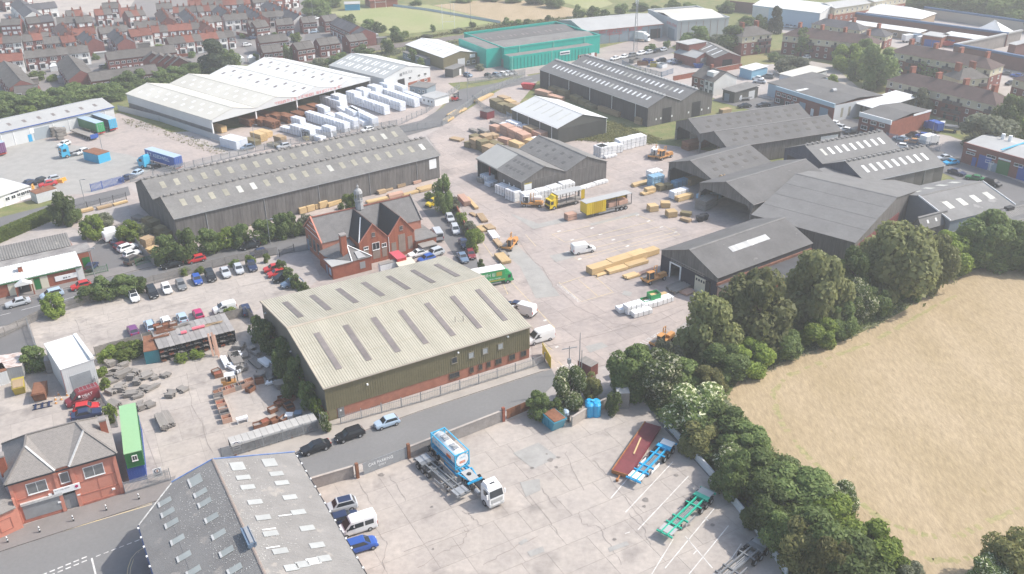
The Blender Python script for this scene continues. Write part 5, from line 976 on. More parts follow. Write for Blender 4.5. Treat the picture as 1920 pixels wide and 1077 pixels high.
for u in(.15,.3,.55):b.panel('side_window',M['rooflight_cream'],'R',b.W*u,1,1.0,3,.05)
MB().box(b.L-.01,b.L+.04,.3,b.W-.2,0,5.3).build('side_cladding',M['clad_light'],b.root)
b=unit('brick unit with a white fascia and grey felt roof next to the scrap yard',(1612.4,213),(1671,228.8),(1773.5,215),5.2,M['signw'],M['roof_dark'],[(.12,3.0,1.8,1.0),(.38,3.0,2.0,1.0),(.66,3.0,1.8,1.0),(.1,.8,2.2,1.2),(.6,.8,2.2,1.3)],[(.38,1.5,2.3,M['navy'])])
MB().box(b.L-.01,b.L+.03,.3,b.W-.2,0,5.1).build('side_brick',M['brick'],b.root);b.panel('verge_board',M['signw'],'R',b.W*.55,5.0,b.W*.45,.6,.15)
b=Bld('white_canopy','plain white sloping canopy between the two brick units',(1600.5,194),(1644,206.5),(1723.6,189.4),4.4,cat='canopy');MB().hexa([(0,0,4.4),(b.L,0,4.4),(b.L,b.W,5.6),(0,b.W,5.6),(0,0,4.6),(b.L,0,4.6),(b.L,b.W,5.8),(0,b.W,5.8)]).build('roof',M['roof_bright'],b.root)
for u in(.02,.5,.98):MB().box(b.L*u-.15,b.L*u+.15,.1,.4,0,4.39).build('post',M['block'],b.root)
MB().box(0,.2,.5,b.W-.5,0,4.2).box(.21,b.L,b.W-.6,b.W-.4,0,4.6).build('wall',M['clad_blue'],b.root)
b=unit('long brick unit with blue and green roller doors at the right edge',(1808,270),(1990,321),(1898,258),5.2,M['brick_dull'],M['roof_light'],[(.04,2.9,2.6,.6),(.26,3.4,2.6,.8),(.26,2.0,2.4,.7),(.55,3.2,2.4,.8)],[(.12,1.2,2.4,M['blue']),(.185,3.6,3.6,M['blue']),(.30,1.1,2.3,M['signw']),(.33,1.6,2.4,gd),(.385,3.4,3.6,M['dgreen']),(.6,3.4,3.6,M['blue'])])
MB().box(b.L*.38,b.L*.38+.5,.2,b.W,6.2,6.35).build('blue_ridge',M['sky'],b.root);b.panel('sign',M['signw'],'A',b.L*.045,4.0,2.6,.9,.08);b.panel('sign',M['signw'],'A',b.L*.385,3.8,3.4,.6,.1)
for u in(5,7):v=MB().cyl((u,b.W*.6,5.8),(u,b.W*.6,7.6),.5,n=10).build('roof_flue',M['signw'],b.root)
b=Bld('brick_workshop','brick workshop with a pale gable roof beside the machinery yard',(1264,98.6),(1305,109.5),(1331,103),3.6,cat='workshop');b.walls(M['brick_dull'],spans=1,rise=1.6);b.roof(M['roof_light'],1,1.6,.2,ridge=M['roof_grey']);b.panel('roller_door',M['roof_light'],'R',b.W*.3,0,3.6,3.2,.06)
MB().box(.0,5.5,b.W*.3,b.W*.3+9,3.7,7.2).box(-1,-.01,b.W*.2,b.W*.3+9,0,7.2).build('office_tower',M['brick_dull'],b.root);MB().box(-1.2,5.7,b.W*.2-.2,b.W*.3+9.2,7.21,7.4).build('flat_roof',M['roof_light'],b.root)
b=Bld('brick_workshop','taller brick workshop with an open doorway and white roof lights behind it',(1296,86),(1340.6,109.5),(1377,100),4.6,cat='workshop');b.walls(M['brick_dull'],spans=1,rise=1.8);b.roof(M['roof_grey'],1,1.8,.2);b.panel('doorway_shade_panel',M['dark'],'R',b.W*.3,0,4,3.8,.06);b.lights(0,0,4,.1,.9,.7,M['rooflight_white'])  # the opening is a dark panel coloured as its shaded inside
b=Bld('timbered_house','mock Tudor house with a white side gable behind the black shed',(1298,142),(1339,153.7),(1375,143),5.2,cat='house');b.walls(M['brick_dull'],spans=1,rise=2.6,mats={'R':M['render_white']});b.roof(M['tile_grey'],1,2.6,.25)
for u in(.12,.4,.62,.82):b.window('A',b.L*u,3.2,1.4,1.4);b.window('A',b.L*u,.8,1.4,1.4)
for u in(.56,.72,.95):b.panel('timber_strut',M['dark'],'A',b.L*u,0,.2,5,.04)
b.panel('white_render',M['render_white'],'A',b.L*.55,.1,b.L*.44,5,.025);MB().box(b.L*.3,b.L*.3+.9,b.W/2-.5,b.W/2+.5,7.2,9.0).build('chimney',M['brick'],b.root);MB().box(b.L*.5,b.L*.8,b.W*.15,b.W*.4,6.0,7.6).build('dormer',M['roof_bright'],b.root)
def lowshed(label,A,B,C,z,wall,rm,rise=.5,name='low_shed'):
 b=Bld(name,label,A,B,C,z,cat='shed');b.walls(wall);MB().hexa([(-.3,-.3,z+.01),(b.L+.3,-.3,z+.01),(b.L+.3,b.W+.3,z+rise),(-.3,b.W+.3,z+rise),(-.3,-.3,z+.2),(b.L+.3,-.3,z+.2),(b.L+.3,b.W+.3,z+rise+.2),(-.3,b.W+.3,z+rise+.2)]).build('roof',rm,b.root);return b
b=lowshed('green grey shed with a corrugated roof beside the flatbed truck',(1356,168),(1378,174),(1424,164),3.6,M['clad_dark'],M['roof_grey']);b.panel('door',M['clad_blue'],'A',.8,0,2.2,2.6);b.panel('roller_door',M['clad_light'],'R',b.W*.6,0,3,2.8)
lowshed('sky blue shed with a bright white roof near the flats lawn',(1388,127),(1410,133),(1453,131),3.4,mat('sky_blue_boards',(.22,.42,.55),.7),M['roof_bright']);lowshed('white roofed open shed left of the two storey brick unit',(1462,139),(1495,147),(1547,133),3.6,M['clad_light'],M['roof_white']);lowshed('low dark flat roofed workshop behind the pale blue fascia',(1441,156),(1470,164),(1550,146),4.4,sky_f,M['roof_dark'])
lowshed('blue and white rugby clubhouse beside the pitch',(646,9),(674,8),(676,5),3,M['cyan'],M['roof_light'],name='clubhouse');lowshed('red roofed brick pavilion at the pitch edge',(694,3),(745,-1),(745,-8),3.4,M['brick'],M['tile_red'],2.5,'pavilion')
for i,(A,B,C)in enumerate([((755,98),(772,103),(790,98)),((778,104),(798,111),(812,105)),((768,162),(800,166),(812,158)),((790,180),(814,186),(832,176))]):
 b=lowshed(('grey site cabin behind the grey steel shed, left','grey site cabin behind the grey steel shed, right','dark grey office cabin with white door by the wrapped timber','white office cabin beside the wrapped timber')[i],A,B,C,2.6,(M['clad_blue'],M['clad_blue'],M['clad_blue'],M['signw'])[i],M['roof_grey']if i<3 else M['roof_light'],.1,'site_cabin')
 for u in(.2,.55,.8):b.window('A',b.L*u-.4,.9,.9,.9)
#vehicles
def loft(stations,prof):
 mb=MB();n=len(prof)*2;
 for x,zb,zt,hw in stations:
  ring=[(x,-hw*fy,zb+(zt-zb)*fz)for fy,fz in prof]+[(x,hw*fy,zb+(zt-zb)*fz)for fy,fz in reversed(prof)]
  mb.v+=ring
 for i in range(len(stations)-1):
  for k in range(n):
   j=(k+1)%n;mb.f.append((i*n+k,(i+1)*n+k,(i+1)*n+j,i*n+j));mb.m.append(0)
 mb.f.append(tuple(range(n)));mb.m.append(0);o=(len(stations)-1)*n;mb.f.append(tuple(range(o+n-1,o-1,-1)));mb.m.append(0);return mb
BODY=[(.0,0),(.86,0),(1,.25),(1,.72),(.93,1),(0,1)]
SPEC=dict(hatch=(4.0,.88,.88,.95,1.48,(1.05,1.75,3.45,3.9),.31,(.78,3.3)),saloon=(4.6,.91,.86,.94,1.44,(1.35,2.05,3.35,3.95),.32,(.9,3.65)),estate=(4.55,.91,.92,1.0,1.56,(1.15,1.85,4.0,4.45),.33,(.85,3.6)),suv=(4.6,.94,1.05,1.12,1.75,(1.2,1.85,4.0,4.45),.37,(.9,3.65)),mpv=(4.4,.91,.98,1.05,1.68,(.85,1.75,3.95,4.3),.33,(.8,3.5)))
def wheels(root,xs,hw,r,w=.22,dual=False):
 tm=cached(('tyre',r,w),lambda:MB().cyl((0,-w/2,0),(0,w/2,0),r,n=12).mesh('wheel',M['blackrub']));rm=cached(('rim',r,w),lambda:MB().cyl((0,-w/2-.012,0),(0,w/2+.012,0),r*.6,n=8).mesh('rim',M['steel']))
 for x in xs:
  for s in(-1,1):o=link('wheel',tm,root);o.location=(x,s*(hw-w/2+.02),r);link('rim',rm,o)
def car_meshes(kind):
 L,hw,zb,belt,roof,(a,bb,c,d),r,wx=SPEC[kind];S=[]
 for x,t,w in((0,.62,.80),(.12,.78,.90),(a*.55,zb,.98),(a,belt,1),(L*.55,belt+.02,1),(d,belt,.99),(L-.12,belt-(.0 if kind!='saloon' else.02),.95),(L,belt-.12,.86)):S.append((L/2-x,.22 if 0.1<x<L-.1 else.32,t,hw*w))
 body=loft(S,BODY)
 b0,b1,t0,t1,wb,wt=L/2-a,L/2-d,L/2-bb,L/2-c,hw*.9,hw*.74
 Bt=[(b1,-wb,belt-.03),(b0,-wb,belt-.03),(b0,wb,belt-.03),(b1,wb,belt-.03)];Tp=[(t1,-wt,roof),(t0,-wt,roof),(t0,wt,roof),(t1,wt,roof)]
 body.hexa(Bt+Tp);sl=lambda p,q,f:tuple(p[i]+(q[i]-p[i])*f for i in range(3))
 def pane(c4,n,ins=(.06,.94,.12,.90)):
  A,B_,C,D=c4;m=MB();P=[]
  for u,v in((ins[0],ins[2]),(ins[1],ins[2]),(ins[1],ins[3]),(ins[0],ins[3])):P.append(Vector(sl(sl(A,B_,u),sl(D,C,u),v)))
  nn=(P[1]-P[0]).cross(P[3]-P[0]).normalized()*.015
  m.hexa([p-nn for p in P]+[p+nn for p in P]);return m
 ws=pane((Bt[1],Bt[2],Tp[2],Tp[1]),1);rw=pane((Bt[3],Bt[0],Tp[0],Tp[3]),1);s1=pane((Bt[0],Bt[1],Tp[1],Tp[0]),1,(.07,.90,.15,.90));s2=pane((Bt[2],Bt[3],Tp[3],Tp[2]),1,(.10,.93,.15,.90))
 pa=M['silver'];G_=M['glass']
 return dict(body=body.mesh('body',pa),panes=[('windscreen',ws.mesh('windscreen',G_)),('rear_window',rw.mesh('rear_window',G_)),('side_window',s1 .mesh('side_window',G_)),('side_window',s2 .mesh('side_window',G_))],head=MB().box(-.05,.05,-.16,.16,-.07,.07).mesh('headlight',M['lens']),tail=MB().box(-.04,.04,-.12,.12,-.12,.12).mesh('tail_light',M['redlens']))
def place2(front,rear):
 a,b=G(*front),G(*rear);c=(a+b)/2;d=a-b;return c,math.atan2(d.y,d.x)
def car(kind,col,front,rear,label,group='parked cars',far=False):
 loc,rz=place2(front,rear);loc.z=0.03;t=thing('parked_car',label,'car',loc,rz,group);mm=cached(('car',kind),lambda:car_meshes(kind));L,hw,zb,belt,roof,_,r,wx=SPEC[kind]
 recol(link('body',mm['body'],t),M[col])
 for n,me in mm['panes']:link(n,me,t)
 wheels(t,[L/2-wx[0],L/2-wx[1]],hw,r)
 if not far:
  for s in(-1,1):o=link('headlight',mm['head'],t);o.location=(L/2-.06,s*hw*.62,.66);o=link('tail_light',mm['tail'],t);o.location=(-L/2+.03,s*hw*.68,.78)
  link('bumper',cached(('bump',kind),lambda:MB().box(L/2-.10,L/2+.03,-hw*.78,hw*.78,.26,.42).box(-L/2-.03,-L/2+.1,-hw*.8,hw*.8,.3,.46).mesh('bumper',M['dark'])),t)
  link('number_plate',cached(('plate',kind),lambda:MB().box(L/2+.031,L/2+.045,-.26,.26,.3,.4).mesh('number_plate',M['signw'])),t)
 return t
VSP=dict(van=(5.4,1.0,2.35,.34,(1.0,4.3)),small_van=(4.4,.9,1.85,.31,(.85,3.55)),minibus=(5.8,1.0,2.4,.34,(1.0,4.5)))
def van(kind,col,front,rear,label,windows=False,group='parked vans'):
 L,hw,H,r,wx=VSP[kind];loc,rz=place2(front,rear);loc.z=.03;t=thing('van',label,'van',loc,rz,group);b0=.95 if kind!='small_van' else 1.0
 def mk():
  S=[(L/2-x,.3,z,hw*w)for x,z,w in((0,.85,.80),(.12,1.0,.9),(b0,1.2,.97),(b0+.95,H*.95,.97),(b0+1.3,H,1.0),(L-.15,H,1.0),(L,H-.12,.95))]
  return loft(S,[(0,0),(.95,0),(1,.12),(1,.62),(.90,.96),(.82,1),(0,1)]).mesh('body',M['white'])
 recol(link('body',cached(('van',kind),mk),t),M[col]);x0,x1=L/2-b0-.08,L/2-b0-.82
 z=lambda x:1.2+(H*.95-1.2)*(L/2-b0-x)/.95
 link('windscreen',cached(('vws',kind),lambda:MB().hexa([(x0,-hw*.80,z(x0)+.0),(x0,hw*.80,z(x0)),(x1,hw*.72,z(x1)),(x1,-hw*.72,z(x1)),(x0+.03,-hw*.80,z(x0)+.05),(x0+.03,hw*.80,z(x0)+.05),(x1+.03,hw*.72,z(x1)+.05),(x1+.03,-hw*.72,z(x1)+.05)]).mesh('windscreen',M['glass'])),t)
 zz=(1.2 if kind!='small_van' else 1.1)
 for s in(-1,1):
  def sm():
   P=[(x0-.25,0,zz),(x1-.75,0,zz),(x1-.75,0,H*.80),(x1-.05,0,H*.80)];y=hw*1.0
   return MB().hexa([(p[0],s*(y-.10),p[2])for p in P]+[(p[0],s*(y+.012-(p[2]-zz)*.08),p[2])for p in P]).mesh('side_window',M['glass'])
  link('side_window',cached(('vsw',kind,s),sm),t)
  if windows:
   for k in range(2):link('side_window',cached(('vsw2',kind,s,k),lambda:MB().box(-L/2+.5+k*1.4,-L/2+1.7+k*1.4,s*(hw-.04)-.05,s*(hw-.04)+.05,H*.52,H*.82).mesh('side_window',M['glass'])),t)
  o=link('headlight',cached('vhead',lambda:MB().box(-.06,.06,-.16,.16,-.1,.1).mesh('headlight',M['lens'])),t);o.location=(L/2-.09,s*hw*.66,.82)
  o=link('tail_light',cached('vtail',lambda:MB().box(-.04,.04,-.09,.09,-.25,.25).mesh('tail_light',M['redlens'])),t);o.location=(-L/2+.0,s*hw*.88,1.1)
  o=link('mirror',cached('vmir',lambda:MB().box(-.06,.06,-.1,.1,-.15,.15).mesh('mirror',M['dark'])),t);o.location=(x0-.2,s*(hw+.1),1.35)
 if windows:link('rear_window',cached(('vrw',kind),lambda:MB().box(-L/2-.02,-L/2+.05,-hw*.75,hw*.75,H*.55,H*.85).mesh('rear_window',M['glass'])),t)
 link('bumper',cached(('vbump',kind),lambda:MB().box(-L/2-.08,-L/2+.1,-hw*.9,hw*.9,.35,.55).box(L/2-.1,L/2+.05,-hw*.8,hw*.8,.32,.55).mesh('bumper',M['dark'])),t)
 wheels(t,[L/2-wx[0],L/2-wx[1]],hw,r);return t
CN=dict(silver='silver',black='black',red='red',white='white',navy='dark blue',blue='blue',grey='grey',purple='purple',magenta='magenta',iceblue='pale blue',brown='brown',cyan='turquoise',bluegrey='blue grey',maroon='maroon',dgreen='dark green',orange='orange',yellow='yellow')
C=car
C('saloon','silver',(12.5,578),(57,567),'silver saloon parked on the street outside the club porch');C('mpv','iceblue',(77.7,563),(118.7,552),'pale silver people carrier on the street beside a roadside bush');C('hatch','red',(133,546),(172,536),'red hatchback on the street half hidden by the fence bushes')
C('saloon','black',(301,506),(345,496),'long black saloon on the street in front of the red hatchback');C('hatch','red',(351,495),(386,487),'bright red hatchback on the street beside the leafy shrubs');C('saloon','black',(450,470),(488,461),'black saloon on the street near the school gate');C('hatch','navy',(472,483),(498,476),'dark blue hatchback behind the car park fence by the street')
ROWC=[('hatch','white',253,561),('suv','black',287,553),('hatch','white',314,546),('hatch','grey',341,539),('hatch','blue',371,529),('suv','black',396,522),('saloon','silver',424,515),('hatch','silver',449,509),('suv','navy',473,503)]
RL=['white hatchback with a black roof, at the bush end of the fence row','black off roader next to the black roofed white hatchback','plain white hatchback third along the car park fence row','grey hatchback between the white hatchback and the bright blue one','bright blue hatchback in the middle of the car park fence row','black off roader right of the bright blue hatchback','silver saloon left of the silver hatchback in the fence row','silver hatchback right of the silver saloon in the fence row','dark blue off roader last in the fence row, nearest the red cars']
for(k,c,x,y),l in zip(ROWC,RL):
 o=C(k,c,(x+4,y+9),(x-5,y-8),l)
 if x==253:MB().box(-1.35,.25,-.6,.6,1.47,1.51).build('black_roof',M['black'],o)
C('hatch','red',(494,512),(530,505),'upper of two red hatchbacks by the school hedge');C('hatch','red',(499,522),(540,513),'lower of two red hatchbacks by the school hedge');C('mpv','black',(511,531),(552,521),'black people carrier below the two red hatchbacks');C('estate','bluegrey',(530,541),(565,531),'blue grey estate closest to the cream roofed warehouse corner')
for k,c,x,y,l in(('hatch','purple',251,625,'purple hatchback behind the boarded fence, left end of its row'),('estate','iceblue',283,616,'pale blue grey estate with roof bars behind the boarded fence'),('hatch','white',313,608,'white hatchback behind the boarded fence above the pipe rack'),('hatch','iceblue',343,601,'pale blue hatchback behind the boarded fence above the rack'),('hatch','magenta',373,594,'magenta hatchback behind the boarded fence'),('suv','navy',462,587,'dark blue car at the corner of the boarded fence')):
 o=C(k,c,(x-5,y-9),(x+4,y+9),l)
 if c=='iceblue' and k=='estate':MB().bar((-1.6,-.62,1.62),(.6,-.62,1.62),.05).bar((-1.6,.62,1.62),(.6,.62,1.62),.05).build('roof_bars',M['dark'],o)
van('small_van','white',(405,588),(438,580),'low white van behind the boarded fence, mostly hidden')
van('small_van','white',(230,436),(200,443),'smaller white van at the top of the club car park');van('van','white',(238,443),(198,454),'large white van second in the club car park row')
for k,c,f,r_,l in(('saloon','navy',(245,450),(210,463),'dark blue saloon in the club car park beside the large white van'),('hatch','maroon',(248,459),(215,471),'dark red hatchback third car in the club row'),('estate','white',(259,463),(222,476),'white estate with a black roof stripe in the club row'),('hatch','white',(265,475),(232,487),'white hatchback below the white estate in the club row'),('suv','brown',(266,486),(240,499),'brown grey off roader against the green club gate'),('hatch','navy',(180,497),(167,512),'small dark blue car inside the chain link gate by the club')):C(k,c,f,r_,l)
y_=van('small_van','yellow',(798,391),(829,380),'bright yellow van parked behind the school')
for k,c,f,r_,l in(('hatch','silver',(848,421),(840,406),'silver hatchback farthest up the school drive'),('mpv','silver',(857,443),(851,428),'second silver car down the school drive'),('saloon','navy',(875,471),(865,452),'dark blue saloon on the school drive'),('hatch','maroon',(886,488),(880,475),'dark red hatchback at the bottom of the school drive'),('saloon','bluegrey',(873,495),(863,480),'grey blue saloon next to the dark red hatchback'),('suv','silver',(797,486),(832,474),'silver off roader beside the school porch'),('hatch','blue',(790,493),(809,487),'blue car peeping over the cream roof behind the containers'),('saloon','white',(768,484),(800,476),'white car between the red container and the silver off roader')):C(k,c,f,r_,l)
van('minibus','silver',(812,434),(827,458),'silver minibus with a dark rear window beside the school annexe',True)
van('van','white',(962,583),(998,593),'white van emerging from behind the cream roofed warehouse');C('hatch','navy',(955,576),(975,580),'dark car just behind the cream warehouse corner');van('van','white',(993,645),(1031,634),'white van parked against the warehouse end wall');van('van','white',(1113,470),(1074,477),'white panel van alone on the yellow yard bays')
C('saloon','black',(566,853),(618,836),'black saloon nearest the corner warehouse on the road');C('estate','black',(630,830),(683,812),'black estate second in line on the road');C('hatch','iceblue',(700,806),(751,790),'pale blue hatchback third in line beside the warehouse fence')
o=C('suv','silver',(614,963),(664,950),'silver crossover with a dark glass roof by the corner warehouse');MB().box(-1.5,.25,-.62,.62,1.74,1.775).build('glass_roof',M['navy'],o)
C('hatch','navy',(668,972),(625,984),'dark blue hatchback between the silver crossover and white van');van('van','white',(641,1004),(696,986),'white van with rear side windows against the corner warehouse',True);C('mpv','blue',(702,1022),(652,1037),'bright blue tall car lowest beside the corner warehouse')
for k,c,f,r_,l in(('saloon','navy',(1807,331),(1780,323),'dark blue saloon nearest the striped shed in the right lane'),('saloon','dgreen',(1811,335),(1843,341),'dark green saloon between the dark saloon and black off roader'),('suv','black',(1877,353),(1843,342),'black off roader in the right lane before the white van'),('saloon','cyan',(1771,310),(1793,307),'turquoise coupe in front of the brick unit'),('saloon','silver',(1759,301),(1779,299),'silver saloon behind the turquoise coupe'),('hatch','white',(1678,277),(1696,279),'white car in the lane behind the twin striped shed'),('saloon','black',(1585,252),(1606,250),'black saloon in front of the white fascia brick unit'),('hatch','white',(1575,246),(1592,249),'white hatchback behind the black saloon by the brick unit'),('hatch','silver',(1566,240),(1578,243),'silver hatchback between the open shed and brick unit'),('hatch','white',(1556,233),(1567,236),'first white car beside the open shed end'),('saloon','black',(1385,203),(1406,201),'black saloon in the lane beside the back open shed'),('saloon','black',(1421,201),(1441,199),'black saloon beneath the brick unit windows'),('saloon','grey',(1875,139),(1898,142),'upper blue grey car against the blue coped wall'),('saloon','blue',(1898,144),(1915,147),'lower blue car against the blue coped wall'),('hatch','black',(1886,161),(1900,158),'black car on the road between the flats'),('hatch','white',(1503,112),(1518,110),'white car by the flats path'),('saloon','white',(1411,149),(1428,151),'white saloon in the car breakers yard'),('saloon','silver',(1414,155),(1434,157),'silver saloon below the white one in the breakers yard'),('suv','grey',(1430,146),(1448,148),'grey off roader under the white shed roof'),('hatch','black',(1232,117),(1247,115),'black hatchback left of the brick workshop cars'),('saloon','white',(1253,119),(1270,117),'white saloon outside the brick workshop'),('hatch','navy',(1262,122),(1276,120),'dark blue hatchback in front of the brick workshop'),('hatch','white',(680,249),(698,245),'white estate on the road beside the wrapped timber rows'),('hatch','bluegrey',(452,283),(476,278),'blue grey car behind the fence below the white container'),('hatch','silver',(522,280),(542,276),'pale car behind the mesh fence by the white open shed'),('saloon','black',(1702,258),(1718,255),'black car in the scrap yard beside the brick wall'),('saloon','orange',(1700,268),(1720,270),'orange car in the scrap yard'),('saloon','iceblue',(1678,262),(1698,266),'pale blue car at the scrap yard fence'),('hatch','blue',(1718,257),(1736,259),'blue car in the middle of the scrap yard'),('saloon','navy',(44,351),(62,345),'dark blue saloon beside the white site office'),('hatch','black',(66,347),(83,341),'black hatchback in the lorry yard above the red car'),('saloon','red',(75,352),(106,346),'red saloon in front of the grey container by the office'),('hatch','silver',(89,342),(108,338),'silver hatchback next to the orange barriers'),('hatch','iceblue',(250,333),(264,326),'pale hatchback behind the blue sliding gate'),('saloon','navy',(230,341),(248,335),'dark saloon behind the blue sliding gate'),('hatch','white',(113,277),(129,271),'white car behind the blue tractor unit'),('hatch','white',(147,291),(163,286),'white car against the rusty roofed blue shed')):C(k,c,f,r_,l,far=True)
STR=[('white',1153,112.5),('white',1169,109.5),('grey',1184,106.7),('white',1201,103.3),('silver',1216,101),('black',1230,98.7),('silver',1243,96.2)]
SL=['white saloon first in the street row by the black shed','white hatchback second in the street row','dark grey estate third in the street row','white estate fourth in the street row','silver hatchback fifth in the street row','black car sixth in the street row','silver car last in the street row by the brick tower']
for i,(c,x,y)in enumerate(STR):C(('saloon','hatch','estate','estate','hatch','hatch','hatch')[i],c,(x-8,y+2),(x+8,y-2),SL[i],far=True)
for i,(c,x,y)in enumerate([('bluegrey',877.6,144),('black',917,145.5),('bluegrey',932,144),('white',945,142.5),('silver',954,141),('grey',962,140)]):
 C('hatch',c,(x+8,y+2),(x-8,y-2),['blue grey car alone in the olive shed car park','black car at the left of the teal factory fence row','blue grey car in the teal factory fence row','white car in the teal factory fence row','silver car in the teal factory fence row','grey car at the right of the teal factory fence row'][i],far=True)
for i in range(26):
 x,y=1470+(i%9)*7.5+(i//9)*3,41+(i//9)*5+(i%9)*.9
 p=G(x,y);m_=cached('tinycar',lambda:MB().box(-2.1,2.1,-.88,.88,.3,.95).hexa([(-1.6,-.8,.951),(1.0,-.8,.951),(1.0,.8,.951),(-1.6,.8,.951),(-1.2,-.65,1.45),(.5,-.65,1.45),(.5,.65,1.45),(-1.2,.65,1.45)],1).cyl((1.3,-.9,.32),(1.3,.9,.32),.32,n=8,m=2).cyl((-1.3,-.9,.32),(-1.3,.9,.32),.32,n=8,m=2).mesh('parked_car',[M['white'],M['glass'],M['blackrub']]))
 o=tag(link('parked_car',m_,None,(p.x,p.y,.02),1.2),'small pale car in the staff car park below the red prison wall','car','cars in the prison staff car park');recol(o,M[random.choice(['white','silver','iceblue'])])
for i,(c,x,y)in enumerate([('navy',545,68),('iceblue',590,62),('white',592,37),('white',463,87),('navy',475,74),('grey',196,128),('bluegrey',105,148)]):
 C('hatch',c,(x+7,y-1),(x-7,y+1),['dark blue estate car in the close between the semis','pale blue car at the foot of the cross terrace','white car beside the semi near the hedge','white car on the street right of the dark conifer','dark blue car by the brick garden wall','dark car in the turning beside the brick terrace','blue grey van roof beside the big cross terrace'][i],far=True)
v=van('van','maroon',(128,763),(185,744),'dark red van with roof ladders and white HEAT lettering');text('HEAT',(.2,1.03,1.45),R(180),.62,M['signw'],v,vert=True,sx=1.1);marks([8,3],(.2,1.03,1.22),R(180),.16,M['signw'],v,True,12);marks([12,6],(.6,1.03,.98),R(180),.1,M['signw'],v,True,13);MB().cyl((.55,1.0,1.7),(.55,1.03,1.7),.24,n=4).build('diamond_logo',M['signw'],v)
lb=MB()
for k in range(5):lb.bar((-2.2+k*.6,-.7,2.5),(-2.2+k*.6,.7,2.5),.05)
lb.bar((-2.4,-.7,2.48),(.5,-.7,2.48),.05).bar((-2.4,.7,2.48),(.5,.7,2.48),.05).build('roof_rack',M['steel'],v)
C('hatch','red',(188,766),(139,775),'red hatchback between the dark red van and the dark blue car');C('saloon','navy',(192,776),(135,789),'dark blue saloon with a white boot behind the pub roof')
#lorries
def axles(root,xs,hw=1.22,r=.5,w=.34):wheels(root,xs,hw,r,w)
def tractor(label,col,front,rear,L=6.2,group=None):
 loc,rz=place2(front,rear);t=thing('tractor_unit',label,'lorry',loc,rz,group);f=L/2;m=M[col]
 MB().box(-f,f-1.6,-.45,.45,.75,1.05).build('chassis',M['dark'],t)
 cab=MB().hexa([(f-2.25,-1.22,.55),(f,-1.18,.55),(f,1.18,.55),(f-2.25,1.22,.55),(f-2.25,-1.22,2.0),(f,-1.18,1.95),(f,1.18,1.95),(f-2.25,1.22,2.0)]).hexa([(f-2.25,-1.22,2.003),(f-.02,-1.17,1.953),(f-.02,1.17,1.953),(f-2.25,1.22,2.003),(f-2.25,-1.18,3.3),(f-.35,-1.08,3.1),(f-.35,1.08,3.1),(f-2.25,1.18,3.3)]).hexa([(f-2.2,-1.1,3.303),(f-.6,-1.0,3.13),(f-.6,1.0,3.13),(f-2.2,1.1,3.303),(f-2.1,-.95,3.75),(f-1.2,-.85,3.6),(f-1.2,.85,3.6),(f-2.1,.95,3.75)])
 c=cab.build('cab',m,t);MB().hexa([(f-.01,-1.05,2.02),(f-.01,1.05,2.02),(f-.29,.98,2.98),(f-.29,-.98,2.98),(f+.03,-1.05,2.05),(f+.03,1.05,2.05),(f-.25,.98,3.0),(f-.25,-.98,3.0)]).build('windscreen',M['glass'],c)
 for s in(-1,1):
  MB().box(f-1.5,f-.55,s*1.205-.03,s*1.205+.03,2.0,2.75).build('side_window',M['glass'],c);MB().box(f-.3,f-.1,s*1.42-.1,s*1.42+.1,2.0,2.7).build('mirror',m,c)
  MB().box(f-.02,f+.04,s*.85-.22,s*.85+.22,.8,1.05).build('headlight',M['lens'],c);MB().cyl((f-4.0,s*1.0,.85),(f-3.0,s*1.0,.85),.32,n=8).build('fuel_tank',M['steel'],t)
 MB().box(f,f+.06,-1.0,1.0,.5,.75).box(f,f+.05,-.9,.9,1.15,1.75).build('grille',M['dark']if col!='white' else M['roof_light'],c);MB().box(f-1.7,f-1.1,-.4,.4,3.42,3.62).build('roof_hatch',M['dark'],c)
 MB().cyl((-f+1.3,0,1.06),(-f+1.3,0,1.2),.5,n=12).build('fifth_wheel',M['dark'],t);axles(t,[f-1.35,-f+1.9,-f+.75]if L>6.5 else[f-1.35,-f+1.0]);return t
def skeletal(label,col,front,rear,L=11.5,pads=None,deck=None):
 loc,rz=place2(front,rear);t=thing('skeletal_trailer',label,'trailer',loc,rz,'empty skeletal container trailers');f=L/2;m=M[col]
 b=MB()
 for s in(-1,1):b.bar((-f,s*.5,1.05),(f,s*.5,1.15),.2,.35)
 for x in(-f+.1,-f+2.2,-f*.3,f*.3,f-2.4,f-.1):b.box(x-.1,x+.1,-1.2,1.2,.95,1.2)
 b.build('frame',m,t)
 for x in(-f+.9,f-1.0):MB().box(x-.75,x+.75,-1.0,1.0,1.24,1.30).build('deck_plate',deck or M['roof_light'],t)
 MB().box(-f+1.5,-f+2.3,-1.1,1.1,1.22,1.32).build('mid_plate',m,t)
 for y in(-.18,.05,.25):MB().bar((-f*.5,y,.95),(f*.55,y,.95),.1).build('air_pipe',M['steel'],t)
 for s in(-1,1):
  MB().box(-.2,2.2,s*1.12-.04,s*1.12+.04,.5,.95).build('side_guard',M['steel']if col!='cyan' else M['signw'],t);MB().bar((f*.45,s*.7,0.05),(f*.45,s*.7,1.0),.16).build('landing_leg',M['dark'],t)
  MB().cyl((-f+.6,s*1.0,1.45),(-f+4.6,s*1.0,1.45),.001,n=3)if 0 else None
  for x in(-f+1.2,-f+2.5,-f+3.8):MB().box(x-.5,x+.5,s*1.05-.2,s*1.05+.2,1.02,1.08).build('mudguard',M['dark'],t)
 for s in(-1,1):MB().box(-f-.05,-f,s*.8-.2,s*.8+.2,.8,1.0).build('tail_light',M['redlens'],t)
 axles(t,[-f+1.2,-f+2.5,-f+3.8]);return t
TA,TB=(935,958),(873,893)
tr=tractor('white tractor unit coupled to the blue framed tank trailer','white',(936,957),(879,897),7.2)
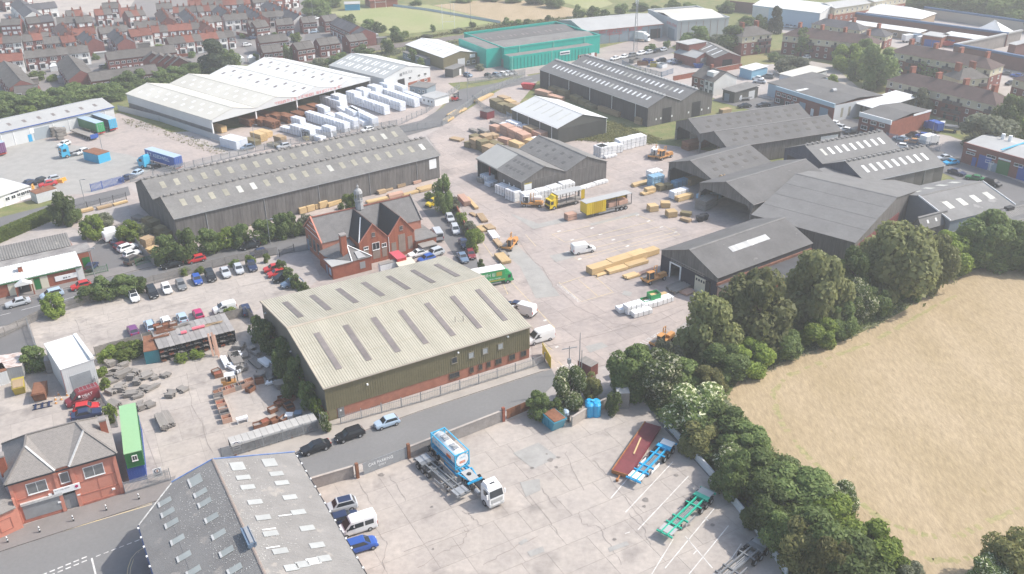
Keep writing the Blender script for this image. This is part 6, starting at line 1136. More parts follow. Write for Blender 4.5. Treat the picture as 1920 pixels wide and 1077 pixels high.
loc,rz=place2((888,912),(812,838));t=thing('tank_trailer','bright blue skeletal trailer under the white tank container','trailer',loc,rz);Lt=12.4;f=Lt/2
b_=MB()
for s in(-1,1):b_.bar((-f,s*.5,1.15),(f,s*.5,1.25),.22,.4)
for x in(-f+.1,-2.4,3.4,f-.1):b_.box(x-.12,x+.12,-1.22,1.22,1.1,1.35)
b_.bar((3.5,-1.15,1.3),(f,-.6,1.3),.16).bar((3.5,1.15,1.3),(f,.6,1.3),.16);b_.build('frame',M['cyan'],t);MB().box(3.5,f-.2,-.75,.75,1.42,1.46).build('deck_plate',M['roof_light'],t);MB().cyl((f-1.6,0,1.47),(f-1.6,0,1.6),.32,n=8).build('tool_cover',M['dark'],t)
for s in(-1,1):MB().box(-.5,3.2,s*1.14-.04,s*1.14+.04,.5,1.0).build('side_guard',M['cyan'],t);MB().bar((3.8,s*.7,.05),(3.8,s*.7,1.1),.16).build('landing_leg',M['dark'],t)
axles(t,[-f+1.1,-f+2.4,-f+3.7])
dd=Vector((math.cos(rz),math.sin(rz),0));tk=thing('tank_container','white tank container in a sky blue frame with orange logos','tank',loc-dd*.55,rz);l2,z0,z1=3.35,1.56,4.15
fr_=MB()
for s in(-1,1):
 for z in(z0+.08,z1-.08):fr_.bar((-l2,s*1.16,z),(l2,s*1.16,z),.14)
 for x in(-l2,l2):fr_.bar((x,s*1.16,z0),(x,s*1.16,z1),.16)
for x in(-l2,l2):
 for z in(z0+.08,z1-.08):fr_.bar((x,-1.16,z),(x,1.16,z),.14)
 for s in(-1,1):
  for z,z2 in((z0+.1,z0+.75),(z1-.1,z1-.75)):fr_.bar((x,s*1.1,z2),(x,s*.5,z),.14)
fr_.build('frame',M['sky'],tk)
tb=MB();zc=(z0+z1)/2+.02;N_=14
tb.cyl((-l2+.35,0,zc),(l2-.35,0,zc),1.13,n=20).cyl((-l2+.35,0,zc),(-l2+.02,0,zc),1.13,.8,20).cyl((l2-.35,0,zc),(l2-.02,0,zc),1.13,.8,20);body=tb.build('tank',M['white'],tk,True);body.data.polygons.foreach_set('use_smooth',[len(p.vertices)==4 for p in body.data.polygons])
MB().cyl((l2-.03,0,zc),(l2+.03,0,zc),1.05,n=8).build('end_panel',M['white'],tk);MB().cyl((-l2+.03,0,zc),(-l2-.03,0,zc),1.05,n=8).build('end_panel',M['white'],tk)
for x in(-1.3,1.3):MB().box(x-.75,x+.75,-.4,.4,zc+1.05,zc+1.19).build('walkway',M['steel'],tk);MB().cyl((x,0,zc+1.15),(x,0,zc+1.3),.3,n=10).build('manhole',M['roof_light'],tk)
lo=paint('logo_orange',(.70,.16,.03));MB().box(l2+.031,l2+.045,-.45,.5,zc-.55,zc-.15).build('orange_logo',lo,tk);marks([6],(l2+.05,-.38,zc-.45),R(90),.2,M['signw'],tk,True,14);marks([7],(l2+.04,-.45,zc+.38),R(90),.2,M['sky'],tk,True,15)
MB().hexa([(.9,-1.13,zc-.25),(2.1,-1.13,zc-.25),(2.1,-1.1,zc+.25),(.9,-1.1,zc+.25),(.9,-1.17,zc-.25),(2.1,-1.17,zc-.25),(2.1,-1.14,zc+.25),(.9,-1.14,zc+.25)]).build('orange_logo',lo,tk);marks([6],(-2.4,-1.14,zc+.2),0,.36,M['sky'],tk,True,16)
skeletal('grey skeletal trailer standing beside the tank trailer','grey',(864,934),(794,872),11.2,deck=M['steel']);skeletal('bright blue skeletal trailer next to the red flat trailer','cyan',(1190,908),(1252,842),11.2,deck=M['signw']);skeletal('mint green skeletal trailer in a marked bay','mint',(1250,1008),(1322,936),11.5,deck=M['roof_light']);skeletal('dark grey skeletal trailer at the bottom edge','grey',(1355,1092),(1412,1042),11.5,deck=M['steel'])
loc,rz=place2((1163,894),(1224,802));t=thing('flat_trailer','dark red flat bed lying in the lorry park with a plank on it','trailer',loc,rz);b_=MB().box(-6.7,6.7,-1.25,1.25,.35,.62).build('bed',mat('maroon_deck',(.20,.055,.06),.85,.2,1),t)
MB().box(-6.75,6.75,1.26,1.34,.25,.80).build('side_rail',mat('rusty_orange',(.42,.17,.06),.8,.3,1),t)if 0 else MB().box(-6.75,6.75,-1.36,-1.26,.25,.82).build('side_rail',mat('rusty_orange',(.42,.17,.06),.8,.3,1),t)
MB().box(-6.75,6.75,1.26,1.36,.25,.72).build('side_rail',M['maroon'],t);MB().box(6.71,6.8,-1.36,1.36,.2,.8).build('end_rail',MATS['rusty_orange'],t);MB().bar((6.8,0,.4),(7.9,0,.3),.14).cyl((7.9,0,.1),(7.9,0,.45),.22,n=8).build('drawbar',MATS['rusty_orange'],t);MB().box(-6.5,-5.2,-1.2,1.2,0,.34).box(4,5,-1.2,1.2,0,.34).build('bearer',M['dark'],t)
pl=tag(MB().bar((-2.1,.0,0),(2.1,0,0),.22,.1).build('plank',M['wood']),'pale plank lying on the dark red flat bed','plank');pl.location=G(1195,836,.7);pl.rotation_euler.z=rz+.12
def curtain(root,L,H0,H1,col,hw=1.25,n=9,open_from=None,roofm=None):
 f=L/2;MB().box(-f,f,-hw,hw,H0-.25,H0).build('deck',M['wood_old'],root);MB().box(-f,f,-hw-.02,hw+.02,H1-.12,H1).build('roof',roofm or M['roof_light'],root)
 MB().box(f-.1,f,-hw,hw,H0+.003,H1-.123).build('bulkhead',M[col],root)
 for x in(-f+.06,-f*.33,f*.33):
  for s in(-1,1):MB().box(x-.06,x+.06,s*(hw-.06)-.06,s*(hw-.06)+.06,H0+.003,H1-.123).build('post',M['dark'],root)
 MB().box(-f,-f+.08,-hw*.95,-hw*.45,H0+.003,H1-.123).build('rear_door',M['grey'],root)
t=thing('curtain_trailer','yellow curtain sided trailer with its curtain gathered at the front','trailer',*place2((1094,408),(1177,388)));L=13.4;curtain(t,L,1.35,4.0,'yellow');f=L/2
cu=MB();n=34
for q in range(n):x=f-.1-q*5.6/n;y=1.27+.10*(q%3)+.05*math.sin(q*2.3);x2=f-.1-(q+1)*5.6/n;y2=1.27+.10*((q+1)%3)+.05*math.sin((q+1)*2.3);cu.face([(x2,y2,1.0),(x,y,1.0),(x,y*.98,3.95),(x2,y2*.98,3.95)])
cu.build('curtain',M['yellow'],t);MB().box(-f,f-.2,-1.24,-1.2,1.4,3.9).build('far_curtain',M['yellow'],t);MB().box(-1.8,3,1.18,1.24,.5,.95).build('side_guard',M['steel'],t)
for s in(-1,1):MB().bar((f-2.4,s*.8,.05),(f-2.4,s*.8,1.2),.16).build('landing_leg',M['steel'],t)
axles(t,[-f+1.6,-f+2.9,-f+4.2]);TRAIL=t
t=thing('curtain_lorry','yellow rigid curtain lorry with open sides and loaded planks','lorry',*place2((1024,394),(1091,377)));L=10.2;f=L/2;bx=link('load_body',None,t);bx.location.x=-1.1
curtain(bx,L-2.2,1.2,3.7,'yellow');MB().box(-f,f-.6,-.45,.45,.7,.94).build('chassis',M['dark'],t);cab=MB().hexa([(f-1.95,-1.2,.5),(f,-1.15,.5),(f,1.15,.5),(f-1.95,1.2,.5),(f-1.95,-1.2,2.75),(f-.25,-1.1,2.6),(f-.25,1.1,2.6),(f-1.95,1.2,2.75)]).hexa([(f-1.95,-1.1,2.76),(f-.8,-1,2.67),(f-.8,1,2.67),(f-1.95,1.1,2.76),(f-1.95,-1.1,3.5),(f-1.5,-.9,3.4),(f-1.5,.9,3.4),(f-1.95,1.1,3.5)]).build('cab',M['yellow'],t)
MB().hexa([(f-.10,-1.0,1.5),(f-.10,1.0,1.5),(f-.22,.95,2.4),(f-.22,-.95,2.4),(f-.06,-1.0,1.5),(f-.06,1.0,1.5),(f-.18,.95,2.4),(f-.18,-.95,2.4)]).build('windscreen',M['glass'],cab);MB().box(f-1.1,f-.4,1.14,1.21,1.5,2.3).build('side_window',M['glass'],cab);MB().box(f-.02,f+.06,-1.1,1.1,.45,1.1).build('grille',M['dark'],cab);MB().box(-2.5,2.2,1.16,1.22,.5,.9).build('side_guard',M['dark'],t)
cu=MB()
for q in range(8):cu.face([(-4.25-q*.14,1.25+.1*(q%2),1.2),(-4.11-q*.14,1.25+.1*((q+1)%2),1.2),(-4.11-q*.14,1.25+.1*((q+1)%2),3.6),(-4.25-q*.14,1.25+.1*(q%2),3.6)])
cu.build('curtain',M['yellow'],t);axles(t,[f-1.3,-f+2.4],1.2)
t=thing('box_lorry','green and white box lorry half hidden by the cream roof','lorry',*place2((953,527),(884,540)));L=9.6;f=L/2;bx=MB().box(-f,f-1.9,-1.24,1.24,.95,3.5).build('box_body',M['green'],t);MB().box(-f-.02,f-1.88,-1.26,1.26,3.503,3.6).build('box_roof',M['signw'],bx);MB().box(-f,f-1.9,-1.262,-1.243,1.15,1.4).build('gold_stripe',M['gold'],bx)
MB().box(1.0,2.2,-1.262,-1.243,2.2,3.1).build('shield_emblem',M['gold'],bx);marks([6],(-2.2,-1.265,2.3),0,.7,M['signw'],bx,True,17);marks([6,8],(-.6,-1.265,1.55),0,.26,M['signw'],bx,True,18)
cab=MB().hexa([(f-1.85,-1.15,.5),(f,-1.05,.5),(f,1.05,.5),(f-1.85,1.15,.5),(f-1.85,-1.15,2.4),(f-.45,-1.0,2.3),(f-.45,1.0,2.3),(f-1.85,1.15,2.4)]).hexa([(f-1.8,-1.0,2.41),(f-.7,-.9,2.35),(f-.7,.9,2.35),(f-1.8,1.0,2.41),(f-1.8,-1.1,3.5),(f-1.6,-.9,3.4),(f-1.6,.9,3.4),(f-1.8,1.1,3.5)]).build('cab',M['green'],t)
MB().hexa([(f-.19,-.95,1.35),(f-.19,.95,1.35),(f-.40,.88,2.15),(f-.40,-.88,2.15),(f-.15,-.95,1.35),(f-.15,.95,1.35),(f-.36,.88,2.15),(f-.36,-.88,2.15)]).build('windscreen',M['glass'],cab);MB().box(f-1.2,f-.6,-1.16,-1.0,1.35,2.0).build('side_window',M['glass'],cab);MB().box(f-.02,f+.06,-1,1,.45,.8).build('bumper',M['dark'],cab);MB().box(-2.5,2.0,-1.2,-1.12,.5,.8).build('side_guard',M['steel'],t);axles(t,[f-1.3,-f+2.0],1.15,.42)
tractor('blue tractor unit without a trailer beside the blue lettered trailer','sky',(266,313),(300,318));tractor('bright blue tractor unit standing by a white car','sky',(120,296),(151,289))
def boxtrailer(label,col,end,front,rear,L=13.4,txt=None,H=4.0,side=None):
 loc,rz=place2(front,rear);t=thing('box_trailer',label,'trailer',loc,rz);f=L/2
 bd=MB().box(-f+.06,f,-1.25,1.25,1.15,H-.1).build('body',M[col],t);MB().box(-f,f,-1.27,1.27,H-.097,H).build('roof',M['iceblue'],t);e=MB().box(-f-.03,-f+.05,-1.25,1.25,1.1,H-.1).build('rear_door',M[end],t)
 for y in(-.85,-.3,.3,.85):MB().bar((-f-.06,y,1.2),(-f-.06,y,H-.2),.06).build('lock_bar',M['steel'],e)
 MB().box(-f,-f+.1,-1.25,1.25,.6,.8).build('bumper',M['red'],t);MB().bar((f-2.5,-.8,.05),(f-2.5,-.8,1.1),.15).bar((f-2.5,.8,.05),(f-2.5,.8,1.1),.15).build('landing_leg',M['dark'],t);axles(t,[-f+1.6,-f+2.9,-f+4.2])
 if txt:
  text(txt,(f-1.0,1.27,2.3),R(180),1.5,M['signw'],bd,vert=True,sx=.98);text(txt,(-f+1.5,-1.27,2.3),0,1.5,M['signw'],bd,vert=True,sx=.98);marks([10],(-1.5,-1.27,1.6),0,.4,M['signw'],bd,True,19)
 return t
boxtrailer('royal blue trailer lettered R.T. KEEDWELL in the lorry yard','blue','blue',(287,304),(333,318),13.4,'R.T. KEEDWELL');boxtrailer('teal sided trailer with bright green rear doors','dgreen','green',(150,240),(190,253));boxtrailer('dark blue trailer with sky blue rear doors beside the teal one','navy','sky',(176,233),(213,246));boxtrailer('blue trailer with a lettered purple rear, cut by the left edge','navy','purple',(-35,272),(14,297))
loc,rz=place2((140,250),(178,263));t=thing('flat_trailer','low flat trailer with a blue tailboard beside the teal trailer','trailer',loc,rz);MB().box(-6,6,-1.25,1.25,1.1,1.3).build('bed',M['wood_old'],t);MB().box(-6.1,-6.01,-1.25,1.25,.6,1.9).build('tailboard',M['blue'],t);MB().box(-6,6,-1.3,-1.26,.9,1.25).build('side_rail',M['blue'],t);axles(t,[-4.6,-3.3,-2.0])
t=thing('tipper_lorry','blue tipper lorry with a pale tipping body by the teal factory','lorry',*place2((911,117),(938,124)));MB().box(-3.6,3.6,-.5,.5,.7,1.0).build('chassis',M['dark'],t);MB().box(1.9,3.7,-1.2,1.2,.6,2.9).build('cab',M['blue'],t);MB().box(3.71,3.75,-1,1,1.8,2.6).build('windscreen',M['glass'],t)
MB().box(-3.8,1.6,-1.25,1.25,1.05,1.15).box(-3.8,1.6,-1.25,-1.17,1.151,2.4).box(-3.8,1.6,1.17,1.25,1.151,2.4).box(1.5,1.6,-1.16,1.16,1.151,2.6).box(-3.8,-3.7,-1.16,1.16,1.151,2.4).build('tipping_body',M['bluegrey'],t);MB().box(-3.83,-3.801,-1.2,1.2,1.1,2.4).build('tailgate',M['cream'],t);axles(t,[2.7,1.2,-1.6,-2.9])
t=thing('box_lorry','white box lorry in front of the grey blue warehouse','lorry',*place2((1218,79),(1180,74)));MB().box(-4.8,2.6,-1.25,1.25,1.0,3.9).build('box_body',M['white'],t);c=MB().hexa([(2.8,-1.2,.5),(4.8,-1.15,.5),(4.8,1.15,.5),(2.8,1.2,.5),(2.8,-1.15,3.4),(4.3,-1.0,2.9),(4.3,1.0,2.9),(2.8,1.15,3.4)]).build('cab',M['white'],t);MB().box(4.55,4.7,-1,1,1.7,2.5).build('windscreen',M['glass'],c);MB().box(-4.7,4.6,-.4,.4,.6,.95).build('chassis',M['dark'],t);axles(t,[3.6,-2.2,-3.4])
t=thing('flatbed_truck','small white flatbed truck beside the green grey shed','truck',*place2((1376,191),(1409,187)));MB().box(-2.9,1.0,-1.05,1.05,.85,1.0).box(-2.9,1.0,-1.05,-1.0,1.0,1.4).box(-2.9,1.0,1.0,1.05,1.0,1.4).build('flat_bed',M['roof_light'],t);c=loft([(2.95,.4,1.0,.85),(2.4,.35,1.2,.98),(1.7,.35,2.1,.95),(1.1,.35,2.15,.95)],BODY).build('cab',M['white'],t);MB().hexa([(2.3,-.8,1.3),(2.3,.8,1.3),(1.8,.75,1.98),(1.8,-.75,1.98),(2.35,-.8,1.33),(2.35,.8,1.33),(1.85,.75,2.0),(1.85,-.75,2.0)]).build('windscreen',M['glass'],c);wheels(t,[2.1,-1.8],1.0,.36)
for i,(px,c_)in enumerate([((1741,272),'white'),((1778,246),'grey'),((1748,246),'blue'),((1703,79),'white'),((1720,78),'bluegrey'),((1730,82),'white'),((1653,76),'white')]):
 p=G(*px);t=thing('scrap_lorry' if i<3 else 'parked_lorry',['white lorry at the scrap yard fence','dark grab lorry at the back of the scrap yard','blue lorry cab beside the scrap yard brick wall','white box lorry behind the flats roofs','blue grey box lorry between two white ones','small white lorry right of the blue grey one','white van body beside the slate house'][i],'lorry',(p.x,p.y,0),(.5,2.6,1.9,.4,.4,.4,.3)[i])
 MB().box(-3,1.2,-1.2,1.2,.9,3.2 if i!=1 else 1.8).build('load_body',M[c_],t);MB().hexa([(1.4,-1.1,.5),(3.2,-1.05,.5),(3.2,1.05,.5),(1.4,1.1,.5),(1.4,-1.1,2.7),(2.8,-1,2.5),(2.8,1,2.5),(1.4,1.1,2.7)]).build('cab',M['white' if i!=2 else 'blue'],t);MB().box(3.0,3.12,-.9,.9,1.5,2.2).build('windscreen',M['glass'],t);axles(t,[2.3,-1.8],1.15,.42)
 if i==1:MB().bar((-2.5,0,1.8),(-2.0,0,4.5),.3).bar((-2.0,0,4.5),(2.6,0,4.9),.25).build('grab_arm',M['dark'],t)
p=G(1778,88);t=thing('helicopter','red and white helicopter near the blue doored brick store','helicopter',(p.x,p.y,0),2.9);loft([(3.2,.9,1.5,.3),(2.4,.6,2.2,.8),(.5,.5,2.5,.9),(-1.2,.8,2.2,.6),(-5.5,1.6,2.0,.12)],BODY).build('fuselage',M['red'],t);MB().box(1.6,2.9,-.6,.6,1.2,1.9).build('canopy',M['glass'],t);MB().box(-5.8,-5.2,-.05,.05,1.7,3.0).build('tail_fin',M['white'],t);MB().bar((-5,0,3.0),(5,0,3.0),.2,.04).bar((0,-5,3.0),(0,5,3.0),.2,.04).cyl((0,0,2.4),(0,0,3.0),.1,n=6).build('rotor',M['dark'],t)
for s in(-1,1):MB().bar((-1.5,s*.9,.05),(2,s*.9,.05),.1).bar((0,s*.9,.05),(0,s*.5,.7),.08).build('skid',M['dark'],t)
#side loaders and forklifts
def sideloader(label,front,rear,mast=True,cabin=True,white=False,col='orange'):
 loc,rz=place2(front,rear);t=thing('side_loader',label,'forklift',loc,rz,'orange side loading forklifts of the timber yard');m=M[col]
 MB().box(-2.7,2.7,-.15,1.1,.75,1.15).box(-2.7,-.55,-1.1,-.151,.75,1.15).box(.55,2.7,-1.1,-.151,.75,1.15).build('chassis',m,t)
 MB().box(-2.5,-.6,-1.0,-.2,1.151,1.22).box(.6,2.5,-1.0,-.2,1.151,1.22).build('load_deck',M['wood_old'],t)
 if mast:
  mm=MB()
  for x in(-.38,.38):mm.bar((x,.3,.8),(x,.3,3.6),.14)
  for z in(1.6,2.6,3.5):mm.box(-.44,.44,.26,.34,z,z+.12)
  mm.build('mast',m,t);MB().box(-.45,-.3,-1.1,.25,.95,1.03).box(.3,.45,-1.1,.25,.95,1.03).build('fork',M['dark'],t)
 MB().box(-2.5,-.7,.2,1.08,1.151,1.7).build('engine_cover',m,t)
 cb=MB()
 for x in(.85,2.2):
  for y in(.25,1.05):cb.bar((x,y,1.15),(x,y,2.7),.08)
 cb.box(.75,2.3,.15,1.12,2.7,2.8).build('cab_frame',m if not white else M['signw'],t);MB().box(.9,2.15,.26,1.04,1.16,2.69).build('cab_glass',M['glass'],t)
 if white:MB().box(-2.3,.5,-1.0,.2,1.4,2.4).build('white_pack',M['wrap_white'],t)
 wheels(t,[1.9,-1.9],1.12,.45,.3);return t
sideloader('orange side loader standing beside the planks left of the yard lane',(946,476),(966,452));sideloader('orange side loader with a tall mast outside the workshop shed',(1208,533),(1243,521));sideloader('orange side loader half hidden under the birch tree',(1226,655),(1256,634));sideloader('orange side loader in front of the back open shed, nearer right',(1232,301),(1257,293));sideloader('orange side loader carrying a white pack before the stacked white boards',(984,386),(1012,387),white=True);sideloader('orange and white side loader left of another near the open shed',(1222,299),(1232,290),white=True)
def forklift(label,px,rz,col,white_top=False):
 p=G(*px);t=thing('forklift',label,'forklift',(p.x,p.y,0),rz);MB().box(-1.3,.9,-.6,.6,.3,1.1).box(-1.5,-.7,-.6,.6,1.101,1.4).build('body',M[col],t);c=MB()
 for x in(-.7,.7):
  for y in(-.52,.52):c.bar((x,y,1.1),(x,y,2.3),.08)
 c.build('cab_frame',M['dark'],t);MB().box(-.85,.85,-.62,.62,2.3,2.4).build('cab_roof',M['signw']if white_top else M['dark'],t);c=MB()
 for y in(-.35,.35):c.bar((1.15,y,.1),(1.15,y,2.9),.12)
 c.box(1.1,1.2,-.4,.4,1.2,1.35).box(1.1,1.2,-.4,.4,2.6,2.75).build('mast',M['dark'],t);MB().box(1.22,2.3,-.4,-.25,.1,.16).box(1.22,2.3,.25,.4,.1,.16).build('fork',M['dark'],t);MB().box(-.4,.1,-.3,.3,1.101,1.7).build('seat',M['dark'],t);wheels(t,[.6,-.9],.65,.34,.25)
forklift('dark yellow forklift beside the rows of white wrapped timber',(573,263),2.2,'gold');forklift('red forklift driving along the estate road',(854,189),.4,'red');forklift('white roofed forklift among the brick crates of the masonry yard',(434,724),.3,'orange',True)
#timber packs, crates and yard clutter
def pack_mesh(L,D,H,m,style):
 def mk():
  b=MB();L2,D2=L/2,D/2
  if style=='wrap':
   e=.06;b.hexa([(-L2,-D2,.1),(L2,-D2,.1),(L2,D2,.1),(-L2,D2,.1),(-L2,-D2,H-e),(L2,-D2,H-e),(L2,D2,H-e),(-L2,D2,H-e)])
   b.hexa([(-L2,-D2,H-e),(L2,-D2,H-e),(L2,D2,H-e),(-L2,D2,H-e),(-L2+e,-D2+e,H),(L2-e,-D2+e,H),(L2-e,D2-e,H),(-L2+e,D2-e,H)])
   for x in(-L2*.6,0,L2*.6):b.box(x-.05,x+.05,-D2-.01,D2+.01,0,H+.006,1)
  else:
   ny,nz_=max(2,min(6,int(D/.22))),max(1,min(6,int(H/.2)))
   for k in range(nz_):
    for j in range(ny):
     dx=random.uniform(-.05,.05)if style=='board' else random.uniform(-.3,.3)
     b.box(-L2+dx,L2+dx,-D2+D*j/ny+.006,-D2+D*(j+1)/ny-.006,.1+(H-.1)*k/nz_+.004,.1+(H-.1)*(k+1)/nz_-.004)
   for x in(-L2*.7,L2*.7):b.box(x-.05,x+.05,-D2,D2,0,.1,1)
  return b.mesh('timber_pack',[M[m],M['wood_old']if style!='wrap' else M['grey']])
 return cached(('pack',round(L,1),round(D,2),round(H,2),m,style),mk)
def pack(x0,y0,x1,y1,D,H,m,label,lay=1,style='board',z=0.03,cat='timber pack',group=None,name='timber_pack',nm=None):
 a,b_=G(x0,y0),G(x1,y1);d=(b_-a).normalized();n=Vector((-d.y,d.x,0));c=(a+b_)/2+n*(D/2);L=(b_-a).length;h=H/lay
 for k in range(lay):
  l=label if lay==1 else label+((', lower layer',', upper layer')if lay==2 else(', bottom layer',', middle layer',', top layer')if lay==3 else(', bottom layer',', second layer',', third layer',', top layer'))[k]
  o=tag(link(name,pack_mesh(L,D,h,m,style),None,(c.x+random.uniform(-.06,.06),c.y+random.uniform(-.06,.06),z+h*k),math.atan2(d.y,d.x)+random.uniform(-.02,.02)),l,cat,group)
def prow(rowname,desc,A,B,n,D,H,m,lay=1,style='wrap',group=None):
 for i in range(n):
  t0,t1=(i+.04)/n,(i+.96)/n;q=lambda t:(A[0]+(B[0]-A[0])*t,A[1]+(B[1]-A[1])*t)
  ly=lay if random.random()<.75 else max(1,lay-1);pack(*q(t0),*q(t1),D,H*ly/lay,m,'%s, %s of %s'%(desc,ORD[i],rowname),ly,style,group=group or 'timber packs stored in rows')
for i,(A,B,n)in enumerate([((524,246),(603,268),4),((546,236),(622,259),4),((572,226),(648,250),4),((592,213),(664,244),4),((630,207),(682,238),3),((662,196),(722,217),3),((690,188),(752,210),3),((712,180),(778,203),4),((735,172),(800,196),3),((650,216),(700,240),2),((600,196),(640,208),2)]):
 prow('the %s outdoor row'%ORD[i],'white wrapped timber pack',A,B,n,2.2,2.9,'wrap',2)
for i,(x,y)in enumerate([(622,199),(650,193),(668,187),(690,181),(712,176)]):pack(x,y,x+16,y+5,3,4,'wrap','tall white wrapped stack inside the white shed, %s bay'%ORD[i],2,'wrap')
for i,(x,y)in enumerate([(470,232),(492,236),(520,226),(545,222),(556,213),(500,224),(575,208),(448,232),(480,222)]):pack(x,y,x+20,y+7,3,2.2,'wood_brown','red brown hardwood stack inside the white shed, %s'%ORD[i],2,'loose')
